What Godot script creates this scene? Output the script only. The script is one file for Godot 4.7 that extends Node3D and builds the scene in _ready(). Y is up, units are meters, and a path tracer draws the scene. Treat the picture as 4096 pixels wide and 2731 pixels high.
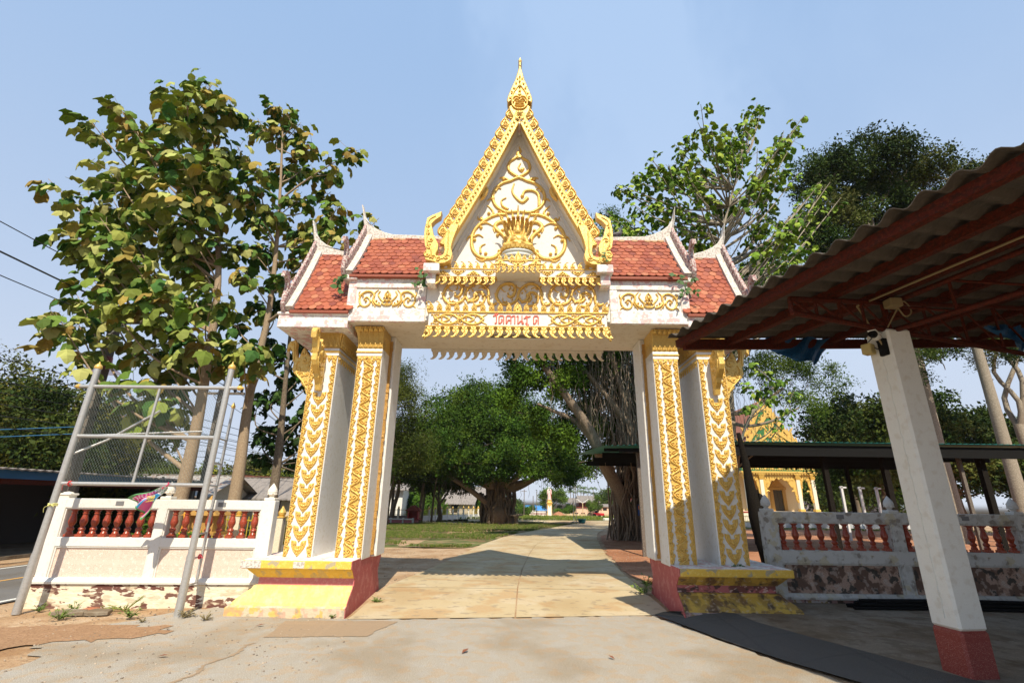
extends Node3D
# A Thai temple gate at a village road: the gate, its walls, a lean-to shed, and the temple grounds behind.

var M := {}
var taken := {}
var rng := RandomNumberGenerator.new()

# ---------------------------------------------------------------- mesh building
class B:
	var v := PackedVector3Array()
	var n := PackedVector3Array()
	var uv := PackedVector2Array()
	var X := Transform3D.IDENTITY
	func at(t: Transform3D) -> B:
		X = t
		return self
	func triN(a: Vector3, b: Vector3, c: Vector3, na: Vector3, nb: Vector3, nc: Vector3) -> void:
		v.append(X * a); v.append(X * c); v.append(X * b)
		n.append((X.basis * na).normalized()); n.append((X.basis * nc).normalized()); n.append((X.basis * nb).normalized())
	func tri(a: Vector3, b: Vector3, c: Vector3) -> void:
		var k := (b - a).cross(c - a)
		if k.length_squared() < 1e-16: return
		k = k.normalized()
		triN(a, b, c, k, k, k)
	func quad(a: Vector3, b: Vector3, c: Vector3, d: Vector3) -> void:
		tri(a, b, c); tri(a, c, d)
	# box from its lowest to its highest corner, long edges chamfered by e
	func box(lo: Vector3, hi: Vector3, e := 0.0) -> void:
		var c := (lo + hi) / 2.0
		var h := (hi - lo) / 2.0
		e = minf(e, minf(h.x, minf(h.y, h.z)) * 0.9)
		if e <= 0.0:
			for ax in 3:
				for s in [-1.0, 1.0]:
					var u := Vector3.ZERO; var w := Vector3.ZERO; var o := Vector3.ZERO
					o[ax] = h[ax] * s; u[(ax + 1) % 3] = h[(ax + 1) % 3]; w[(ax + 2) % 3] = h[(ax + 2) % 3]
					if s > 0.0: quad(c + o - u - w, c + o + u - w, c + o + u + w, c + o - u + w)
					else: quad(c + o - u - w, c + o - u + w, c + o + u + w, c + o + u - w)
			return
		for ax in 3:
			var b1 := (ax + 1) % 3
			var b2 := (ax + 2) % 3
			for s in [-1.0, 1.0]:
				var u := Vector3.ZERO; var w := Vector3.ZERO; var o := Vector3.ZERO
				o[ax] = h[ax] * s; u[b1] = h[b1] - e; w[b2] = h[b2] - e
				if s > 0.0: quad(c + o - u - w, c + o + u - w, c + o + u + w, c + o - u + w)
				else: quad(c + o - u - w, c + o - u + w, c + o + u + w, c + o + u - w)
				for s2 in [-1.0, 1.0]:
					var p := Vector3.ZERO; var q := Vector3.ZERO; var r := Vector3.ZERO
					p[ax] = h[ax] * s; p[b1] = (h[b1] - e) * s2
					q[ax] = (h[ax] - e) * s; q[b1] = h[b1] * s2
					r[b2] = h[b2] - e
					if s * s2 > 0.0: quad(c + p - r, c + q - r, c + q + r, c + p + r)
					else: quad(c + p - r, c + p + r, c + q + r, c + q - r)
		for sx in [-1.0, 1.0]:
			for sy in [-1.0, 1.0]:
				for sz in [-1.0, 1.0]:
					var p := c + Vector3(h.x * sx, (h.y - e) * sy, (h.z - e) * sz)
					var q := c + Vector3((h.x - e) * sx, h.y * sy, (h.z - e) * sz)
					var r := c + Vector3((h.x - e) * sx, (h.y - e) * sy, h.z * sz)
					if sx * sy * sz > 0.0: tri(p, q, r)
					else: tri(p, r, q)
	# straight bar of rectangular section between two points
	func bar(a: Vector3, b: Vector3, w: float, h: float, up := Vector3.UP) -> void:
		var f := (b - a).normalized()
		if absf(f.dot(up)) > 0.98: up = Vector3.RIGHT
		var r := f.cross(up).normalized() * w / 2.0
		var u := r.cross(f).normalized() * h / 2.0
		quad(a + r - u, a + r + u, a - r + u, a - r - u)
		quad(b - r + u, b + r + u, b + r - u, b - r - u)
		quad(b - r - u, b + r - u, a + r - u, a - r - u)
		quad(a + r + u, b + r + u, b - r + u, a - r + u)
		quad(a - r + u, b - r + u, b - r - u, a - r - u)
		quad(b + r - u, b + r + u, a + r + u, a + r - u)
	func tube(p: PackedVector3Array, rad, seg := 6, flat := 1.0) -> void:
		var rings := []
		var nrm := []
		var side := Vector3.ZERO
		for i in p.size():
			var t: Vector3 = (p[mini(i + 1, p.size() - 1)] - p[maxi(i - 1, 0)]).normalized()
			if i == 0:
				side = t.cross(Vector3.UP if absf(t.y) < 0.9 else Vector3.RIGHT).normalized()
			else:
				side = (side - t * side.dot(t)).normalized()
			var o := t.cross(side)
			var r: float = rad if rad is float else rad[i]
			var ring := PackedVector3Array(); var rn := PackedVector3Array()
			for k in seg:
				var a := TAU * k / seg
				var d := side * cos(a) + o * sin(a) * flat
				ring.append(p[i] + d * r); rn.append(d)
			rings.append(ring); nrm.append(rn)
		for i in p.size() - 1:
			for k in seg:
				var j := (k + 1) % seg
				triN(rings[i][k], rings[i][j], rings[i + 1][j], nrm[i][k], nrm[i][j], nrm[i + 1][j])
				triN(rings[i][k], rings[i + 1][j], rings[i + 1][k], nrm[i][k], nrm[i + 1][j], nrm[i + 1][k])
		var e := p.size() - 1
		for k in range(1, seg - 1):
			tri(rings[0][0], rings[0][k + 1], rings[0][k])
			tri(rings[e][0], rings[e][k], rings[e][k + 1])
	# turned shape round the y axis: profile points are (radius, height)
	func lathe(pr: PackedVector2Array, seg := 12, sq := 0.0) -> void:
		for i in pr.size() - 1:
			var d := pr[i + 1] - pr[i]
			if d.length() < 1e-6: continue
			var nn := Vector2(d.y, -d.x).normalized()
			for k in seg:
				var a := TAU * (k + sq) / seg
				var b := TAU * (k + 1 + sq) / seg
				var A := Vector3(cos(a), 0, -sin(a)); var C := Vector3(cos(b), 0, -sin(b))
				var nA := A * nn.x + Vector3.UP * nn.y; var nC := C * nn.x + Vector3.UP * nn.y
				if sq != 0.0:
					nA = (nA + nC).normalized(); nC = nA
				var p0 := A * pr[i].x + Vector3.UP * pr[i].y; var p1 := C * pr[i].x + Vector3.UP * pr[i].y
				var q0 := A * pr[i + 1].x + Vector3.UP * pr[i + 1].y; var q1 := C * pr[i + 1].x + Vector3.UP * pr[i + 1].y
				if pr[i].x > 1e-6: triN(p0, p1, q1, nA, nC, nC)
				if pr[i + 1].x > 1e-6: triN(p0, q1, q0, nA, nC, nA)
	# flat outline in x,y pushed out from z0 to z1; the front edge is rounded over by e
	func prism(poly: PackedVector2Array, z0: float, z1: float, e := 0.0) -> void:
		poly = poly.duplicate()
		if _area(poly) < 0.0: poly.reverse()
		var front := poly
		var zf := z1
		if e > 0.0:
			var ins := PackedVector2Array()
			for i in poly.size():
				var a := poly[(i - 1 + poly.size()) % poly.size()]; var b := poly[i]; var c := poly[(i + 1) % poly.size()]
				var n1 := (b - a).orthogonal().normalized(); var n2 := (c - b).orthogonal().normalized()
				var m := (n1 + n2)
				if m.length() < 0.3: m = n1
				ins.append(b - m.normalized() * e)   # orthogonal() of a counterclockwise outline points outwards
			front = ins
			for i in poly.size():
				var j := (i + 1) % poly.size()
				quad(V3(poly[i], z1 - e), V3(poly[j], z1 - e), V3(front[j], z1), V3(front[i], z1))
			zf = z1 - e
		for i in poly.size():
			var j := (i + 1) % poly.size()
			quad(V3(poly[i], z0), V3(poly[j], z0), V3(poly[j], zf), V3(poly[i], zf))
		var t := Geometry2D.triangulate_polygon(poly)
		for i in range(0, t.size(), 3):
			var a := t[i]; var b := t[i + 1]; var c := t[i + 2]
			if (poly[b] - poly[a]).cross(poly[c] - poly[a]) < 0.0:
				var s := b; b = c; c = s
			tri(V3(front[a], z1), V3(front[b], z1), V3(front[c], z1))
			tri(V3(poly[a], z0), V3(poly[c], z0), V3(poly[b], z0))
	func V3(p: Vector2, z: float) -> Vector3: return Vector3(p.x, p.y, z)
	func _area(p: PackedVector2Array) -> float:
		var s := 0.0
		for i in p.size(): s += p[i].cross(p[(i + 1) % p.size()])
		return s
	# half-round moulding along a curve in x,y, standing h proud of z0
	func relief(p: PackedVector2Array, w, h: float, z0 := 0.0, seg := 4) -> void:
		var rings := []; var nr := []
		var most := 0.0001
		for i in p.size(): most = maxf(most, w if w is float else w[i])
		for i in p.size():
			var t := (p[mini(i + 1, p.size() - 1)] - p[maxi(i - 1, 0)]).normalized()
			var o := Vector2(-t.y, t.x)
			var r: float = w if w is float else w[i]
			var hh: float = h * sqrt(clampf(r / most, 0.1, 1.0))
			var ring := PackedVector3Array(); var rn := PackedVector3Array()
			for k in seg + 1:
				var a := PI * k / seg
				var q := p[i] + o * r * cos(a)
				ring.append(Vector3(q.x, q.y, z0 + hh * sin(a)))
				rn.append(Vector3(o.x * cos(a) / maxf(r, 0.002), o.y * cos(a) / maxf(r, 0.002), sin(a) / maxf(hh, 0.002)).normalized())
			rings.append(ring); nr.append(rn)
		for i in p.size() - 1:
			for k in seg:
				triN(rings[i][k], rings[i][k + 1], rings[i + 1][k + 1], nr[i][k], nr[i][k + 1], nr[i + 1][k + 1])
				triN(rings[i][k], rings[i + 1][k + 1], rings[i + 1][k], nr[i][k], nr[i + 1][k + 1], nr[i + 1][k])
	# a rounded boss
	func boss(c: Vector2, rx: float, ry: float, h: float, z0 := 0.0, seg := 8) -> void:
		for j in 2:
			var a0 := PI / 2.0 * j / 2.0; var a1 := PI / 2.0 * (j + 1) / 2.0
			for k in seg:
				var q := []
				var qn := []
				for ab in [[a0, k], [a0, k + 1], [a1, k + 1], [a1, k]]:
					var th: float = TAU * ab[1] / seg
					q.append(Vector3(c.x + rx * cos(ab[0]) * cos(th), c.y + ry * cos(ab[0]) * sin(th), z0 + h * sin(ab[0])))
					qn.append(Vector3(cos(ab[0]) * cos(th) / rx, cos(ab[0]) * sin(th) / ry, sin(ab[0]) / h).normalized())
				triN(q[0], q[1], q[2], qn[0], qn[1], qn[2])
				if j == 0: triN(q[0], q[2], q[3], qn[0], qn[2], qn[3])
	func mesh() -> ArrayMesh:
		var a := []
		a.resize(Mesh.ARRAY_MAX)
		a[Mesh.ARRAY_VERTEX] = v; a[Mesh.ARRAY_NORMAL] = n
		if uv.size() == v.size(): a[Mesh.ARRAY_TEX_UV] = uv
		var m := ArrayMesh.new()
		m.add_surface_from_arrays(Mesh.PRIMITIVE_TRIANGLES, a)
		return m

func obj(called: String, what, mat: Material, parent: Node = null) -> MeshInstance3D:
	var o := MeshInstance3D.new()
	o.mesh = what.mesh() if what is B else what
	o.material_override = mat
	o.name = called
	(parent if parent else self).add_child(o, true)
	return o

func piece(called: String, m: Mesh, mat: Material, parent: Node, t: Transform3D) -> MeshInstance3D:
	var o := obj(called, m, mat, parent)
	o.transform = t
	return o

func tag(o: Node, label: String, category: String, group := "") -> Node:
	o.set_meta("label", label); o.set_meta("category", category)
	if group: o.set_meta("group", group)
	return o

func thing(called: String, label: String, category: String, where := Vector3.ZERO, turn := 0.0, group := "") -> Node3D:
	var o := Node3D.new()
	o.name = called
	add_child(o, true)
	o.position = where
	o.rotation.y = turn
	tag(o, label, category, group)
	return o

func struct(called: String, what, mat: Material) -> MeshInstance3D:
	var o := obj(called, what, mat)
	o.set_meta("kind", "structure")
	return o

func cells(called: String, m: Mesh, mat: Material, list: Array, cols: Array, parent: Node = null) -> MultiMeshInstance3D:
	var mm := MultiMesh.new()
	mm.transform_format = MultiMesh.TRANSFORM_3D
	mm.use_colors = cols.size() > 0
	mm.mesh = m
	mm.instance_count = list.size()
	for i in list.size():
		mm.set_instance_transform(i, list[i])
		if cols.size(): mm.set_instance_color(i, cols[i])
	var o := MultiMeshInstance3D.new()
	o.multimesh = mm
	o.material_override = mat
	o.name = called
	(parent if parent else self).add_child(o, true)
	o.set_meta("kind", "stuff")
	return o

# ---------------------------------------------------------------- materials
func noise(s: int, freq: float, oct := 4, size := 512, kind := FastNoiseLite.TYPE_SIMPLEX_SMOOTH) -> PackedByteArray:
	var f := FastNoiseLite.new()
	f.seed = s; f.noise_type = kind; f.frequency = freq; f.fractal_octaves = oct
	f.fractal_type = FastNoiseLite.FRACTAL_FBM if oct > 1 else FastNoiseLite.FRACTAL_NONE
	var im := f.get_seamless_image(size, size)
	im.convert(Image.FORMAT_L8)
	return im.get_data()

# base colour with layers laid over it: [noise bytes, from, to, colour, strength]
func blend(base: Color, layers: Array, size := 512) -> ImageTexture:
	var out := PackedByteArray()
	out.resize(size * size * 3)
	var r := PackedFloat32Array(); var g := PackedFloat32Array(); var b := PackedFloat32Array()
	r.resize(size * size); g.resize(size * size); b.resize(size * size)
	r.fill(base.r); g.fill(base.g); b.fill(base.b)
	for L in layers:
		var d: PackedByteArray = L[0]
		var lut := PackedFloat32Array()
		for i in 256: lut.append(smoothstep(L[1], L[2], i / 255.0) * L[4])
		var cr: float = L[3].r; var cg: float = L[3].g; var cb: float = L[3].b
		for i in size * size:
			var k := lut[d[i]]
			if k > 0.003:
				r[i] += (cr - r[i]) * k; g[i] += (cg - g[i]) * k; b[i] += (cb - b[i]) * k
	for i in size * size:
		out[i * 3] = int(clampf(r[i], 0, 1) * 255.0); out[i * 3 + 1] = int(clampf(g[i], 0, 1) * 255.0); out[i * 3 + 2] = int(clampf(b[i], 0, 1) * 255.0)
	return ImageTexture.create_from_image(Image.create_from_data(size, size, false, Image.FORMAT_RGB8, out))

func grey(d: PackedByteArray, size := 512) -> ImageTexture:
	return ImageTexture.create_from_image(Image.create_from_data(size, size, false, Image.FORMAT_L8, d))

func mat(c: Color, rough := 0.8, metal := 0.0) -> StandardMaterial3D:
	var m := StandardMaterial3D.new()
	m.albedo_color = c; m.roughness = rough; m.metallic = metal
	return m

func tmat(tex: Texture2D, metres: float, rough := 0.85, bump: Texture2D = null, cm := 0.0, stretch := Vector3.ONE) -> StandardMaterial3D:
	var m := mat(Color.WHITE, rough)
	m.albedo_texture = tex
	m.uv1_triplanar = true; m.uv1_world_triplanar = true
	m.uv1_scale = stretch / metres
	if bump:
		m.heightmap_enabled = true; m.heightmap_texture = bump; m.heightmap_scale = cm
	return m

func lin(r: float, g: float, b: float) -> Color: return Color(r, g, b).linear_to_srgb()

func make_materials() -> void:
	var n1 := noise(1, 0.008, 5); var n2 := noise(2, 0.02, 5); var n3 := noise(3, 0.06, 4); var n4 := noise(4, 0.2, 2)
	var n5 := noise(5, 0.012, 6); var n6 := noise(6, 0.035, 5); var n7 := noise(7, 0.5, 1); var n8 := noise(8, 0.018, 5)
	var g3 := grey(n3); var g4 := grey(n4); var g6 := grey(n6)
	M.g4 = g4; M.g3 = g3; M.n = [n1, n2, n3, n4, n5, n6, n7, n8]
	# plaster and paint
	M.white = tmat(blend(lin(.70, .685, .635), [[n6, .62, .8, lin(.62, .58, .5), .5], [n4, .62, .8, lin(.66, .64, .58), .35]]), 1.6, .7, g4, .25)
	M.column = tmat(blend(lin(.75, .745, .71), [[n2, .6, .85, lin(.66, .62, .53), .5], [n6, .66, .78, lin(.58, .52, .42), .4], [n4, .66, .8, lin(.7, .68, .64), .3]]), 1.9, .6, g4, .2)
	M.worn = tmat(blend(lin(.78, .76, .72), [[n5, .5, .62, lin(.68, .36, .36), .75], [n6, .58, .66, lin(.80, .78, .74), .9], [n3, .6, .75, lin(.56, .50, .44), .5], [n8, .62, .72, lin(.45, .42, .36), .5]]), 1.7, .8, g3, .3)
	M.soffit = tmat(blend(lin(.66, .60, .50), [[n1, .5, .8, lin(.6, .52, .40), .6], [n6, .7, .8, lin(.45, .36, .26), .5]]), 2.3, .85, g4, .15)
	M.ridge = tmat(blend(lin(.62, .60, .55), [[n6, .5, .7, lin(.36, .33, .28), .8], [n3, .62, .75, lin(.42, .2, .18), .5]]), 1.1, .9, g3, .3)
	M.leafplate = tmat(blend(lin(.5, .46, .42), [[n6, .42, .6, lin(.25, .08, .08), .9], [n3, .6, .7, lin(.6, .58, .54), .7]]), .8, .9, g3, .3)
	M.yellow = tmat(blend(lin(.72, .46, .055), [[n6, .55, .7, lin(.78, .56, .12), .7], [n5, .62, .7, lin(.36, .32, .25), .85], [n4, .68, .8, lin(.6, .55, .42), .7]]), 1.3, .65, g4, .2)
	M.paleyellow = tmat(blend(lin(.74, .52, .15), [[n5, .54, .7, lin(.76, .62, .30), .7], [n2, .58, .7, lin(.66, .44, .12), .6], [n6, .66, .72, lin(.5, .4, .22), .8], [n4, .68, .8, lin(.7, .6, .4), .7]]), 1.3, .65, g4, .2)
	M.wornyellow = tmat(blend(lin(.56, .47, .33), [[n5, .52, .58, lin(.66, .41, .10), .85], [n8, .60, .68, lin(.58, .27, .2), .5], [n2, .60, .78, lin(.34, .3, .22), .7]]), 1.8, .85, g3, .5)
	M.mauve = tmat(blend(lin(.55, .17, .19), [[n6, .55, .75, lin(.60, .28, .28), .7], [n4, .66, .8, lin(.62, .48, .44), .5]]), 1.2, .7, g4, .2)
	M.crimson = tmat(blend(lin(.40, .075, .075), [[n5, .5, .75, lin(.5, .18, .17), .7], [n3, .66, .8, lin(.55, .3, .28), .5]], 512), 1.1, .6, g4, .2)
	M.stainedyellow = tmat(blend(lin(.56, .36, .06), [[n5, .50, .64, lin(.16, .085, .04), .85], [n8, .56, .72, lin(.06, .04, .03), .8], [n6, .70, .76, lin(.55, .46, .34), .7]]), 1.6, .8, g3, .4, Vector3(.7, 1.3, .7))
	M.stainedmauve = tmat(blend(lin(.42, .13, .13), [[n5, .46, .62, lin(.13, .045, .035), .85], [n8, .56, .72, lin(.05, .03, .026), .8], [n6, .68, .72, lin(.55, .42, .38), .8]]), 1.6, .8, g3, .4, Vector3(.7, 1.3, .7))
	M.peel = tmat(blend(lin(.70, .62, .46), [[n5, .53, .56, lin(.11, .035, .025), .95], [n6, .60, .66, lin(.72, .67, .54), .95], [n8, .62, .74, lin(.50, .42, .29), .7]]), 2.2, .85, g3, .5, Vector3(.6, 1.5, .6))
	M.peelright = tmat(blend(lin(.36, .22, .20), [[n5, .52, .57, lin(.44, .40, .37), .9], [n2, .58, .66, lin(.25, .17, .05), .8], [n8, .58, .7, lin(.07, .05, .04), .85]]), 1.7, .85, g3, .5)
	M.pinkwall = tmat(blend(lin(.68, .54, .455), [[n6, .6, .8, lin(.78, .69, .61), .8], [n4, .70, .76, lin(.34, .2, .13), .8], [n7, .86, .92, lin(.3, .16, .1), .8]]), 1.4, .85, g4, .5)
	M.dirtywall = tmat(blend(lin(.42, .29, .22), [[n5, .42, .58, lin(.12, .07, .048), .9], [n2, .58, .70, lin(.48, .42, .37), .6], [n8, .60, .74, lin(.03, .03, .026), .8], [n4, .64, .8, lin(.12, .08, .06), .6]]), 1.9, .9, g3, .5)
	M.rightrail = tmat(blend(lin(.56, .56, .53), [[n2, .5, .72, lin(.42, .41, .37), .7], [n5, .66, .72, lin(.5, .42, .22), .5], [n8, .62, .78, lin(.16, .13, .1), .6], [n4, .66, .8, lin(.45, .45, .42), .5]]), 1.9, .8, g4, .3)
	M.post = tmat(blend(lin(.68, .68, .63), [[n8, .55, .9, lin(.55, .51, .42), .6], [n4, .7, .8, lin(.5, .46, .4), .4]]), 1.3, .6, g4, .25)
	M.oxide = tmat(blend(lin(.21, .028, .02), [[n3, .62, .75, lin(.33, .1, .07), .6], [n4, .7, .76, lin(.5, .42, .36), .7]]), 1.0, .5, g4, .2)
	# gold paint over cast relief
	M.gold = tmat(blend(lin(.74, .49, .12), [[n3, .54, .72, lin(.56, .32, .05), .75], [n6, .60, .76, lin(.80, .62, .26), .6], [n4, .66, .76, lin(.40, .23, .06), .6]]), .9, .36, g4, .25)
	M.gold.metallic = .25
	M.oldgold = tmat(blend(lin(.46, .25, .05), [[n3, .5, .66, lin(.26, .12, .03), .85], [n4, .62, .72, lin(.6, .42, .16), .7]]), .6, .5, g3, .6)
	M.oldgold.metallic = .25
	M.tile = []
	for c in [[.32, .075, .030], [.36, .092, .038], [.26, .052, .022], [.20, .040, .020], [.40, .14, .065], [.30, .074, .034]]:
		var k := Vector3(c[0], c[1], c[2])
		M.tile.append(tmat(blend(lin(k.x, k.y, k.z), [[n6, .5, .75, lin(k.x * .72, k.y * .66, k.z * .66), .8], [n4, .66, .78, lin(.55, .3, .18), .55]], 512), .7, .6, g4, .15))
	M.roofbed = mat(lin(.20, .05, .03), .9)
	M.lichen = tmat(blend(lin(.44, .24, .12), [[n3, .5, .7, lin(.25, .2, .13), .9]]), .5, .9, g3, .3)
	M.glaze = tmat(blend(lin(.27, .036, .014), [[n3, .62, .72, lin(.52, .17, .08), .7], [n4, .70, .78, lin(.6, .3, .2), .6]]), .5, .28, g4, .1)
	M.red = mat(lin(.72, .12, .07), .5)
	M.bud = tmat(blend(lin(.78, .72, .62), [[n3, .6, .75, lin(.6, .52, .4), .5]]), .5, .75)
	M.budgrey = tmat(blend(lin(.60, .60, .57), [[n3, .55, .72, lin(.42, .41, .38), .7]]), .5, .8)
	# ground
	M.asphalt = tmat(blend(lin(.345, .305, .25), [[n5, .50, .68, lin(.40, .28, .165), .7], [n1, .52, .72, lin(.36, .34, .31), .7], [n4, .53, .64, lin(.52, .48, .41), .8], [n7, .56, .66, lin(.2, .17, .135), .7]]), 1.5, .92, g4, .5)
	# broad stains that the fine textures are multiplied with
	var broad := blend(Color(1, 1, 1), [[n1, .40, .80, Color(.88, .82, .74), .8], [n8, .52, .82, Color(.80, .71, .60), .6], [n5, .60, .85, Color(.84, .79, .72), .5]])
	M.concrete = tmat(blend(lin(.46, .365, .215), [[n5, .5, .72, lin(.40, .245, .11), .6], [n1, .52, .72, lin(.50, .42, .29), .7], [n4, .6, .7, lin(.42, .34, .22), .5], [n6, .7, .76, lin(.24, .19, .13), .5]]), 4.1, .9, g4, .35, Vector3(.7, 1, 1))
	M.tar = tmat(blend(lin(.062, .058, .052), [[n4, .58, .7, lin(.16, .15, .14), .8], [n7, .7, .78, lin(.3, .28, .25), .7]]), .8, .9, g4, .8)
	M.tan = tmat(blend(lin(.34, .24, .15), [[n4, .56, .68, lin(.44, .34, .23), .7], [n7, .66, .76, lin(.16, .11, .07), .6]]), 1.0, .95, g4, .7)
	M.slab = tmat(blend(lin(.24, .20, .145), [[n5, .5, .7, lin(.17, .135, .09), .8], [n6, .56, .78, lin(.30, .26, .20), .6], [n4, .62, .76, lin(.13, .1, .08), .6]]), 2.2, .85, g4, .35)
	M.dirt = tmat(blend(lin(.43, .29, .165), [[n5, .5, .7, lin(.48, .36, .23), .8], [n3, .56, .72, lin(.32, .195, .105), .7], [n4, .6, .72, lin(.5, .4, .3), .6], [n7, .66, .78, lin(.17, .1, .06), .5]]), 2.2, .98, g3, 1.2)
	M.darkdirt = tmat(blend(lin(.31, .18, .09), [[n5, .5, .7, lin(.36, .21, .11), .8], [n3, .6, .75, lin(.2, .1, .05), .7], [n7, .66, .78, lin(.12, .07, .04), .5]]), 1.4, .95, g3, .6)
	M.laterite = tmat(blend(lin(.36, .155, .075), [[n5, .5, .7, lin(.42, .21, .11), .8], [n3, .58, .72, lin(.24, .1, .05), .7], [n4, .62, .74, lin(.5, .33, .22), .6]]), 3.0, .98, g3, 1.0)
	M.lawn = tmat(blend(lin(.085, .115, .02), [[n5, .44, .58, lin(.26, .165, .09), .9], [n3, .54, .7, lin(.11, .15, .025), .7], [n4, .6, .74, lin(.2, .16, .07), .6]]), 7.0, .98, g3, 1.0)
	M.road = tmat(blend(lin(.125, .118, .11), [[n4, .56, .68, lin(.2, .19, .18), .8], [n5, .55, .75, lin(.16, .145, .13), .6]]), 1.3, .9, g4, .3)
	M.line = tmat(blend(lin(.7, .68, .62), [[n3, .6, .7, lin(.35, .32, .28), .6]]), 1.0, .8)
	M.yline = tmat(blend(lin(.62, .33, .08), [[n3, .6, .7, lin(.3, .2, .1), .6]]), 1.0, .8)
	# metal, cloth and sheet
	M.steel = tmat(blend(lin(.50, .50, .49), [[n6, .55, .75, lin(.42, .41, .39), .7], [n4, .66, .78, lin(.34, .3, .26), .5]]), .8, .42, g4, .05)
	M.steel.metallic = .55
	M.rustred = tmat(blend(lin(.08, .015, .009), [[n6, .5, .62, lin(.035, .014, .01), .85], [n3, .6, .72, lin(.15, .04, .016), .6]]), .9, .7, g4, .2)
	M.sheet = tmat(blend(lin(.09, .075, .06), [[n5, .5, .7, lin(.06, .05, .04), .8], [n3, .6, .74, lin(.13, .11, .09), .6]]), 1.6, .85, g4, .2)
	M.tin = tmat(blend(lin(.36, .34, .31), [[n6, .5, .68, lin(.26, .23, .2), .7], [n5, .6, .7, lin(.22, .1, .055), .8]]), 2.5, .6, g4, .1)
	M.rust = tmat(blend(lin(.17, .055, .03), [[n5, .5, .7, lin(.24, .1, .06), .8], [n3, .6, .74, lin(.1, .03, .02), .6]]), 2.0, .8)
	M.tarp = tmat(blend(lin(.012, .10, .24), [[n6, .5, .7, lin(.01, .06, .15), .7]]), .8, .55, g6, 2.0)
	M.tarp.backlight_enabled = true; M.tarp.backlight = lin(.02, .16, .30)
	M.black = mat(lin(.012, .012, .012), .6)
	M.char = tmat(blend(lin(.014, .012, .01), [[n6, .55, .7, lin(.03, .025, .02), .7]]), .6, .9, g3, 1.0)
	M.wire = mat(lin(.02, .02, .022), .6)
	M.bluewire = mat(lin(.02, .12, .25), .6)
	M.mesh = mat(lin(.22, .27, .25), .5, .3)
	M.pole = tmat(blend(lin(.13, .105, .085), [[n6, .5, .7, lin(.22, .19, .16), .8], [n3, .6, .72, lin(.06, .05, .04), .7]]), .9, .9, g3, .3)
	# plants
	M.teakbark = tmat(blend(lin(.33, .24, .15), [[n3, .5, .7, lin(.21, .15, .095), .85], [n6, .58, .72, lin(.46, .38, .28), .6]]), .5, .95, g3, 1.2, Vector3(1, .35, 1))
	M.bark = tmat(blend(lin(.16, .12, .08), [[n3, .5, .7, lin(.08, .06, .04), .85], [n6, .56, .7, lin(.27, .22, .16), .7]]), .6, .95, g3, 1.5, Vector3(1, .3, 1))
	M.greybark = tmat(blend(lin(.30, .26, .20), [[n3, .5, .7, lin(.16, .13, .1), .85], [n6, .56, .7, lin(.42, .38, .31), .7]]), .7, .95, g3, 1.2, Vector3(1, .4, 1))
	M.rootbark = tmat(blend(lin(.25, .185, .13), [[n3, .48, .66, lin(.11, .07, .048), .85], [n6, .56, .7, lin(.36, .30, .235), .7]]), .5, .95, g3, 1.2, Vector3(1, .15, 1))
	for k in [["leaf", .05, .08, .01], ["bigleaf", .14, .17, .02]]:
		var m := mat(Color.WHITE, .7)
		m.vertex_color_use_as_albedo = true
		m.backlight_enabled = true; m.backlight = lin(k[1], k[2], k[3])
		m.cull_mode = BaseMaterial3D.CULL_DISABLED
		M[k[0]] = m
	var mild := blend(Color(1, 1, 1), [[n1, .42, .85, Color(.90, .86, .80), .8], [n5, .62, .9, Color(.90, .86, .80), .5]])
	for k in [["asphalt", 9.0], ["concrete", 13.0], ["dirt", 7.0], ["slab", 6.0], ["lawn", 23.0], ["laterite", 11.0], ["road", 8.0]]:
		M[k[0]].detail_enabled = true; M[k[0]].detail_albedo = mild if k[0] in ["asphalt", "concrete", "road"] else broad; M[k[0]].detail_blend_mode = BaseMaterial3D.BLEND_MODE_MUL
		M[k[0]].detail_uv_layer = BaseMaterial3D.DETAIL_UV_2; M[k[0]].uv2_triplanar = true; M[k[0]].uv2_world_triplanar = true
		M[k[0]].uv2_scale = Vector3.ONE / k[1]
	for k in ["black", "char"]: M[k].roughness = 1.0
	for k in ["leaf", "bigleaf", "char", "black", "sheet", "rustred"]: M[k].metallic_specular = .22
	M.grass = mat(Color.WHITE, .8)
	M.grass.vertex_color_use_as_albedo = true
	M.grass.cull_mode = BaseMaterial3D.CULL_DISABLED

func xf(o: Vector3, turn := 0.0, s := 1.0) -> Transform3D:
	return Transform3D(Basis(Vector3.UP, turn).scaled(Vector3.ONE * s), o)

func spiral(c: Vector2, r0: float, r1: float, a0: float, turns: float, steps := 14) -> PackedVector2Array:
	var p := PackedVector2Array()
	for i in steps + 1:
		var t := float(i) / steps
		var a := a0 + TAU * turns * t
		var r := lerpf(r0, r1, t)
		p.append(c + Vector2(cos(a), sin(a)) * r)
	return p

func curve2(pts: Array, steps := 5) -> PackedVector2Array:   # smooth line through points
	var p := PackedVector2Array()
	for i in pts.size() - 1:
		var a: Vector2 = pts[maxi(i - 1, 0)]; var b: Vector2 = pts[i]; var c: Vector2 = pts[i + 1]; var d: Vector2 = pts[mini(i + 2, pts.size() - 1)]
		for k in steps: p.append(b.cubic_interpolate(c, a, d, float(k) / steps))
	p.append(pts[pts.size() - 1])
	return p

func curve3(pts: Array, steps := 4) -> PackedVector3Array:
	var p := PackedVector3Array()
	for i in pts.size() - 1:
		var a: Vector3 = pts[maxi(i - 1, 0)]; var b: Vector3 = pts[i]; var c: Vector3 = pts[i + 1]; var d: Vector3 = pts[mini(i + 2, pts.size() - 1)]
		for k in steps: p.append(b.cubic_interpolate(c, a, d, float(k) / steps))
	p.append(pts[pts.size() - 1])
	return p

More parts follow.
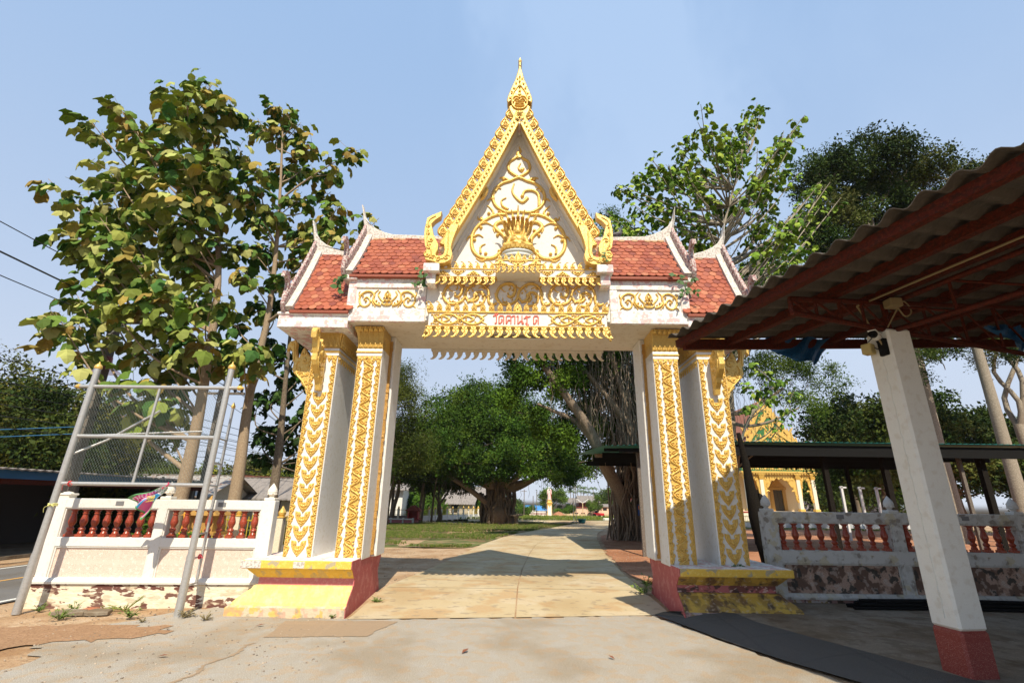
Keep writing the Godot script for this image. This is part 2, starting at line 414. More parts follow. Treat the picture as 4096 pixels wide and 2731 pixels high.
func taper(p, a: float, b: float) -> PackedFloat32Array:
	var r := PackedFloat32Array()
	for i in p.size(): r.append(lerpf(a, b, float(i) / maxf(1.0, p.size() - 1)))
	return r

func swell(p, a: float) -> PackedFloat32Array:   # thin at both ends
	var r := PackedFloat32Array()
	for i in p.size(): r.append(a * (0.25 + 0.75 * sin(PI * (0.1 + 0.8 * i / maxf(1.0, p.size() - 1)))))
	return r

func P2(list: Array) -> PackedVector2Array:
	var p := PackedVector2Array()
	for i in range(0, list.size(), 2): p.append(Vector2(list[i], list[i + 1]))
	return p

func mirror2(p: PackedVector2Array) -> PackedVector2Array:
	var q := PackedVector2Array()
	for k in p: q.append(Vector2(-k.x, k.y))
	return q

# ---------------------------------------------------------------- the gate
func rects(st: B, list: Array, cap := true) -> void:   # stacked rectangles [y, x0, x1, z0, z1]
	var q := []
	for r in list: q.append([Vector3(r[1], r[0], r[4]), Vector3(r[2], r[0], r[4]), Vector3(r[2], r[0], r[3]), Vector3(r[1], r[0], r[3])])
	for i in q.size() - 1:
		for k in 4: st.quad(q[i][k], q[i][(k + 1) % 4], q[i + 1][(k + 1) % 4], q[i + 1][k])
	if cap:
		st.quad(q[0][3], q[0][2], q[0][1], q[0][0])
		var e: Array = q[q.size() - 1]
		st.quad(e[0], e[1], e[2], e[3])

func kanok_up() -> B:   # a flame leaf one unit tall, its tip curling to the left
	var b := B.new()
	b.prism(P2([-.38, 0, .42, 0, .36, .12, .30, .25, .34, .42, .24, .62, .06, .80, -.12, .95, -.36, 1.02, -.46, .93, -.28, .92, -.12, .82, -.14, .7, -.3, .5, -.36, .35, -.28, .2]), 0, .16, .04)
	for p in [[0, .46, .14], [-.16, .28, .1], [.16, .28, .1], [.02, .66, .09], [0, .12, .1], [-.26, .1, .07], [.28, .1, .07], [-.1, .82, .05], [0, .28, .07]]: b.boss(Vector2(p[0], p[1]), p[2], p[2], .13, .15, 6)
	return b

func kanok_down() -> B:   # a hanging leaf one unit long
	var b := B.new()
	b.prism(P2([.5, 0, -.5, 0, -.46, -.1, -.3, -.1, -.26, -.22, -.40, -.36, -.30, -.55, -.1, -.68, -.18, -.82, -.44, -.95, -.52, -.9, -.56, -.99, -.40, -1.06, -.12, -1.0, .16, -.86, .34, -.62, .42, -.4, .28, -.22, .32, -.1, .46, -.1]), 0, .16, .04)
	for p in [[0, -.34, .13], [-.18, -.28, .08], [.2, -.28, .08], [.08, -.52, .1], [.1, -.7, .08], [-.08, -.56, .07], [0, -.12, .1], [.3, -.06, .05], [-.3, -.06, .05], [.0, -.86, .05]]: b.boss(Vector2(p[0], p[1]), p[2], p[2], .13, .15, 6)
	return b

func bai_raka() -> B:   # leaf with a spiral, set along the gable edge
	var b := B.new()
	b.prism(P2([.02, -.12, .30, -.04, .38, .14, .42, .38, .36, .52, .24, .62, .16, .74, .04, 1.02, -.02, .84, -.14, .72, -.24, .62, -.34, .52, -.38, .36, -.36, .2, -.26, .06, -.08, -.02]), 0, .2, .05)
	b.relief(spiral(Vector2(.07, .3), .03, .24, 0.4, 1.9, 20), .05, .1, .19, 3)
	b.relief(P2([-.3, .2, -.28, .42, -.14, .62, -.02, .78, .03, .94]), PackedFloat32Array([.05, .06, .06, .05, .02]), .1, .19, 3)
	for p in [[.3, .56, .06], [.2, .66, .05], [-.2, .12, .07], [.06, .66, .07], [.24, .04, .06]]: b.boss(Vector2(p[0], p[1]), p[2], p[2], .1, .19, 6)
	return b

func curl(b: B, c: Vector2, r: float, a: float, hand: float, h := .03, z := 0.0) -> void:   # a scroll leaf ending in a ball
	var p := spiral(c, r, r * .25, a, hand * .8, 9)
	b.relief(p, taper(p, r * .16, r * .3), h, z, 4)
	b.boss(c, r * .36, r * .36, h * 1.2, z, 7)

func stroke(b: B, list: Array, w0: float, w1: float, h: float, z := 0.0, off := Vector2.ZERO, flip := 1.0, steps := 5) -> void:
	var pts := []
	for i in range(0, list.size(), 2): pts.append(Vector2(list[i] * flip, list[i + 1]) + off)
	var p := curve2(pts, steps)
	b.relief(p, taper(p, w0, w1), h, z, 4)

func build_gate() -> void:
	var gate := thing("temple_gate", "tall white and gold Thai temple gate with red tiled side roofs spanning the concrete drive", "gate")
	for s in [-1.0, 1.0]: plinth(gate, s)
	# columns
	var chev := B.new()
	chev.prism(P2([0, -.115, .05, -.06, .092, .0, .118, .07, .12, .13, .085, .12, .07, .09, .04, .055, 0, .04, -.04, .055, -.07, .09, -.085, .12, -.12, .13, -.118, .07, -.092, .0, -.05, -.06]), 0, .014, .004)
	for s in [-1.0, 1.0]:
		stroke(chev, [0, -.085, .05, -.035, .088, .03, .09, .085, .062, .10, .05, .065], .012, .024, .03, 0, Vector2.ZERO, s)
		stroke(chev, [.02, -.02, .05, .01, .055, .05, .04, .055], .012, .012, .028, 0, Vector2.ZERO, s)
		for p in [[.035, -.005, .022], [.07, .0, .018], [.098, .05, .014], [.1, .105, .012], [.03, -.045, .016], [.072, .075, .015]]: chev.boss(Vector2(p[0] * s, p[1]), p[2], p[2], .036, 0, 6)
	for p in [[0, -.012, .034], [0, .028, .02], [0, -.055, .022], [0, -.088, .014]]: chev.boss(Vector2(p[0], p[1]), p[2], p[2], .045, 0, 8)
	var chevm := chev.mesh()
	var border := []
	for hand in [1.0, -1.0]:   # scroll border that hugs the left or the right edge
		var b := B.new()
		for i in 21:
			var o := Vector2(0, i * .155)
			var pl := PackedVector2Array()
			for q in [[0, 0], [.062, .0], [.05, .03], [.078, .06], [.07, .085], [.092, .125], [.055, .12], [.05, .154], [0, .154]]: pl.append(Vector2(q[0] * hand, q[1]) + o)
			b.prism(pl, 0, .012)
			stroke(b, [.012, .0, .045, .03, .055, .075, .03, .095, .02, .07, .034, .058], .015, .010, .024, .010, o, hand, 3)
			stroke(b, [.045, .085, .075, .11, .07, .14, .03, .15], .012, .012, .022, .010, o, hand, 3)
			for p in [[.034, .068, .016], [.07, .105, .014], [.015, .12, .015], [.015, .035, .012]]: b.boss(Vector2(p[0] * hand, p[1]) + o, p[2], p[2], .032, .008, 6)
		border.append(b.mesh())
	var vine := B.new()
	for i in 12:
		var o := Vector2(0, i * .27)
		for s in [1.0, -1.0]:
			var k: Vector2 = o + Vector2(0, .135 if s < 0.0 else 0.0)
			stroke(vine, [-.065, -.02, -.01, .02, .055, .06, .07, .12, .02, .15], .015, .012, .034, .008, k, s, 4)
			vine.relief(spiral(k + Vector2(.0, .07), .052, .008, -1.2 if s > 0.0 else PI + 1.2, 1.1 * s, 10), .012, .034, 0, 4)
			vine.boss(k + Vector2(.012 * s, .07), .018, .018, .05, 0, 7)
			for p in [[-.062, .05, .024], [-.066, .095, .018], [.085, .05, .016], [-.05, .01, .016], [.08, .125, .016]]: vine.boss(k + Vector2(p[0] * s, p[1]), p[2], p[2], .042, 0, 6)
	var vl := PackedVector2Array(); var vr := PackedVector2Array()
	for i in 97:
		var y := i * 3.24 / 96.0
		var cx := .022 * sin(TAU * y / .27); var hw := .070 + .014 * sin(TAU * y / .135 + 1.0) + .006 * sin(TAU * y / .045)
		vl.append(Vector2(cx - hw, y - .02)); vr.append(Vector2(cx + hw, y - .02))
	vl.reverse(); vr.append_array(vl)
	vine.prism(vr, 0, .010, .0)
	var vinem := vine.mesh()
	for s in [-1.0, 1.0]:
		column(gate, s, 3.20, 3.67, true, border, chevm)
		column(gate, s, 2.41, 2.85, false, border, vinem)
		# the pilaster behind the inner column
		var b := B.new()
		b.box(Vector3(minf(2.33 * s, 2.80 * s), .70, -1.40), Vector3(maxf(2.33 * s, 2.80 * s), 4.58, -.86), .015)
		obj("rear_pilaster", b, M.column, gate)
		b = B.new()
		rng.seed = 5
		for i in 60:
			var y := .74 + i * .062
			b.bar(Vector3(2.405 * s, y, -.80 + rng.randf_range(-.006, .006)), Vector3(2.405 * s, y + .064, -.80 + rng.randf_range(-.006, .006)), .03 + rng.randf_range(-.01, .01), .085 + rng.randf_range(-.015, .015), Vector3.RIGHT)
		obj("side_relief_strip", b, M.oldgold, gate)
		swan(gate, Vector3(3.70 * s, 3.4, -.60), 0.0, s)
		swan(gate, Vector3(3.44 * s, 3.4, -.30), -PI / 2 * s, s)
	# the lintel with its framed panels
	var b := B.new()
	b.box(Vector3(-3.05, 4.58, -1.60), Vector3(3.05, 5.44, -.035), .01)
	var lintel := obj("lintel", b, M.soffit, gate)
	for s in [-1.0, 1.0]:
		var f := B.new()
		var x0 := 1.64; var x1 := 3.05
		for r in [[x0, 4.575, x1, 4.82], [x0, 5.22, x1, 5.45], [x0, 4.82, 1.78, 5.22], [2.90, 4.82, x1, 5.22]]:
			f.box(Vector3(minf(r[0] * s, r[2] * s), r[1], -.06), Vector3(maxf(r[0] * s, r[2] * s), r[3], 0), .012)
		obj("panel_frame", f, M.worn, lintel)
		f = B.new()
		f.box(Vector3(minf(1.78 * s, 2.90 * s), 4.82, -.05), Vector3(maxf(1.78 * s, 2.90 * s), 5.22, -.028))
		obj("panel_back", f, M.white, lintel)
		f = B.new()
		mask_relief(f)
		var o := obj("mask_and_scroll_relief", f, M.gold, lintel)
		o.position = Vector3(2.335 * s, 5.015, -.028)
		f = B.new()
		f.box(Vector3(minf(2.985 * s, 4.22 * s), 4.45, -1.66), Vector3(maxf(2.985 * s, 4.22 * s), 4.70, .012), .01)
		f.box(Vector3(minf(2.975 * s, 4.245 * s), 4.68, -1.68), Vector3(maxf(2.975 * s, 4.245 * s), 4.735, .035), .015)
		obj("wing_lintel", f, M.worn, gate)
		f = B.new()
		f.box(Vector3(minf(2.99 * s, 3.07 * s), 4.735, -1.55), Vector3(maxf(2.99 * s, 3.07 * s), 5.46, -.05), .01)
		f.box(Vector3(minf(2.90 * s, 3.16 * s), 5.36, -.25), Vector3(maxf(2.90 * s, 3.16 * s), 5.45, .06), .01)
		obj("wing_end_wall", f, M.worn, gate)
	rear_fringe(gate)
	# side roofs; the tiles of the two lower wings go together, past the three hundred single ones
	rng.seed = 21
	M.lower_tiles = []; M.lower_cols = []
	for s in [-1.0, 1.0]:
		roof(gate, s, 1.50, 3.04, 5.45, .05, 6.70, -.80, 12, .132, false)
		roof(gate, s, 2.98, 4.02, 4.75, .04, 6.32, -.80, 15, .130, true)
	var tc := mat(Color.WHITE, .6)
	tc.vertex_color_use_as_albedo = true
	cells("lower_roof_tiles", M.lower_mesh, tc, M.lower_tiles, M.lower_cols, gate)
	centre_block(gate)
	gable(gate)

func plinth(gate: Node3D, s: float) -> void:
	var p := Node3D.new(); p.name = "plinth"; gate.add_child(p, true)
	var xi := 2.43
	var xn := 3.87 if s < 0.0 else 3.90
	var k := 1.0 if s < 0.0 else .955
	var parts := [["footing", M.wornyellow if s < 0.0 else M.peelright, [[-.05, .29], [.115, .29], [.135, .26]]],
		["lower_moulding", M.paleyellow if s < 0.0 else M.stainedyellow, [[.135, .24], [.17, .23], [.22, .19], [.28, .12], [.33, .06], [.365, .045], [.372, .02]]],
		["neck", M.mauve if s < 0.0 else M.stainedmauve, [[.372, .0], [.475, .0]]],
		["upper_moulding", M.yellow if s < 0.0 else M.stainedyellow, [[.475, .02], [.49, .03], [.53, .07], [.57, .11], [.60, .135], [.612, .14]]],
		["slab", M.yellow, [[.612, .19], [.62, .2], [.718, .2], [.728, .19]]]]
	for q in parts:
		var st := B.new()
		var list := []
		for r in q[2]:
			var x0: float = xi * s; var x1: float = (xn + r[1]) * s
			list.append([r[0] * k, minf(x0, x1), maxf(x0, x1), -1.42 - r[1] * .6, -.10 + r[1]])
		rects(st, list)
		obj(q[0], st, q[1], p)
	# worn concrete top and the plastered inner end
	var st := B.new()
	st.box(Vector3(minf((xi - .002) * s, (xn + .185) * s), .728 * k - .02, -1.53), Vector3(maxf((xi - .002) * s, (xn + .185) * s), .728 * k + .006, .084), .008)
	obj("top_screed", st, M.worn, p)
	st = B.new()
	var out := PackedVector2Array()
	for q in parts:
		for r in q[2]: out.append(Vector2(-.10 + r[1], r[0] * k))
	for i in range(parts.size() - 1, -1, -1):
		var rr: Array = parts[i][2]
		for j in range(rr.size() - 1, -1, -1): out.append(Vector2(-1.42 - rr[j][1] * .6, rr[j][0] * k))
	st.at(Transform3D(Basis(Vector3(0, 0, 1), Vector3.UP, Vector3(-1, 0, 0)), Vector3((xi - .004) * s, 0, 0)))
	st.prism(out, -.006, .006)
	obj("end_face", st, M.crimson, p)
	if s < 0.0:   # grey mortar patch where the slab was mended
		st = B.new()
		st.box(Vector3(-3.30, .622, .08), Vector3(-3.13, .716, .1035), .004)
		obj("mortar_patch", st, M.ridge, p)
		st = B.new()
		st.box(Vector3(-4.085, .618, .02), Vector3(-3.78, .722, .1035), .004)
		obj("mortar_patch", st, M.ridge, p)

func column(gate: Node3D, s: float, x0: float, x1: float, outer: bool, border: Array, mid: ArrayMesh) -> void:
	var a := minf(x0 * s, x1 * s); var c := maxf(x0 * s, x1 * s)
	var zf := -.32
	var zb := -1.38 if outer else -.80
	var y0 := .72 if s < 0.0 else .69
	var st := B.new()
	st.box(Vector3(a, y0 - .02, zb), Vector3(c, 4.58, zf), .012)
	var col := obj("column", st, M.column, gate)
	# capital
	st = B.new()
	var fl := [[4.17, .004], [4.24, .012], [4.34, .02], [4.44, .04], [4.52, .075], [4.565, .085]]
	var list := []
	var side := 1.0 if outer else 0.0
	var ol := 1.0 if outer or s < 0.0 else side
	var orr := 1.0 if outer or s > 0.0 else side
	for r in fl: list.append([r[0], a - r[1] * ol, c + r[1] * orr, zb - r[1] * side, zf + r[1]])
	rects(st, list)
	var n := 5
	var w := (c - a) / n
	for i in n:
		var x := a + w * (i + .5)
		petal(st, Transform3D(Basis.IDENTITY, Vector3(x, 4.17, zf)), w)
	if outer:
		var nz := 8
		var wz := (zf - zb) / nz
		for i in nz:
			for q in [[c, PI / 2], [a, -PI / 2]]:
				petal(st, Transform3D(Basis(Vector3.UP, q[1]), Vector3(q[0], 4.17, zb + wz * (i + .5))), wz)
	obj("capital", st, M.gold, col)
	st = B.new()
	var g := .022
	st.box(Vector3(a - .016 * ol, 4.03, zb - .016 * side), Vector3(c + .016 * orr, 4.17, zf + .016), .006)
	obj("collar", st, M.column, col)
	st = B.new()
	st.box(Vector3(a - g * 1.5 * ol, 4.085, zb - g * side), Vector3(c + g * 1.5 * orr, 4.122, zf + g * 1.5), .012)
	obj("collar_bead", st, M.gold, col)
	st = B.new()   # pendant leaves below the collar
	var m := 5
	for i in m:
		var x := a + (c - a) * (i + .5) / m
		pendant(st, Transform3D(Basis.IDENTITY, Vector3(x, 4.03, zf + .002)), (c - a) / m)
	if outer:
		for i in 9:
			for q in [[c + .002, PI / 2], [a - .002, -PI / 2]]:
				pendant(st, Transform3D(Basis(Vector3.UP, q[1]), Vector3(q[0], 4.03, zb + (zf - zb) * (i + .5) / 9)), .115)
	obj("pendant_leaves", st, M.gold, col)
	# relief on the front face
	piece("border_relief", border[0], M.gold, col, Transform3D(Basis.IDENTITY, Vector3(a + .012, y0 + .02, zf)))
	piece("border_relief", border[1], M.gold, col, Transform3D(Basis.IDENTITY, Vector3(c - .012, y0 + .02, zf)))
	var xm := (a + c) / 2
	if outer:
		for i in 12: piece("chevron_relief", mid, M.gold, col, Transform3D(Basis.IDENTITY, Vector3(xm, y0 + .13 + i * .218, zf)))
	else:
		piece("vine_relief", mid, M.gold, col, Transform3D(Basis.IDENTITY, Vector3(xm, y0 + .03, zf)))

func petal(st: B, t: Transform3D, w: float) -> void:
	for e in [-.36, -.12, .12, .36]:
		var pts := PackedVector3Array()
		for r in [[.0, .022], [.07, .028], [.17, .034], [.27, .054], [.345, .088]]: pts.append(t * Vector3(e * w, r[0] + .02, r[1]))
		st.tube(pts, w * .10, 6)
	st.at(t * Transform3D(Basis.IDENTITY, Vector3(0, .02, .016)))
	st.boss(Vector2(0, .03), w * .34, .045, .03)
	st.boss(Vector2(0, .06), w * .16, .05, .045)
	st.at(t * Transform3D(Basis(Vector3.RIGHT, .5), Vector3(0, .31, .075)))
	st.prism(P2([-w * .46, 0, w * .46, 0, w * .36, .05, w * .16, .06, 0, .105, -w * .16, .06, -w * .36, .05]), 0, .03, .008)
	st.boss(Vector2(0, .04), w * .2, .035, .03, .025)
	st.at(Transform3D.IDENTITY)

func pendant(st: B, t: Transform3D, w: float) -> void:
	st.at(t)
	st.prism(P2([-w * .48, 0, w * .48, 0, w * .4, -.05, w * .12, -.095, 0, -.12, -w * .12, -.095, -w * .4, -.05]), 0, .018, .006)
	st.boss(Vector2(0, -.045), w * .22, w * .22, .02, .015, 6)
	st.at(Transform3D.IDENTITY)

func mask_relief(b: B) -> void:   # demon mask between two scrolls, 1.06 m wide
	for s in [-1.0, 1.0]:
		stroke(b, [.06, -.06, .12, .0, .17, .08, .14, .15], .018, .012, .03, 0, Vector2.ZERO, s)
		stroke(b, [.1, -.13, .19, -.1, .25, -.02, .24, .07, .29, .13, .38, .14, .47, .08, .50, -.02, .46, -.12, .38, -.15, .31, -.10, .31, -.02, .37, .03, .42, -.02], .024, .014, .036, 0, Vector2.ZERO, s)
		stroke(b, [.24, .07, .22, .13, .17, .175], .016, .006, .03, 0, Vector2.ZERO, s)
		stroke(b, [.5, .05, .52, .1, .5, .14], .014, .006, .03, 0, Vector2.ZERO, s)
		stroke(b, [.46, -.12, .5, -.14, .52, -.17], .014, .006, .03, 0, Vector2.ZERO, s)
		stroke(b, [.31, -.02, .26, -.07, .2, -.16], .016, .008, .03, 0, Vector2.ZERO, s)
		for p in [[.38, -.04, .026], [.30, .07, .02], [.44, .05, .018], [.19, -.04, .018], [.25, -.1, .016], [.14, -.08, .016]]: b.boss(Vector2(p[0] * s, p[1]), p[2], p[2], .045)
		b.boss(Vector2(.035 * s, -.03), .026, .018, .05)     # eye
		stroke(b, [.0, -.12, .05, -.115, .085, -.085, .09, -.06], .02, .014, .04, 0, Vector2.ZERO, s)   # jaw
		stroke(b, [.02, .0, .05, .03, .07, .01], .014, .008, .04, 0, Vector2.ZERO, s)   # brow
		stroke(b, [.03, .02, .045, .08, .0, .16], .02, .01, .035, 0, Vector2.ZERO, s)   # crown
	b.boss(Vector2(0, -.045), .03, .03, .06)
	b.boss(Vector2(0, .06), .03, .05, .05)
	b.boss(Vector2(0, -.10), .05, .014, .045)

func swan(gate: Node3D, where: Vector3, turn: float, s: float) -> void:   # gilded bird bracket, beak outwards
	var b := B.new()
	var o := P2([.0, -.015, .085, -.015, .124, .101, .2, .174, .219, .248, .276, .292, .361, .366, .401, .441, .391, .562, .43, .668, .446, .76, .495, .853, .545, .79, .555, .899, .515, .977, .429, 1.002, .381, .932, .387, .823, .362, .73, .329, .66, .305, .66, .296, .716, .266, .809, .241, .86, .185, .78, .122, .70, .06, .66, .0, .66])
	if s < 0.0: o = mirror2(o)
	b.prism(o, -.045, .045, .012)
	for f in [0.0, PI]:
		b.at(Transform3D(Basis(Vector3.UP, f), Vector3.ZERO))
		var h: float = s * (1.0 if f == 0.0 else -1.0)
		for q in [[.18, .62, .09, .5], [.30, .42, .07, 2.0], [.2, .33, .06, 3.0], [.24, .74, .05, 1.0], [.1, .5, .06, 2.0], [.1, .18, .05, 2.6], [.13, .35, .05, 1.2]]: curl(b, Vector2(q[0] * h, q[1]), q[2], q[3], h, .02, .045)
		stroke(b, [.30, .6, .34, .5, .3, .35, .18, .22, .08, .08], .02, .012, .02, .045, Vector2.ZERO, h)
		stroke(b, [.40, .58, .40, .7, .42, .82, .45, .95, .51, .93], .016, .012, .018, .045, Vector2.ZERO, h)
		b.boss(Vector2(.47 * h, .92), .03, .03, .025, .045)
	b.at(Transform3D.IDENTITY)
	var m := obj("swan_bracket", b, M.gold, gate)
	m.position = where
	m.rotation.y = turn

func rear_fringe(gate: Node3D) -> void:
	var a := B.new(); a.at(Transform3D(Basis.from_scale(Vector3(.16, .17, .2)), Vector3.ZERO)); a.v.clear()
	a.prism(P2([.5, 0, -.3, 0, -.34, -.3, -.2, -.6, -.36, -.86, -.6, -.95, -.5, -1.04, -.2, -1.0, .12, -.8, .34, -.45, .42, -.1]), 0, .2, .03)
	var am := a.mesh()
	var b := B.new()
	b.box(Vector3(-1.78, 4.54, -1.70), Vector3(1.78, 4.68, -1.60), .01)
	var r := obj("rear_moulding", b, M.soffit, gate)
	for i in 21:
		var x := -1.7 + i * .17
		piece("fringe_leaf", am, M.soffit, r, Transform3D(Basis.from_scale(Vector3(1.0 if x < .02 else -1.0, 1, 1)), Vector3(x, 4.545, -1.66)))

func roof(gate: Node3D, s: float, x0: float, x1: float, y0: float, z0: float, y1: float, z1: float, rows: int, w: float, outer: bool) -> void:
	var f := func(t: float) -> Vector3: return Vector3(0, lerpf(y0, y1, .84 * t + .16 * t * t), lerpf(z0, z1, t))
	# bed of the roof, front and back slope
	var b := B.new()
	var out := PackedVector2Array()
	for i in 7:
		var p: Vector3 = f.call(i / 6.0)
		out.append(Vector2(p.z - .03, p.y - .012))
	for i in 7:
		var p: Vector3 = f.call(1.0 - i / 6.0)
		out.append(Vector2(2 * z1 - p.z, p.y))
	b.at(Transform3D(Basis(Vector3(0, 0, 1), Vector3.UP, Vector3(-1, 0, 0)), Vector3.ZERO))
	b.prism(out, -x1 if s > 0 else x0, -x0 if s > 0 else x1)
	var bed := obj("tiled_roof", b, M.roofbed, gate)
	# tiles
	var e := (Vector3(0, y1 - y0, z1 - z0).length()) / rows
	var tm := B.new()
	tm.prism(P2([-w * .49, e * 1.25, -w * .49, e * .28, -w * .30, e * .05, -w * .12, -e * .06, w * .12, -e * .06, w * .30, e * .05, w * .49, e * .28, w * .49, e * 1.25]), 0, .017, .004)
	var tmesh := tm.mesh()
	var cols := int(ceil((x1 - x0) / w))
	for r in rows:
		var p: Vector3 = f.call((r + .05) / rows); var q: Vector3 = f.call((r + 1.0) / rows)
		var up := (q - p).normalized()
		var nn := Vector3.RIGHT.cross(up)
		up = (up + nn * -.09).normalized()
		nn = Vector3.RIGHT.cross(up)
		for c in cols + 1:
			var x := x0 + (c + (.5 if r % 2 else 0.0)) * w
			if x > x1 - w * .3: continue
			var ba := Basis(Vector3.RIGHT, up, nn) * Basis(Vector3.FORWARD, rng.randf_range(-.035, .035)) * Basis(Vector3.RIGHT, rng.randf_range(-.03, .03))
			var t := Transform3D(ba, Vector3(x * s, p.y, p.z) + nn * (.022 + rng.randf_range(0, .006)))
			var k: int = [0, 0, 0, 1, 1, 2, 2, 3, 4, 5, 5][rng.randi() % 11]
			var mm: Material = M.tile[k]
			if r == rows - 1 or (c == 0 and not outer and rng.randf() < .4): mm = M.lichen if rng.randf() < .6 else M.tile[2]
			if outer and c < 2 and r > 2 and r < 8 and rng.randf() < .45: mm = M.lichen
			if outer:
				M.lower_tiles.append(t); M.lower_cols.append([Color(.32, .075, .03), Color(.36, .092, .038), Color(.26, .052, .022), Color(.20, .04, .02), Color(.40, .14, .065), Color(.30, .074, .034), Color(.28, .16, .09)][6 if mm == M.lichen else M.tile.find(mm)])
			else: piece("roof_tile", tmesh, mm, bed, t)
	if outer: M.lower_mesh = tmesh
	# eave board
	b = B.new()
	b.box(Vector3(minf(x0 * s, x1 * s), y0 - .05, z0 - .10), Vector3(maxf(x0 * s, x1 * s), y0 + .005, z0 + .03), .006)
	obj("eave_board", b, M.tile[2], bed)
	# verge with its horn, ridge, leaves and tail
	var v := B.new()
	var xv0 := x1 - .06; var xv1 := x1 + .07
	var prof := []
	for i in 9:
		var p: Vector3 = f.call(i / 8.0)
		prof.append(p)
	for side in [1.0, -1.0]:
		for i in 8:
			var p: Vector3 = prof[i]; var q: Vector3 = prof[i + 1]
			if side < 0.0:
				p.z = 2 * z1 - p.z; q.z = 2 * z1 - q.z
			v.bar(Vector3((xv0 + xv1) / 2 * s, p.y + .03, p.z), Vector3((xv0 + xv1) / 2 * s, q.y + .03, q.z), .13, .13, Vector3(0, .6, .8 * side))
	obj("verge", v, M.ridge, bed)
	v = B.new()
	var hx := x1 - .02
	var horn := [Vector2(x0 - .05, y1 - .06), Vector2(hx + .08, y1 - .1), Vector2(hx + .14, y1 + .18), Vector2(hx + .20, y1 + .42), Vector2(hx + .24, y1 + .76), Vector2(hx + .16, y1 + .48), Vector2(hx + .05, y1 + .31), Vector2(hx - .09, y1 + .20), Vector2(hx - .27, y1 + .115), Vector2(hx - .45, y1 + .065), Vector2(x0 - .05, y1 + .035)]
	var hp := PackedVector2Array()
	for k in horn: hp.append(Vector2(k.x * s, k.y))
	v.at(Transform3D(Basis.IDENTITY, Vector3(0, 0, z1)))
	v.prism(hp, -.06, .06, .02)
	obj("ridge_and_horn", v, M.ridge, bed)
	var lp := B.new()
	lp.prism(P2([-.04, 0, .07, .0, .10, .06, .09, .13, .05, .2, .02, .25, .03, .17, -.02, .13, -.05, .07]), -.03, .03, .008)
	var lm := lp.mesh()
	var cnt := 10 if outer else 8
	for i in cnt:
		var t := (i + .6) / cnt
		var p: Vector3 = f.call(t)
		piece("verge_leaf", lm, M.leafplate, bed, Transform3D(Basis(Vector3(0, 0, 1), Vector3.UP, Vector3(-1, 0, 0)) * Basis(Vector3.BACK, -.1), Vector3((xv1 + .02) * s, p.y + .06, p.z + .03)))
	var tl := B.new()
	tl.prism(P2([.0, -.06, .10, -.04, .16, .06, .15, .22, .11, .36, .12, .48, .18, .56, .25, .58, .29, .53, .27, .64, .18, .68, .09, .62, .05, .5, .04, .34, .05, .2, .02, .1, -.05, .06]), -.035, .035, .01)
	var o := obj("verge_tail", tl, M.leafplate, bed)
	o.transform = Transform3D(Basis(Vector3(0, 0, 1), Vector3.UP, Vector3(-1, 0, 0)), Vector3((xv1 + .04) * s, y0 + .03, z0 - .06))

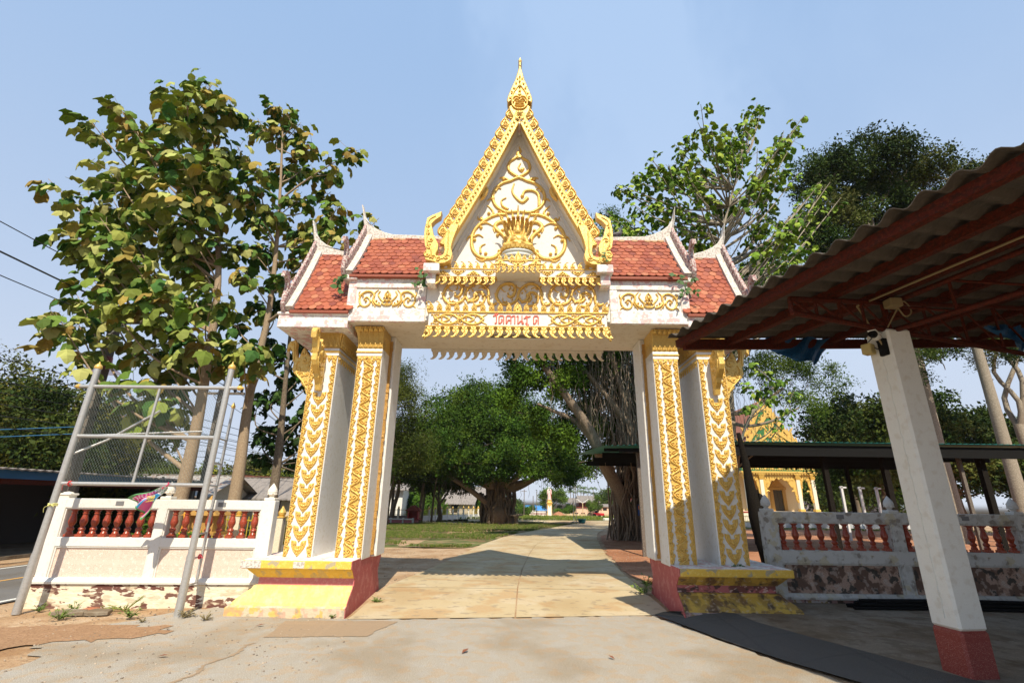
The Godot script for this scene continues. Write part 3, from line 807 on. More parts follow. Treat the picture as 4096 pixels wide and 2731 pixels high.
func centre_block(gate: Node3D) -> void:
	var up := kanok_up().mesh(); var down := kanok_down().mesh()
	var b := B.new()
	b.box(Vector3(-1.63, 4.60, -.2), Vector3(1.63, 5.60, .004), .01)
	b.box(Vector3(-1.42, 4.62, -.2), Vector3(1.42, 5.58, .03), .008)
	var block := obj("scroll_panel", b, M.white, gate)
	# the scrolls, three pairs
	b = B.new()
	for k in 3:
		var o := Vector2(k * .945, 0)
		stroke(b, [-1.122, 5.082, -1.075, 5.05, -1.024, 5.083, -.99, 5.183, -1.017, 5.274, -1.088, 5.307, -1.179, 5.297, -1.267, 5.238, -1.315, 5.138, -1.326, 5.055, -1.267, 4.949, -1.189, 4.909, -1.099, 4.91, -.995, 4.96, -.946, 5.043, -.928, 5.142, -.885, 5.209, -.811, 5.276, -.713, 5.311, -.613, 5.278, -.542, 5.195, -.516, 5.088, -.521, 4.981, -.489, 4.917, -.421, 4.909, -.376, 4.934], .030, .026, .04, 0, o, 1.0, 3)
		stroke(b, [-.754, 4.971, -.711, 5.02, -.728, 5.086, -.774, 5.102, -.771, 5.02, -.889, 4.945], .028, .026, .036, 0, o, 1.0, 3)
		stroke(b, [-.923, 5.043, -.883, 4.978, -.814, 4.962, -.74, 4.979, -.704, 5.029], .026, .02, .034, 0, o, 1.0, 3)
		stroke(b, [-.78, 5.061, -.745, 5.127, -.67, 5.144, -.6, 5.096, -.589, 4.997, -.632, 4.915, -.721, 4.882, -.782, 4.897], .024, .024, .034, 0, o, 1.0, 3)
		for q in [[-.98, 5.299, -.947, 5.233, -.885, 5.217], [-1.156, 5.156, -1.187, 5.156, -1.235, 5.205, -1.262, 5.272], [-1.367, 5.113, -1.327, 5.088, -1.317, 5.039], [-1.086, 5.265, -1.076, 5.223, -1.104, 5.181], [-1.211, 5.04, -1.208, 4.974, -1.161, 4.942], [-.71, 5.202, -.657, 5.236, -.603, 5.211], [-.832, 5.226, -.815, 5.176, -.784, 5.152], [-.683, 5.087, -.638, 5.103, -.598, 5.054]]: stroke(b, q, .006, .017, .028, 0, o, 1.0, 4)
		for q in [-1.109, 5.273, -1.036, 5.182, -1.043, 5.001, -1.146, 4.959, -.787, 5.243, -.866, 5.126, -.651, 5.286, -.603, 5.203, -.699, 5.128, -.629, 5.054, -.546, 5.055, -.671, 4.947, -.529, 5.262, -1.12, 5.12].size() / 2:
			var l := [-1.109, 5.273, -1.036, 5.182, -1.043, 5.001, -1.146, 4.959, -.787, 5.243, -.866, 5.126, -.651, 5.286, -.603, 5.203, -.699, 5.128, -.629, 5.054, -.546, 5.055, -.671, 4.947, -.529, 5.262, -1.12, 5.12]
			b.boss(Vector2(l[q * 2], l[q * 2 + 1]) + o, .018, .018, .042)
	var r := obj("scroll_relief", b, M.gold, block)
	r.position.z = .03
	# name fascia
	b = B.new()
	b.box(Vector3(-1.53, 4.43, -.02), Vector3(1.53, 4.685, .2), .008)
	var fascia := obj("name_fascia", b, M.white, gate)
	b = B.new()
	b.box(Vector3(-1.55, 4.668, .0), Vector3(1.55, 4.70, .225), .01)
	b.box(Vector3(-1.55, 4.415, .0), Vector3(1.55, 4.44, .222), .01)
	obj("gilt_moulding", b, M.gold, fascia)
	for i in 21:
		var x := -1.5 + i * .15
		if i == 10:
			b = B.new()
			b.prism(P2([-.07, 0, .07, 0, .075, .05, .055, .12, .0, .2, -.055, .12, -.075, .05]), 0, .035, .01)
			b.relief(P2([-.045, .02, -.045, .07, 0, .16, .045, .07, .045, .02]), .012, .016, .034, 3)
			b.boss(Vector2(0, .06), .02, .03, .025, .034)
			piece("centre_leaf", b.mesh(), M.gold, fascia, Transform3D(Basis.IDENTITY, Vector3(x, 4.70, .18)))
		else:
			piece("upright_leaf", up, M.gold, fascia, Transform3D(Basis(Vector3.RIGHT, .12) * Basis.from_scale(Vector3(.145 * (1.0 if x < 0.0 else -1.0), .19, .145)), Vector3(x, 4.695, .18)))
		var xd := -1.5 + i * .15
		piece("hanging_leaf", down, M.gold, fascia, Transform3D(Basis(Vector3.RIGHT, -.12) * Basis.from_scale(Vector3(.15 * (1.0 if xd < .05 else -1.0), .20, .14)), Vector3(xd, 4.425, .19)))
	for s in [-1.0, 1.0]:   # leaves that turn the corners, flaring outwards
		for i in 2:
			var t := Basis(Vector3.UP, PI / 2 * s) * Basis(Vector3.RIGHT, .25)
			piece("upright_leaf", up, M.gold, fascia, Transform3D(t * Basis.from_scale(Vector3(.12 * s, .19, .13)), Vector3(1.53 * s, 4.695, .14 - i * .12)))
			t = Basis(Vector3.UP, PI / 2 * s) * Basis(Vector3.RIGHT, -.3)
			piece("hanging_leaf", down, M.gold, fascia, Transform3D(t * Basis.from_scale(Vector3(.12 * s, .20, .13)), Vector3(1.54 * s, 4.425, .14 - i * .12)))
	for s in [-1.0, 1.0]:
		b = B.new()
		for k in 2:
			var c := .62 + .16 + k * .42
			for m in [-1.0, 1.0]:
				stroke(b, [c - .2, 0, c - .1, .075 * m, c + .05, .085 * m, c + .2, .0], .022, .022, .028, 0, Vector2.ZERO, s, 4)
				stroke(b, [c + .2, 0, c + .24, .07 * m, c + .14, .095 * m], .02, .008, .026, 0, Vector2.ZERO, s, 4)
				stroke(b, [c + .2, 0, c + .13, .05 * m, c + .05, .05 * m, c - .04, .0], .018, .018, .026, 0, Vector2.ZERO, s, 4)
				for q in [[.02, .03], [.09, .055], [.16, .08], [.27, .08], [.2, .045], [-.06, .05], [.1, .02]]: b.boss(Vector2((c + q[0]) * s, q[1] * m), .02, .017, .03, 0, 6)
			b.boss(Vector2((c + .2) * s, 0), .04, .04, .05, 0, 8)
		for m in [-1.0, 1.0]:
			stroke(b, [.64, .02 * m, .60, .05 * m, .52, .095 * m], .026, .006, .026, 0, Vector2.ZERO, s, 4)
		r = obj("fascia_relief", b, M.gold, fascia)
		r.position = Vector3(0, 4.555, .2)
	letters(fascia)
	# cornice with triangles of relief
	b = B.new()
	b.box(Vector3(-1.40, 5.36, -.02), Vector3(1.40, 5.52, .19), .008)
	var corn := obj("cornice", b, M.white, gate)
	b = B.new()
	b.box(Vector3(-1.42, 5.505, .0), Vector3(1.42, 5.53, .208), .009)
	b.box(Vector3(-1.45, 5.35, .0), Vector3(1.45, 5.372, .208), .009)
	obj("gilt_moulding", b, M.gold, corn)
	for s in [-1.0, 1.0]:
		for i in 8:
			var x: float = (.46 + i * .128) * s
			piece("upright_leaf", up, M.gold, corn, Transform3D(Basis.from_scale(Vector3(.12 * -s, .14, .13)), Vector3(x, 5.525, .175)))
		for i in 9:
			var x: float = (.44 + i * .122) * s
			piece("hanging_leaf", down, M.gold, corn, Transform3D(Basis(Vector3.RIGHT, -.1) * Basis.from_scale(Vector3(.12 * -s, .15, .13)), Vector3(x, 5.36, .18)))
		b = B.new()
		for i in 4:
			var c: float = (.52 + i * .27)
			var d := 1.0 if i % 2 else -1.0
			b.prism(P2([(c - .13) * s, -.045 * d, (c + .13) * s, -.045 * d, (c + .05) * s, .02 * d, c * s, .05 * d, (c - .05) * s, .02 * d]), 0, .012, .003)
			for q in [[0, -.02, .028], [-.05, -.03, .02], [.05, -.03, .02], [.09, -.036, .014], [-.09, -.036, .014], [0, .02, .018], [.03, .0, .014], [-.03, 0, .014]]: b.boss(Vector2((c + q[0]) * s, q[1] * d), q[2], q[2] * .8, .026, .01, 6)
		r = obj("triangle_relief", b, M.gold, corn)
		r.position = Vector3(0, 5.437, .19)
	# ledge for the statue
	b = B.new()
	b.box(Vector3(-.375, 5.345, -.02), Vector3(.375, 5.50, .56), .008)
	var ledge := obj("statue_ledge", b, M.white, gate)
	b = B.new()
	b.box(Vector3(-.39, 5.488, .0), Vector3(.39, 5.512, .578), .008)
	b.box(Vector3(-.388, 5.385, .0), Vector3(.388, 5.402, .576), .006)
	obj("gilt_moulding", b, M.gold, ledge)
	for i in 8:
		var x := -.336 + i * .096
		piece("hanging_leaf", down, M.gold, ledge, Transform3D(Basis.from_scale(Vector3(.092 * (1.0 if x < 0.0 else -1.0), .12, .11)), Vector3(x, 5.385, .56)))
	for i in 7:
		var x := -.315 + i * .105
		if i == 3:
			b = B.new()
			b.prism(P2([-.06, 0, .06, 0, .06, .05, .04, .1, .0, .17, -.04, .1, -.06, .05]), 0, .03, .008)
			b.relief(P2([-.035, .02, -.03, .06, 0, .125, .03, .06, .035, .02]), .01, .014, .03, 3)
			piece("centre_leaf", b.mesh(), M.gold, ledge, Transform3D(Basis.IDENTITY, Vector3(x, 5.51, .54)))
		else:
			piece("upright_leaf", up, M.gold, ledge, Transform3D(Basis.from_scale(Vector3(.10 * (1.0 if x < 0.0 else -1.0), .115, .11)), Vector3(x, 5.51, .545)))
	b = B.new()
	for q in [[0, .17, -1.0], [-.3, .13, 1.0], [.3, .13, 1.0]]:
		b.prism(P2([q[0] - q[1], -.04 * q[2], q[0] + q[1], -.04 * q[2], q[0] + .03, .045 * q[2], q[0] - .03, .045 * q[2]]), 0, .012, .003)
		for k in 7: b.boss(Vector2(q[0] + (k - 3) * .035, (-.02 + absf(k - 3) * -.004) * q[2]), .018, .018, .026, .01, 6)
		b.boss(Vector2(q[0], .015 * q[2]), .024, .02, .03, .01, 6)
	r = obj("triangle_relief", b, M.gold, ledge)
	r.position = Vector3(0, 5.445, .56)

func letters(fascia: Node3D) -> void:   # the temple's name in raised red Thai letters
	# each letter: strokes in a grid 100 units to the cap height, then how far it is set along
	var set := [
		[[5, 92, 18, 100, 38, 100, 42, 92, 42, 12, 36, 2, 26, 4], [22, 132, 26, 120, 40, 112, 54, 118, 60, 132]],
		[[8, 2, 8, 80, 20, 98, 52, 98, 64, 84, 64, 2], [8, 2, 26, 4, 44, 30, 46, 46, 38, 54]],
		[[8, 2, 8, 84, 20, 98, 52, 98, 64, 84, 64, 2], [14, 2, 28, 38, 40, 46, 50, 40]],
		[[4, 86, 16, 97, 32, 97, 38, 88, 38, 2]],
		[[4, 90, 14, 97, 18, 88, 14, 4, 24, 4, 44, 30, 62, 34, 78, 12, 80, 4, 66, 4], [64, 97, 64, 10]],
		[[2, 66, 20, 78, 36, 68, 36, 8, 30, 2, 22, 6], [14, 76, 26, 96, 50, 86, 74, 94], [30, -6, 34, -24, 50, -24, 52, -8]],
		[[8, 2, 8, 80, 20, 98, 52, 98, 64, 84, 64, 2], [8, 2, 26, 2, 44, 34, 46, 44, 38, 50]]]
	var x := [-.421, -.328, -.204, -.10, -.015, .111, .263]
	var k := .00146
	for i in set.size():
		var b := B.new()
		for st in set[i]:
			var p := PackedVector2Array()
			for j in range(0, st.size(), 2): p.append(Vector2(st[j] * k * .98, st[j + 1] * k))
			for j in p.size() - 1:
				var d: Vector2 = (p[j + 1] - p[j]).normalized()
				var o := Vector2(-d.y, d.x) * .0095
				var e := d * .0065
				b.prism(PackedVector2Array([p[j] - e - o, p[j + 1] + e - o, p[j + 1] + e + o, p[j] - e + o]), 0, .014 + .0006 * j, .002)
		var m := obj("raised_letter", b, M.red, fascia)
		m.position = Vector3(x[i], 4.482, .2)

func gable(gate: Node3D) -> void:
	var b := B.new()
	# roof slabs over the gable, white underneath, and the wall they shelter
	var L := func(t: float, o: float) -> Vector2:   # along the left slope from the top, o out from it
		var p := Vector2(-1.34 * t, 8.90 - 2.96 * t - .10 * sin(PI * t))
		return p + Vector2(-.91, .41) * o
	for s in [-1.0, 1.0]:
		b = B.new()
		var o := PackedVector2Array()
		for i in 9: o.append(L.call(i / 8.0 * 1.03, .03))
		for i in 9: o.append(L.call((1.0 - i / 8.0) * 1.03, -.07))
		if s > 0.0: o = mirror2(o)
		b.prism(o, -1.62, .21)
		obj("gable_roof_slab", b, M.white, gate)
		# gilded bargeboard
		b = B.new()
		o = PackedVector2Array()
		for i in 13: o.append(L.call(i / 12.0 * 1.0, .075))
		for i in 13: o.append(L.call((1.0 - i / 12.0) * 1.0, -.085))
		if s > 0.0: o = mirror2(o)
		b.prism(o, .19, .30, .012)
		for i in 34:
			var c: Vector2 = L.call((i + .7) / 34.5, .0)
			if s > 0.0: c.x = -c.x
			b.boss(c, .036, .036, .03, .29, 8)
			b.boss(c, .016, .016, .045, .29, 6)
			for k in 4:
				var q := c + Vector2.from_angle(PI / 4 + k * PI / 2 + .42 * s) * .048
				b.boss(q, .014, .014, .022, .29, 5)
		for e in [.066, -.076]:
			var p := PackedVector2Array()
			for i in 13:
				var c: Vector2 = L.call(i / 12.0, e)
				if s > 0.0: c.x = -c.x
				p.append(c)
			b.relief(p, .014, .02, .288, 3)
		var barge := obj("bargeboard", b, M.gold, gate)
		# flame leaves along its outer edge
		var lm := bai_raka().mesh()
		for i in 13:
			var c: Vector2 = L.call((i + .0) / 13.0 * .965 + .018, .075)
			piece("flame_leaf", lm, M.gold, barge, Transform3D(Basis.from_scale(Vector3(.25 * -s, .275, .26)), Vector3((c.x - .095) * -s, c.y - .05, .20)))
		# rising serpent tail at the foot
		b = B.new()
		o = P2([-1.073, 6.34, -1.168, 6.025, -1.196, 5.861, -1.162, 5.739, -1.192, 5.618, -1.288, 5.557, -1.413, 5.546, -1.488, 5.585, -1.634, 5.623, -1.669, 5.734, -1.626, 5.816, -1.664, 5.918, -1.688, 6.083, -1.687, 6.25, -1.655, 6.462, -1.566, 6.523, -1.40, 6.60, -1.417, 6.49, -1.513, 6.416, -1.572, 6.335, -1.552, 6.251, -1.522, 6.126, -1.47, 6.023, -1.421, 5.92, -1.426, 5.818, -1.461, 5.736, -1.44, 5.696, -1.368, 5.697, -1.316, 5.738, -1.303, 5.819, -1.33, 5.983, -1.302, 6.128, -1.221, 6.339])
		if s > 0.0: o = mirror2(o)
		b.prism(o, .20, .34, .006)
		for q in [[-1.60, 5.72, .07, 2.0], [-1.50, 5.66, .05, 0.0], [-1.58, 5.87, .06, 1.0], [-1.56, 6.02, .06, 3.0], [-1.61, 6.15, .05, 1.5], [-1.62, 6.30, .045, 2.5], [-1.40, 5.62, .05, 1.0], [-1.26, 5.66, .06, 0.5]]: curl(b, Vector2(q[0] * -s, q[1]), q[2], q[3], -s, .03, .335)
		for q in [[-1.25, 6.2, -1.25, 6.0, -1.25, 5.8, -1.3, 5.66, -1.42, 5.62], [-1.55, 5.65, -1.54, 5.8, -1.62, 5.98, -1.63, 6.2, -1.62, 6.4, -1.5, 6.5]]: stroke(b, q, .018, .01, .03, .335, Vector2.ZERO, -s)
		obj("serpent_tail", b, M.gold, barge)
		# purlin ends and hanging leaves
		for q in [[.39, 8.02, .035], [.745, 7.24, .04], [1.07, 6.47, .04]]:
			b = B.new()
			b.box(Vector3(q[0] * s - q[2], q[1] - q[2], -.1), Vector3(q[0] * s + q[2], q[1] + q[2], .27), .006)
			obj("purlin_end", b, M.worn, gate)
		b = B.new()
		o = P2([.62, 7.30, .70, 7.36, .74, 7.28, .725, 7.16, .70, 7.06, .72, 6.98, .66, 7.02, .61, 7.10, .575, 7.2])
		if s < 0.0: o = mirror2(o)
		b.prism(o, .10, .19, .02)
		obj("hanging_leaf", b, M.gold, gate)
		# blocks that carry the foot of the gable
		b = B.new()
		b.box(Vector3(minf(1.38 * s, 1.66 * s), 5.40, -.1), Vector3(maxf(1.38 * s, 1.66 * s), 5.555, .34), .01)
		b.box(Vector3(minf(1.45 * s, 1.62 * s), 5.20, -.1), Vector3(maxf(1.45 * s, 1.62 * s), 5.41, .24), .01)
		obj("gable_foot_block", b, M.worn, gate)
	b = B.new()
	b.prism(P2([-1.44, 5.50, 1.44, 5.50, .02, 8.66, -.02, 8.66]), -.22, -.05)
	var ty := obj("tympanum", b, M.white, gate)
	b = B.new()
	for s in [-1.0, 1.0]: b.relief(P2([0, 8.50, -1.12 * s, 6.0]), .018, .02, 0, 3)
	var o2 := obj("inner_moulding", b, M.white, ty)
	o2.position.z = -.05
	b = B.new()
	b.at(Transform3D(Basis(Vector3.BACK, PI / 4), Vector3(0, 8.71, 0)))
	b.box(Vector3(-.07, -.07, -.2), Vector3(.07, .07, .30), .008)
	obj("ridge_beam_end", b, M.worn, gate)
	# scrollwork of the tympanum
	b = B.new()
	for s in [-1.0, 1.0]:
		for q in [[[.031, 7.648, .169, 7.754, .214, 7.859, .181, 7.995, .092, 8.07, .01, 8.146], .026, .02], [[-.02, 7.632, .069, 7.60, .169, 7.546, .319, 7.488, .442, 7.372, .503, 7.199, .464, 7.027, .366, 6.912, .22, 6.84, .02, 6.853], .024, .024], [[.194, 7.546, .294, 7.621, .381, 7.607], .028, .006], [[.465, 7.155, .539, 7.142, .612, 7.085], .026, .006],
			[[.218, 6.786, .382, 6.787, .536, 6.726, .698, 6.602, .83, 6.438, .871, 6.245, .849, 6.044, .74, 5.904, .581, 5.853, .431, 5.881, .325, 5.989, .246, 6.108, .237, 6.239, .282, 6.341, .381, 6.434, .444, 6.517, .399, 6.599, .309, 6.63, .209, 6.598], .026, .034],
			[[.509, 6.736, .483, 6.83, .529, 6.915, .603, 6.99], .026, .006], [[.662, 6.623, .7, 6.706, .754, 6.675, .773, 6.738], .02, .008], [[.716, 6.582, .598, 6.601, .48, 6.538], .02, .006], [[.845, 6.296, .748, 6.346, .657, 6.294], .02, .006], [[.697, 5.953, .707, 6.063, .673, 6.122, .611, 6.152], .02, .006],
			[[.33, 6.40, .40, 6.46, .47, 6.50, .44, 6.40], .03, .01], [[.55, 5.87, .60, 5.83, .68, 5.80, .78, 5.86], .02, .006], [[.45, 7.30, .40, 7.38, .34, 7.36], .018, .005], [[.86, 6.32, .93, 6.30, .97, 6.22], .02, .006], [[.3, 6.77, .34, 6.84, .40, 6.86], .018, .006]]: stroke(b, q[0], q[1] * 1.3, q[2] * 1.35, .042, 0, Vector2.ZERO, s)
		for q in [.6, 5.952, .817, 6.235, .705, 6.499, .699, 6.664, .565, 6.81, .352, 6.009, .389, 6.342, .3, 6.444, .318, 6.713, .3, 7.58, .5, 7.12, .19, 7.78].size() / 2:
			var l := [.6, 5.952, .817, 6.235, .705, 6.499, .699, 6.664, .565, 6.81, .352, 6.009, .389, 6.342, .3, 6.444, .318, 6.713, .3, 7.58, .5, 7.12, .19, 7.78]
			b.boss(Vector2(l[q * 2] * s, l[q * 2 + 1]), .036, .036, .05)
	for q in [[[.011, 8.085, -.023, 8.192, .027, 8.254, .001, 8.36], .05, .008], [[-.092, 7.485, -.127, 7.309, -.051, 7.165, .072, 7.066, .17, 7.167], .012, .03], [[.391, 6.969, .38, 7.227, .269, 7.327, .12, 7.311, .072, 7.195], .024, .02], [[.03, 7.96, -.01, 7.85, .05, 7.78, .08, 7.84], .01, .026], [[-.2, 6.9, -.31, 6.98, -.33, 7.1, -.24, 7.16], .022, .008]]: stroke(b, q[0], q[1] * 1.3, q[2] * 1.4, .042)
	b.boss(Vector2(.07, 7.2), .04, .04, .05)
	b.boss(Vector2(.05, 7.8), .035, .035, .05)
	o2 = obj("tympanum_scrollwork", b, M.gold, ty)
	o2.position.z = -.05
	# finial with a guardian face
	b = B.new()
	var h := P2([.13, 8.80, .20, 8.95, .215, 9.05, .165, 9.09, .15, 9.14, .175, 9.19, .235, 9.14, .255, 9.22, .235, 9.32, .19, 9.46, .145, 9.60, .10, 9.72, .07, 9.84, .05, 9.93, .03, 10.02, .016, 10.12, .012, 10.18, .036, 10.25, .0, 10.34])
	var full := PackedVector2Array()
	for k in h: full.append(k)
	for i in range(h.size() - 2, -1, -1): full.append(Vector2(-h[i].x, h[i].y))
	b.prism(full, .10, .30, .02)
	for s in [-1.0, 1.0]:
		b.boss(Vector2(.055 * s, 9.15), .034, .022, .05, .30)
		stroke(b, [.012, 9.20, .06, 9.225, .10, 9.20, .12, 9.14], .016, .012, .04, .30, Vector2.ZERO, s)
		stroke(b, [.0, 9.25, .06, 9.29, .13, 9.25, .15, 9.16, .14, 9.06, .08, 8.99, .0, 8.97], .018, .018, .035, .30, Vector2.ZERO, s)
		stroke(b, [.0, 9.105, .05, 9.11, .09, 9.09, .085, 9.05, .0, 9.04], .012, .01, .04, .30, Vector2.ZERO, s)
		stroke(b, [.16, 9.2, .13, 9.36, .06, 9.5, .0, 9.6], .016, .012, .03, .30, Vector2.ZERO, s)
		for q in [[.19, 9.26, .04, 1.0], [.16, 9.38, .04, 2.0], [.12, 9.5, .035, 1.0], [.08, 9.62, .03, 2.0], [.05, 9.74, .024, 1.0]]: curl(b, Vector2(q[0] * s, q[1]), q[2], q[3], s, .03, .295)
	b.boss(Vector2(0, 9.145), .03, .04, .075, .30)
	for q in [[0, 9.33, .04, .05], [0, 9.42, .03, .05], [0, 9.55, .03, .045], [0, 9.68, .022, .05], [0, 9.8, .018, .05], [0, 9.075, .05, .012], [0, 8.88, .06, .05]]: b.boss(Vector2(q[0], q[1]), q[2], q[3], .045, .30)
	obj("finial", b, M.gold, gate)

# ---------------------------------------------------------------- walls, frame, flag
func bud_mesh() -> B:
	var b := B.new()
	b.lathe(PackedVector2Array([Vector2(.0, .0), Vector2(.055, .0), Vector2(.045, .012), Vector2(.03, .025), Vector2(.045, .04), Vector2(.072, .07), Vector2(.078, .10), Vector2(.068, .14), Vector2(.045, .18), Vector2(.02, .215), Vector2(.0, .24)]), 12)
	for row in 3:
		for k in 6:
			var a := TAU * (k + .5 * (row % 2)) / 6
			var rr: float = [.074, .070, .052][row]; var yy: float = [.085, .125, .16][row]
			b.at(Transform3D(Basis(Vector3.UP, a) * Basis(Vector3.RIGHT, -.25 - row * .15), Vector3(sin(a), 0, cos(a)) * rr * .93 + Vector3(0, yy - .03, 0)))
			b.prism(P2([-.026, 0, .026, 0, .03, .025, .016, .05, 0, .072, -.016, .05, -.03, .025]), 0, .008, .004)
	b.at(Transform3D.IDENTITY)
	return b

func baluster_mesh(h: float) -> B:
	var b := B.new()
	b.box(Vector3(-.055, 0, -.05), Vector3(.055, .042, .05), .006)
	b.box(Vector3(-.047, h - .035, -.045), Vector3(.047, h, .045), .006)
	var pr := PackedVector2Array()
	for q in [[.046, .042], [.048, .06], [.036, .085], [.033, .09], [.045, .105], [.05, .12], [.044, .135], [.03, .15], [.028, .155], [.042, .185], [.055, .22], [.054, .25], [.042, .30], [.033, .335], [.031, .345], [.042, .352], [.042, .364], [.032, .37], [.032, .385], [.046, .395], [.043, .405], [.04, .44]]: pr.append(Vector2(q[0], q[1] * h / .44))
	b.lathe(pr, 12)
	return b

# bays lie between posts; everything in metres along the wall, up, and out of its face
func balustrade(w: Node3D, posts: Array, counts: Array, y: Dictionary, m: Dictionary) -> void:
	var b: B
	var end: float = posts[posts.size() - 1][1]
	b = B.new()
	b.box(Vector3(posts[0][0] - .02, y.base, -.2), Vector3(end + .02, y.ledge - .06, .03), .01)
	obj("footing", b, m.foot, w)
	b = B.new()
	b.at(Transform3D(Basis(Vector3(0, 0, 1), Vector3.UP, Vector3(-1, 0, 0)), Vector3(0, 0, 0)))
	b.prism(P2([-.23, y.ledge - .06, .06, y.ledge - .06, .065, y.ledge - .03, .04, y.ledge - .01, .012, y.ledge + .02, -.19, y.ledge + .02]), -end - .03, -posts[0][0] + .03)
	obj("ledge", b, m.paint, w)
	for i in posts.size():
		var p: Array = posts[i]
		b = B.new()
		b.box(Vector3(p[0], y.ledge, -.18), Vector3(p[1], y.top - .002, .004), .008)
		var po := obj("wall_post", b, m.paint, w)
		var c: float = (p[0] + p[1]) / 2
		b = B.new()
		b.box(Vector3(c - .085, y.top - .004, -.175), Vector3(c + .085, y.top + .045, -.005), .008)
		if p[2] == 0:
			b.box(Vector3(c - .105, y.top + .04, -.19), Vector3(c + .105, y.top + .075, .01), .012)
			b.at(Transform3D(Basis.IDENTITY, Vector3(c, y.top + .07, -.09)))
			b.lathe(PackedVector2Array([Vector2(.08, 0), Vector2(.06, .022), Vector2(.0, .034)]), 10)
			obj("post_cap", b, m.bud, po)
		else:
			obj("post_cap", b, m.bud, po)
			piece("lotus_bud", m.budmesh, m.bud, po, Transform3D(Basis.IDENTITY, Vector3(c, y.top + .04, -.09)))
	for i in posts.size() - 1:
		var u0: float = posts[i][1]; var u1: float = posts[i + 1][0]
		b = B.new()
		b.box(Vector3(u0 - .01, y.open1, -.17), Vector3(u1 + .01, y.top, 0), .006)
		obj("top_rail", b, m.paint, w)
		b = B.new()
		b.box(Vector3(u0 - .01, y.mid, -.17), Vector3(u1 + .01, y.open0, 0), .006)
		obj("bottom_rail", b, m.paint, w)
		b = B.new()
		b.box(Vector3(u0 - .01, y.ledge, -.15), Vector3(u1 + .01, y.mid + .01, -.035))
		var pn := obj("wall_panel", b, m.panel, w)
		b = B.new()   # frame moulding round the panel
		for q in [[u0, y.mid - .022, u1, y.mid + .002], [u0, y.ledge, u0 + .022, y.mid - .02], [u1 - .022, y.ledge, u1, y.mid - .02]]: b.box(Vector3(q[0], q[1], -.04), Vector3(q[2], q[3], -.012), .006)
		obj("panel_moulding", b, m.paint, pn)
		b = B.new()
		for q in [[u0, y.open1 - .018, u1, y.open1 + .002], [u0, y.open0, u0 + .018, y.open1 - .016], [u1 - .018, y.open0, u1, y.open1 - .016]]: b.box(Vector3(q[0], q[1], -.06), Vector3(q[2], q[3], -.014), .005)
		obj("opening_moulding", b, m.paint, w)
		var n: int = counts[i]
		for k in n:
			var x: float = u0 + .10 + (u1 - u0 - .20) * k / (n - 1)
			piece("baluster", m.balmesh, m.bal, w, Transform3D(Basis(Vector3.UP, .0), Vector3(x, y.open0, -.085)))
		b = B.new()
		b.box(Vector3(lerpf(u0, u1, .53), y.top - .105, -.01), Vector3(lerpf(u0, u1, .53) + .125, y.top - .035, .006), .003)
		obj("rail_plate", b, m.plate, w)

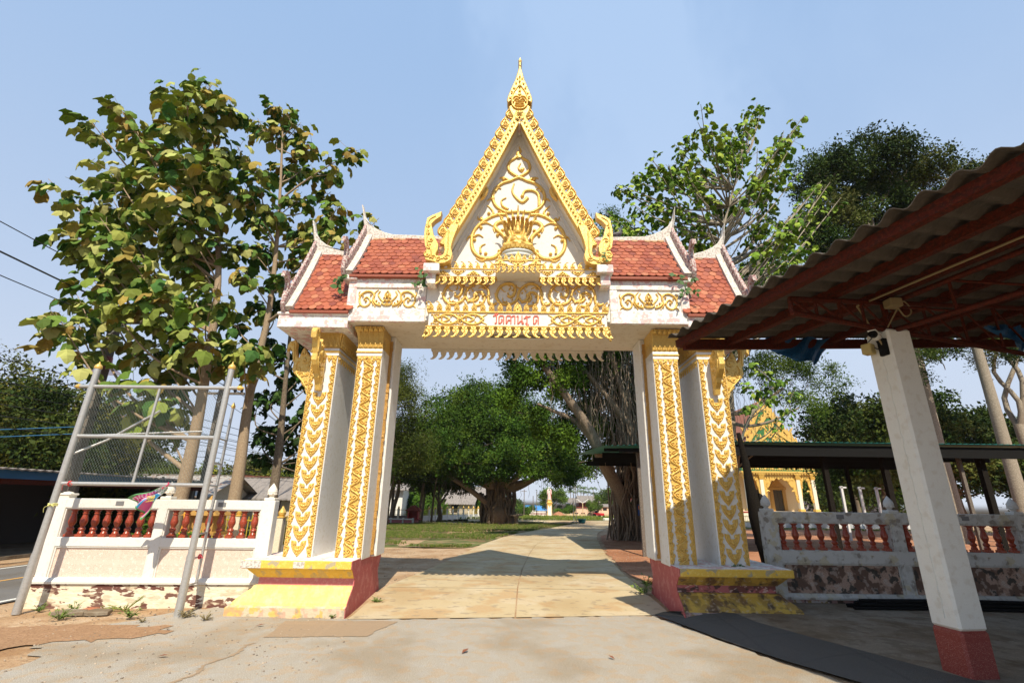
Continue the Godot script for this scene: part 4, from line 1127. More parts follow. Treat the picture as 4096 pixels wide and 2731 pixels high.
func build_walls() -> void:
	var plate := mat(lin(.18, .18, .18), .6)
	var w := thing("balustrade_wall", "sunlit cream balustrade wall with red-brown balusters and pink panels behind the wire mesh frame", "wall", Vector3(-7.36, 0, -.17), .0607)
	balustrade(w, [[0.0, .17, 0], [1.60, 1.75, 1], [3.22, 3.43, 1]], [8, 8], {"base": -.02, "ledge": .39, "mid": .85, "open0": .985, "open1": 1.42, "top": 1.565}, {"foot": M.peel, "paint": M.white, "panel": M.pinkwall, "bal": M.glaze, "bud": M.bud, "budmesh": bud_mesh().mesh(), "balmesh": baluster_mesh(.435).mesh(), "plate": plate})
	w = thing("balustrade_wall", "shaded grey balustrade wall with dark red balusters and stained panels under the lean-to roof", "wall", Vector3(4.18, 0, -.75))
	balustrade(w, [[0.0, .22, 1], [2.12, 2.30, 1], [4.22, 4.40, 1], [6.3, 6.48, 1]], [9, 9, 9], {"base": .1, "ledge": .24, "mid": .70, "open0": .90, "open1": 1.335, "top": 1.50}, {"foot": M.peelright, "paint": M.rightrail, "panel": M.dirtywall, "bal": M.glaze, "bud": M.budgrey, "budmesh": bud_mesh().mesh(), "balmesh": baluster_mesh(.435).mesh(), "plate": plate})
	# steel frame with wire netting
	var f := thing("netting_frame", "tall silver pipe frame with chain-link netting, leaning before the cream wall", "frame", Vector3(-5.9, 0, .25))
	var b := B.new()
	var A := Vector3(-1.18, 0, 0); var At := Vector3(-1.03, 3.60, 0); var C := Vector3(1.13, 0, 0); var Ct := Vector3(1.19, 3.62, 0)
	for q in [[A, At], [C, Ct]]:
		b = B.new()
		b.tube(PackedVector3Array([q[0], q[0].lerp(q[1], .22), q[0].lerp(q[1], .222), q[1]]), PackedFloat32Array([.056, .056, .049, .047]), 10)
		var leg := obj("leg", b, M.steel, f)
		b = B.new()
		b.at(Transform3D(Basis.IDENTITY, q[1]))
		b.lathe(PackedVector2Array([Vector2(.045, -.01), Vector2(.055, .0), Vector2(.058, .03), Vector2(.045, .06), Vector2(.015, .085), Vector2(0, .13)]), 10)
		obj("gilt_cap", b, M.gold, leg)
	var at := func(p: Vector3, q: Vector3, yy: float) -> Vector3: return p.lerp(q, yy / q.y)
	for yy in [1.78, 2.50, 3.30]:
		var p: Vector3 = at.call(A, At, yy); var q: Vector3 = at.call(C, Ct, yy)
		if yy > 3.0:
			p.x -= .20; q.x += .18
		b = B.new()
		b.tube(PackedVector3Array([p, q]), .029, 8)
		var bar := obj("cross_bar", b, M.steel, f)
		if yy > 3.0:
			for e in [[p, -1.0], [q, 1.0]]:
				b = B.new()
				b.at(Transform3D(Basis(Vector3.BACK, -PI / 2 * e[1]), e[0]))
				b.lathe(PackedVector2Array([Vector2(.03, -.01), Vector2(.04, .0), Vector2(.04, .03), Vector2(.03, .05), Vector2(0, .10)]), 8)
				obj("gilt_cap", b, M.gold, bar)
	b = B.new()
	b.tube(PackedVector3Array([Vector3(.02, 1.79, 0), Vector3(.08, 3.28, 0)]), .021, 6)
	obj("middle_bar", b, M.steel, f)
	b = B.new()   # rear leg with rungs, like a ladder
	b.tube(PackedVector3Array([Vector3(1.03, .36, -.45), Vector3(1.09, 3.05, -.42)]), .022, 6)
	var rear := obj("rear_leg", b, M.steel, f)
	b = B.new()
	b.at(Transform3D(Basis.IDENTITY, Vector3(1.09, 3.05, -.42)))
	b.lathe(PackedVector2Array([Vector2(.022, -.01), Vector2(.032, 0), Vector2(.034, .03), Vector2(.02, .06), Vector2(0, .1)]), 8)
	obj("gilt_cap", b, M.gold, rear)
	for yy in [.37, .74, 1.08, 1.42, 1.78, 2.12, 2.50]:
		b = B.new()
		b.tube(PackedVector3Array([at.call(C, Ct, yy), Vector3(1.03 + .06 * (yy - .36) / 2.7, yy, -.445)]), .014, 6)
		obj("rung", b, M.steel, rear)
	b = B.new()
	b.tube(PackedVector3Array([at.call(A, At, 2.2), Vector3(-.85, 2.48, -.35), Vector3(-.2, 3.0, -.5)]), .02, 6)
	b.tube(PackedVector3Array([at.call(A, At, 2.5), Vector3(.6, 2.66, -.5)]), .015, 6)
	obj("brace", b, M.steel, f)
	b = B.new()
	var y0 := 1.79; var y1 := 3.29
	var n := 50
	for s in 2:
		for i in range(-24, n + 1):
			var a0 := -1.09 + i * .0448
			var p := Vector2(a0, y0); var q := Vector2(a0 + 1.11, y1)
			if s == 1:
				p = Vector2(a0 + 1.11, y0); q = Vector2(a0, y1)
			var d := q - p
			var t0 := 0.0; var t1 := 1.0
			for lim in [[-1.10, 1.0], [1.14, -1.0]]:
				if absf(d.x) < 1e-6: continue
				var t: float = (lim[0] - p.x) / d.x
				if d.x * lim[1] > 0.0: t0 = maxf(t0, t)
				else: t1 = minf(t1, t)
			if t1 - t0 < .02: continue
			var u := p + d * t0; var v := p + d * t1
			b.tube(PackedVector3Array([Vector3(u.x + .07 * (u.y - 1.78) / 1.5, u.y, .008 * (s * 2 - 1)), Vector3(v.x + .07 * (v.y - 1.78) / 1.5, v.y, .008 * (s * 2 - 1))]), .0015, 3)
	var net := obj("chain_link_netting", b, M.mesh, f)
	net.set_meta("kind", "stuff")
	# ribbons
	for q in [["yellow_ribbon", Vector3(-1.115, 1.46, 0), .056, lin(.75, .72, .25), "yellow plastic ribbon tied round the left leg of the pipe frame"], ["red_ribbon", Vector3(-.95, 1.78, 0), .036, lin(.6, .06, .06), "red string tied round the low bar near the left leg of the pipe frame"], ["red_ribbon", Vector3(1.15, .76, -.2), .03, lin(.65, .05, .08), "red bow on the ladder rung of the pipe frame"]]:
		b = B.new()
		for k in 2:
			var ring := PackedVector3Array()
			for i in 11: ring.append(q[1] + (Vector3(cos(i * TAU / 10), k * .02 + sin(i * 2.0) * .006, sin(i * TAU / 10)) * Vector3(q[2], 1, q[2]) if q[0] == "yellow_ribbon" else Vector3(k * .012, cos(i * TAU / 10) * q[2], sin(i * TAU / 10) * q[2])))
			b.tube(ring, .008, 5)
		b.tube(curve3([q[1] + Vector3(0, 0, q[2]), q[1] + Vector3(.05, .02, q[2] + .03), q[1] + Vector3(.09, -.02, q[2] + .02)]), .007, 5, .4)
		b.tube(curve3([q[1] + Vector3(0, 0, q[2]), q[1] + Vector3(-.04, -.03, q[2] + .03), q[1] + Vector3(-.05, -.10, q[2] + .01)]), .007, 5, .4)
		tag(obj(q[0], b, mat(q[3], .6)), q[4], "ribbon").position = f.position
	flag()

func flag() -> void:   # crumpled cloth banner tied to the low bar
	var f := thing("cloth_banner", "crumpled pink, blue and white festival banner tied to the low bar of the netting frame", "banner", Vector3(-5.33, 1.77, .28))
	var N := 26
	var P := func(u: float, v: float) -> Vector3:   # u runs away from the knot, v across
		var top := Vector2(0, 0).lerp(Vector2(-.50, -.20), u)
		var low := Vector2(.02, -.03).lerp(Vector2(-.08, -.22), minf(u * 2.0, 1.0))
		if u > .5: low = Vector2(-.08, -.22).lerp(Vector2(-.22, -.50), (u - .5) * 2.0)
		if v < .5: top += Vector2(0, -.03) * sin(u * 6.0) * u
		var p := top.lerp(low, v)
		return Vector3(p.x, p.y, .05 * sin(v * 13.0 + u * 2.0) * (.3 + u) + .03 * sin(u * 9.0 + v * 4.0))
	var zone := func(u: float, v: float) -> int:
		if v < .06 or v > .95 or u > .96: return 4
		if u < .34: return 3 if fmod(v * 9.0 + u * 3.0, 1.0) < .8 else 4
		if v < .42: return 0 if fmod(u * 11.0 + sin(v * 22.0) * .5, 1.0) < .6 else 3
		if u > .62 and v > .5: return 5
		return 1 if v < .82 else 3
	var cols := [mat(lin(.62, .04, .28), .7), mat(lin(.03, .26, .50), .7), mat(lin(.02, .1, .45), .7), mat(lin(.74, .72, .74), .7), mat(lin(.10, .32, .12), .7), mat(lin(.62, .16, .34), .7)]
	var names := ["pink_print", "blue_print", "navy_print", "white_ground", "green_hem", "rose_print"]
	for k in cols.size():
		cols[k].backlight_enabled = true; cols[k].backlight = cols[k].albedo_color * .35
		var b := B.new()
		for i in N:
			for j in N:
				if zone.call((i + .5) / N, (j + .5) / N) != k: continue
				b.quad(P.call(float(i) / N, float(j) / N), P.call(float(i) / N, (j + 1.0) / N), P.call((i + 1.0) / N, (j + 1.0) / N), P.call((i + 1.0) / N, float(j) / N))
		if b.v.size(): obj(names[k], b, cols[k], f)
	for i in 2:
		var tm := TextMesh.new()
		tm.text = "2560"; tm.font_size = 16; tm.pixel_size = .0036; tm.depth = .004
		var sf := SystemFont.new(); sf.font_names = PackedStringArray(["Droid Sans"]); sf.font_weight = 700
		tm.font = sf
		var o := obj("printed_year", tm, mat(lin(.7, .5, .1), .6), f)
		var p: Vector3 = P.call(.50 + i * .08, .62 + i * .05)
		o.position = p + Vector3(0, 0, .045); o.rotation.z = .15
	var b := B.new()
	b.tube(curve3([Vector3(.0, .04, -.02), Vector3(.03, .03, .01), Vector3(.02, -.01, .02), Vector3(-.02, -.01, .01), Vector3(-.03, -.05, .04)]), .009, 5)
	obj("red_tie", b, mat(lin(.6, .03, .1), .6), f)

# ---------------------------------------------------------------- lean-to shed
func build_shed() -> void:
	var o := Vector3(2.0, 3.70, 1.84)
	var e := Vector3(1.3, .2, 3.51) / 3.743
	var r := Vector3(.938, .12, -.347)
	var shed := thing("lean_to_shed", "low brown corrugated roof on red steel trusses reaching in from the right", "shed", Vector3(2.0, 0, 1.84))
	var O := o - shed.position
	var S := func(s: float, q: float, h := 0.0) -> Vector3: return O + e * s + r * q + Vector3(0, h, 0)
	# corrugated sheets, one shared mesh
	var b := B.new()
	var per := .235; var amp := .036; var W := per * 4; var Lg := 1.55
	var prof := func(t: float) -> float: return amp * sin(TAU * t / per)
	for i in 32:
		var t0 := W * i / 32.0; var t1 := W * (i + 1) / 32.0
		for lay in 2:
			var dy := -.008 * lay
			var a: Vector3 = e * t0 + Vector3(0, prof.call(t0) + dy, 0); var c: Vector3 = e * t1 + Vector3(0, prof.call(t1) + dy, 0)
			var d := r * Lg
			if lay == 0: b.quad(a, c, c + d, a + d)
			else: b.quad(a, a + d, c + d, c)
		var p: Vector3 = e * t0 + Vector3(0, prof.call(t0), 0); var q: Vector3 = e * t1 + Vector3(0, prof.call(t1), 0); var dn := Vector3(0, -.008, 0)
		b.quad(p + dn, q + dn, q, p)
		b.quad(p + r * Lg, q + r * Lg, q + r * Lg + dn, p + r * Lg + dn)
	var sm := b.mesh()
	for i in 16:
		for j in 11:
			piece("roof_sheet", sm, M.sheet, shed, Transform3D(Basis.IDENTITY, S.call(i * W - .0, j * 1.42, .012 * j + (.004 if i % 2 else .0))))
	# purlins along the eave
	for q in [.16, .95, 1.75, 2.9, 4.1, 5.3, 6.6]:
		b = B.new()
		b.bar(S.call(-.02, q, -.09 + .012 * q), S.call(12.2, q, -.09 + .012 * q), .05, .10)
		b.bar(S.call(-.02, q + .02, -.135 + .012 * q), S.call(12.2, q + .02, -.135 + .012 * q), .09, .012)
		obj("purlin", b, M.rustred, shed)
	# trusses across and along
	var truss := func(a: Vector3, c: Vector3, a2: Vector3, c2: Vector3, n: int) -> void:
		var st := B.new()
		st.tube(PackedVector3Array([a, c]), .03, 6); st.tube(PackedVector3Array([a2, c2]), .03, 6)
		for i in n + 1:
			var t := float(i) / n
			st.tube(PackedVector3Array([a.lerp(c, t), a2.lerp(c2, t)]), .024 if i == 0 else .016, 6)
			if i < n: st.tube(PackedVector3Array([a.lerp(c, t), a2.lerp(c2, (i + 1.0) / n)]), .014, 6)
		obj("truss", st, M.rustred, shed)
	for s in [1.62, 6.2, 10.8]:
		var y := 3.50
		var A: Vector3 = S.call(s, .30, -.17); var Bq: Vector3 = S.call(s, 1.75, -.16)
		truss.call(A, Bq, Vector3(A.x, y, A.z), Vector3(Bq.x, y, Bq.z), 4)
		var D: Vector3 = S.call(s, 9.0, -.1)
		truss.call(Bq, D, Vector3(Bq.x, y, Bq.z), Vector3(D.x, y + .05, D.z), 10)
	truss.call(S.call(1.62, 1.78, -.2), S.call(6.2, 1.78, -.2), Vector3(0, 3.49 - 0.0, 0) + Vector3(S.call(1.62, 1.78).x, 0, S.call(1.62, 1.78).z), Vector3(S.call(6.2, 1.78).x, 3.49, S.call(6.2, 1.78).z), 7)
	# gable beam and sagging dark lining at the back edge
	b = B.new()
	b.bar(S.call(.05, .2, -.12), S.call(.05, 9.5, -.06), .06, .14)
	obj("gable_beam", b, M.rustred, shed)
	b = B.new()
	var lw := PackedVector3Array()
	var cw: Vector3 = S.call(1.50, 1.5, -.16)
	b.tube(PackedVector3Array([cw, S.call(4.5, 1.5, -.16), S.call(8, 1.5, -.16)]), .012, 6)
	b.tube(curve3([cw, cw + Vector3(.03, -.06, 0), cw + Vector3(.10, -.30, .02), cw + Vector3(.17, -.52, .05)]), .012, 6)
	b.tube(curve3([cw + Vector3(.25, -.02, .2), cw + Vector3(.30, -.10, .2), cw + Vector3(.36, -.20, .2), cw + Vector3(.44, -.14, .2), cw + Vector3(.40, -.03, .2), cw + Vector3(.33, -.06, .2), cw + Vector3(.2, -.30, .12)]), .008, 5)
	obj("wiring_pipe", b, mat(lin(.22, .16, .07), .6), shed)
	b = B.new()
	b.box(cw + Vector3(.18, -.1, .15), cw + Vector3(.32, .0, .27), .01)
	obj("junction_box", b, mat(lin(.2, .15, .07), .6), shed)
	# post under the trusses
	var post := Node3D.new(); post.name = "post"; shed.add_child(post, true)
	post.position = Vector3(4.255, 0, 2.66) - shed.position
	post.rotation.y = -atan2(.347, .938) * -1.0 - .22
	b = B.new()
	b.box(Vector3(-.150, .51, -.150), Vector3(.150, 3.50, .150), .022)
	obj("white_shaft", b, M.post, post)
	b = B.new()
	b.box(Vector3(-.152, .10, -.152), Vector3(.152, .512, .152), .022)
	obj("red_base", b, M.oxide, post)
	b = B.new()
	for k in 30: b.bar(Vector3(-.150, .6 + k * .096, .02 + .006 * sin(k * 3.1)), Vector3(-.150, .6 + (k + .9) * .096, .02 + .006 * sin(k * 2.3)), .010, .014)
	obj("mortar_seam", b, M.post, post)
	# unseen wall, added with the widened roof to cut fill light under the shed
	b = B.new()
	b.bar(S.call(-.3, 14.6, -2.2), S.call(14.5, 14.6, -2.2), .15, 4.6)
	obj("added_side_wall", b, M.dirtywall, shed)
	# camera and box on the post
	var cc := thing("security_camera", "white bullet security camera beside a yellow box near the top of the white post", "camera", Vector3(4.075, 3.36, 2.70))
	b = B.new()
	b.at(Transform3D(Basis(Vector3.UP, -.9) * Basis(Vector3.RIGHT, -.12), Vector3(-.02, .05, .05)))
	b.box(Vector3(-.035, -.035, -.13), Vector3(.035, .035, .1), .02)
	b.box(Vector3(-.042, .033, -.11), Vector3(.042, .042, .15), .004)
	obj("camera_body", b, mat(lin(.66, .66, .63), .4), cc)
	b = B.new()
	b.at(Transform3D(Basis(Vector3.UP, -.9) * Basis(Vector3.RIGHT, -.12), Vector3(-.02, .05, .05)) * Transform3D(Basis(Vector3.RIGHT, PI / 2), Vector3(0, 0, .095)))
	b.lathe(PackedVector2Array([Vector2(.034, 0), Vector2(.042, .005), Vector2(.042, .04), Vector2(.034, .045), Vector2(.03, .03), Vector2(0, .025)]), 12)
	obj("lens_ring", b, M.black, cc)
	b = B.new()
	b.box(Vector3(.0, -.16, .0), Vector3(.10, .03, .1), .008)
	b.bar(Vector3(.0, .0, .03), Vector3(-.02, .03, .04), .025, .025)
	obj("bracket", b, M.black, cc)
	b = B.new()
	b.at(Transform3D(Basis(Vector3.UP, .5), Vector3(-.07, -.05, -.05)))
	b.box(Vector3(-.055, -.07, -.05), Vector3(.055, .05, .05), .008)
	obj("yellow_box", b, mat(lin(.42, .33, .12), .5), cc)
	b = B.new()
	b.tube(curve3([Vector3(-.07, .02, -.03), Vector3(-.02, .07, .02), Vector3(.03, .02, .02), Vector3(.0, -.08, .03), Vector3(-.05, -.06, .02)]), .006, 5)
	obj("cable", b, M.wire, cc)
	# tarpaulins hanging from the roof
	for q in [[Vector3(3.62, 3.92, 1.25), Vector3(4.82, 4.02, .95), .42, "blue tarpaulin sagging from the roof edge left of the white post", 5], [Vector3(6.1, 3.86, 2.0), Vector3(7.2, 3.98, 1.6), .38, "blue tarpaulin sagging at the right edge beyond the white post", 6]]:
		b = B.new()
		var g := func(u: float, v: float) -> Vector3:
			var p: Vector3 = q[0].lerp(q[1], u)
			var sag: float = q[2] * (4.0 * u * (1.0 - u)) ** .8 * v
			return p + Vector3(0, -sag - .02 * sin(u * 17.0 + v * 3.0), .26 * v * sin(u * 7.0 + q[4]) * .6 + .03 * sin(u * 23.0 + v * 9.0))
		for i in 28:
			for j in 10: b.quad(g.call(i / 28.0, (j + 1) / 10.0), g.call((i + 1) / 28.0, (j + 1) / 10.0), g.call((i + 1) / 28.0, j / 10.0), g.call(i / 28.0, j / 10.0))
		tag(obj("tarpaulin", b, M.tarp), q[3], "tarpaulin", "blue tarpaulins under the roof")
	# heap of black pipes along the wall
	rng.seed = 15
	for i in 14:
		b = B.new()
		var y := .13 + .024 + .046 * (i / 6); var z := -.22 - .05 * (i % 6) + rng.randf_range(-.01, .01) - .02 * (i / 6)
		var x := 5.05 + rng.randf_range(0, .45)
		b.tube(curve3([Vector3(x, y, z), Vector3(x + 1.5, y + .006, z - .02), Vector3(x + 3.2, y, z + .03), Vector3(x + 5.6, y, z - .01)]), .022, 7)
		tag(obj("black_pipe", b, M.black), "long black plastic pipe lying in the heap along the foot of the grey wall", "pipe", "black pipes heaped along the wall")
	# second shed, beyond the wall
	var s2 := thing("open_shed", "long open shed with thin green metal roof and black fascia behind the grey wall", "shed", Vector3(2.7, 0, -7.2))
	b = B.new()
	for i in 76:
		var x0 := -.06 + i * .18
		var f := func(x: float, z: float) -> Vector3: return Vector3(x, 3.27 + .17 * smoothstep(0.0, 3.5, x) + z * .05, -z)
		for k in [[0.0, .13, .0], [.13, .15, .022], [.15, .18, .0]]:
			var p: Vector3 = f.call(x0 + k[0], -.1); var q: Vector3 = f.call(x0 + k[1], -.1); var u: Vector3 = f.call(x0 + k[1], 6.0); var v: Vector3 = f.call(x0 + k[0], 6.0)
			var h0 := Vector3(0, k[2] if k[0] == .15 else 0.0, 0); var h1 := Vector3(0, k[2] if k[0] == .13 else 0.0, 0)
			if k[0] == .15: h0.y = .022
			b.quad(p + h0, q + h1, u + h1, v + h0)
			b.quad(p + h0 - Vector3(0, .01, 0), v + h0 - Vector3(0, .01, 0), u + h1 - Vector3(0, .01, 0), q + h1 - Vector3(0, .01, 0))
	var g2 := mat(lin(.012, .16, .14), .5)
	obj("metal_roof", b, g2, s2)
	b = B.new()
	b.box(Vector3(1.1, 3.03, -.06), Vector3(13.6, 3.36, -.02), .004)
	b.box(Vector3(.5, 3.10, -.20), Vector3(13.6, 3.22, -.10))
	b.bar(Vector3(.1, 3.2, -.5), Vector3(13.6, 3.36, -.5), .06, .1)
	for z in [-2.0, -4.0, -5.8]: b.box(Vector3(.3, 3.08, z - .05), Vector3(13.6, 3.26, z), .0)
	obj("fascia", b, M.black, s2)
	for q in [[1.13, -.4, .05, 0], [6.9, -.4, .07, 1], [8.75, -.4, .08, 1], [11.1, -.4, .05, 0], [11.75, -.4, .085, 1], [6.9, -5.6, .06, 1], [11.0, -5.6, .06, 1], [3.2, -5.6, .05, 1]]:
		b = B.new()
		b.box(Vector3(q[0] - q[2], .1, q[1] - q[2]), Vector3(q[0] + q[2], 3.2, q[1] + q[2]), .006)
		obj("post", b, M.pole if q[3] == 0 else M.char, s2)
	# charred stump beside the gate
	b = B.new()
	b.tube(curve3([Vector3(.22, -.1, 0), Vector3(.10, .5, 0), Vector3(-.02, 1.1, 0), Vector3(-.12, 1.75, 0), Vector3(-.16, 2.3, .02), Vector3(-.22, 2.9, 0)], 3), PackedFloat32Array([.26, .24, .22, .2, .19, .19, .18, .17, .13, .10, .09, .08, .07, .06, .05, .04]), 9)
	b.tube(curve3([Vector3(.05, 1.0, 0), Vector3(.06, 1.35, .04), Vector3(.02, 1.62, .05), Vector3(-.02, 1.66, .05)], 3), .07, 7)
	tag(obj("charred_trunk", b, M.char), "black charred trunk standing right behind the gate's right outer column", "trunk").position = Vector3(4.78, .1, -2.1)
	# tube lamp under the lintel, and small weeds
	var lamp := thing("tube_lamp", "unlit fluorescent tube lamp under the gate's lintel", "lamp", Vector3(-.01, 4.58, -.72))
	b = B.new()
	b.box(Vector3(-.52, -.035, -.02), Vector3(.52, .0, .06), .006)
	obj("batten", b, mat(lin(.25, .2, .14), .6), lamp)
	b = B.new()
	b.tube(PackedVector3Array([Vector3(-.50, -.06, .02), Vector3(.50, -.06, .02)]), .016, 8)
	obj("glass_tube", b, mat(lin(.7, .7, .66), .3), lamp)
	b = B.new()
	for s in [-1.0, 1.0]: b.box(Vector3(s * .51 - .012, -.075, .0), Vector3(s * .51 + .012, -.03, .04), .004)
	obj("holder", b, mat(lin(.6, .58, .5), .5), lamp)

# ---------------------------------------------------------------- the statue
func nets(out: B, caps: Array, k: float, lo: Vector3, hi: Vector3, cell: float) -> void:   # surface of smoothly joined tapered capsules
	var nx := int((hi.x - lo.x) / cell) + 1; var ny := int((hi.y - lo.y) / cell) + 1; var nz := int((hi.z - lo.z) / cell) + 1
	var d := PackedFloat32Array(); d.resize(nx * ny * nz); d.fill(9.0)
	for c in caps:
		var a: Vector3 = c[0]; var bb: Vector3 = c[1]; var ra: float = c[2]; var rb: float = c[3]
		var ab := bb - a
		var l2 := maxf(ab.length_squared(), 1e-9)
		var m := maxf(ra, rb) + k * 2.0 + cell * 2.0
		var p0 := (Vector3(minf(a.x, bb.x), minf(a.y, bb.y), minf(a.z, bb.z)) - Vector3.ONE * m - lo) / cell
		var p1 := (Vector3(maxf(a.x, bb.x), maxf(a.y, bb.y), maxf(a.z, bb.z)) + Vector3.ONE * m - lo) / cell
		for z in range(maxi(0, int(p0.z)), mini(nz, int(p1.z) + 1)):
			for y in range(maxi(0, int(p0.y)), mini(ny, int(p1.y) + 1)):
				for x in range(maxi(0, int(p0.x)), mini(nx, int(p1.x) + 1)):
					var p := lo + Vector3(x, y, z) * cell - a
					var t := clampf(p.dot(ab) / l2, 0.0, 1.0)
					var v := (p - ab * t).length() - lerpf(ra, rb, t)
					var i := (z * ny + y) * nx + x
					var o := d[i]
					var h := maxf(k - absf(o - v), 0.0) / k
					d[i] = minf(o, v) - h * h * k * .25
	var id := {}
	var pos := PackedVector3Array(); var nor := PackedVector3Array()
	for z in nz - 1:
		for y in ny - 1:
			for x in nx - 1:
				var i := (z * ny + y) * nx + x
				var q := [d[i], d[i + 1], d[i + nx], d[i + nx + 1], d[i + nx * ny], d[i + nx * ny + 1], d[i + nx * ny + nx], d[i + nx * ny + nx + 1]]
				var neg := 0
				for v in q: neg += 1 if v < 0.0 else 0
				if neg == 0 or neg == 8: continue
				var s := Vector3.ZERO; var n := 0
				for e in [[0, 1], [2, 3], [4, 5], [6, 7], [0, 2], [1, 3], [4, 6], [5, 7], [0, 4], [1, 5], [2, 6], [3, 7]]:
					var va: float = q[e[0]]; var vb: float = q[e[1]]
					if (va < 0.0) == (vb < 0.0): continue
					var t := va / (va - vb)
					s += Vector3(e[0] & 1, (e[0] >> 1) & 1, e[0] >> 2).lerp(Vector3(e[1] & 1, (e[1] >> 1) & 1, e[1] >> 2), t); n += 1
				id[i] = pos.size()
				pos.append(lo + (Vector3(x, y, z) + s / n) * cell)
				nor.append(Vector3(q[1] + q[3] + q[5] + q[7] - q[0] - q[2] - q[4] - q[6], q[2] + q[3] + q[6] + q[7] - q[0] - q[1] - q[4] - q[5], q[4] + q[5] + q[6] + q[7] - q[0] - q[1] - q[2] - q[3]).normalized())
	var st := [1, nx, nx * ny]
	for z in range(1, nz - 1):
		for y in range(1, ny - 1):
			for x in range(1, nx - 1):
				var i := (z * ny + y) * nx + x
				for ax in 3:
					var a := d[i]; var b := d[i + st[ax]]
					if (a < 0.0) == (b < 0.0): continue
					var u: int = st[(ax + 1) % 3]; var w: int = st[(ax + 2) % 3]
					var f := [i - u - w, i - w, i, i - u]
					if not (id.has(f[0]) and id.has(f[1]) and id.has(f[2]) and id.has(f[3])): continue
					var g := [id[f[0]], id[f[1]], id[f[2]], id[f[3]]]
					if a > 0.0: g.reverse()
					out.triN(pos[g[0]], pos[g[1]], pos[g[2]], nor[g[0]], nor[g[1]], nor[g[2]])
					out.triN(pos[g[0]], pos[g[2]], pos[g[3]], nor[g[0]], nor[g[2]], nor[g[3]])

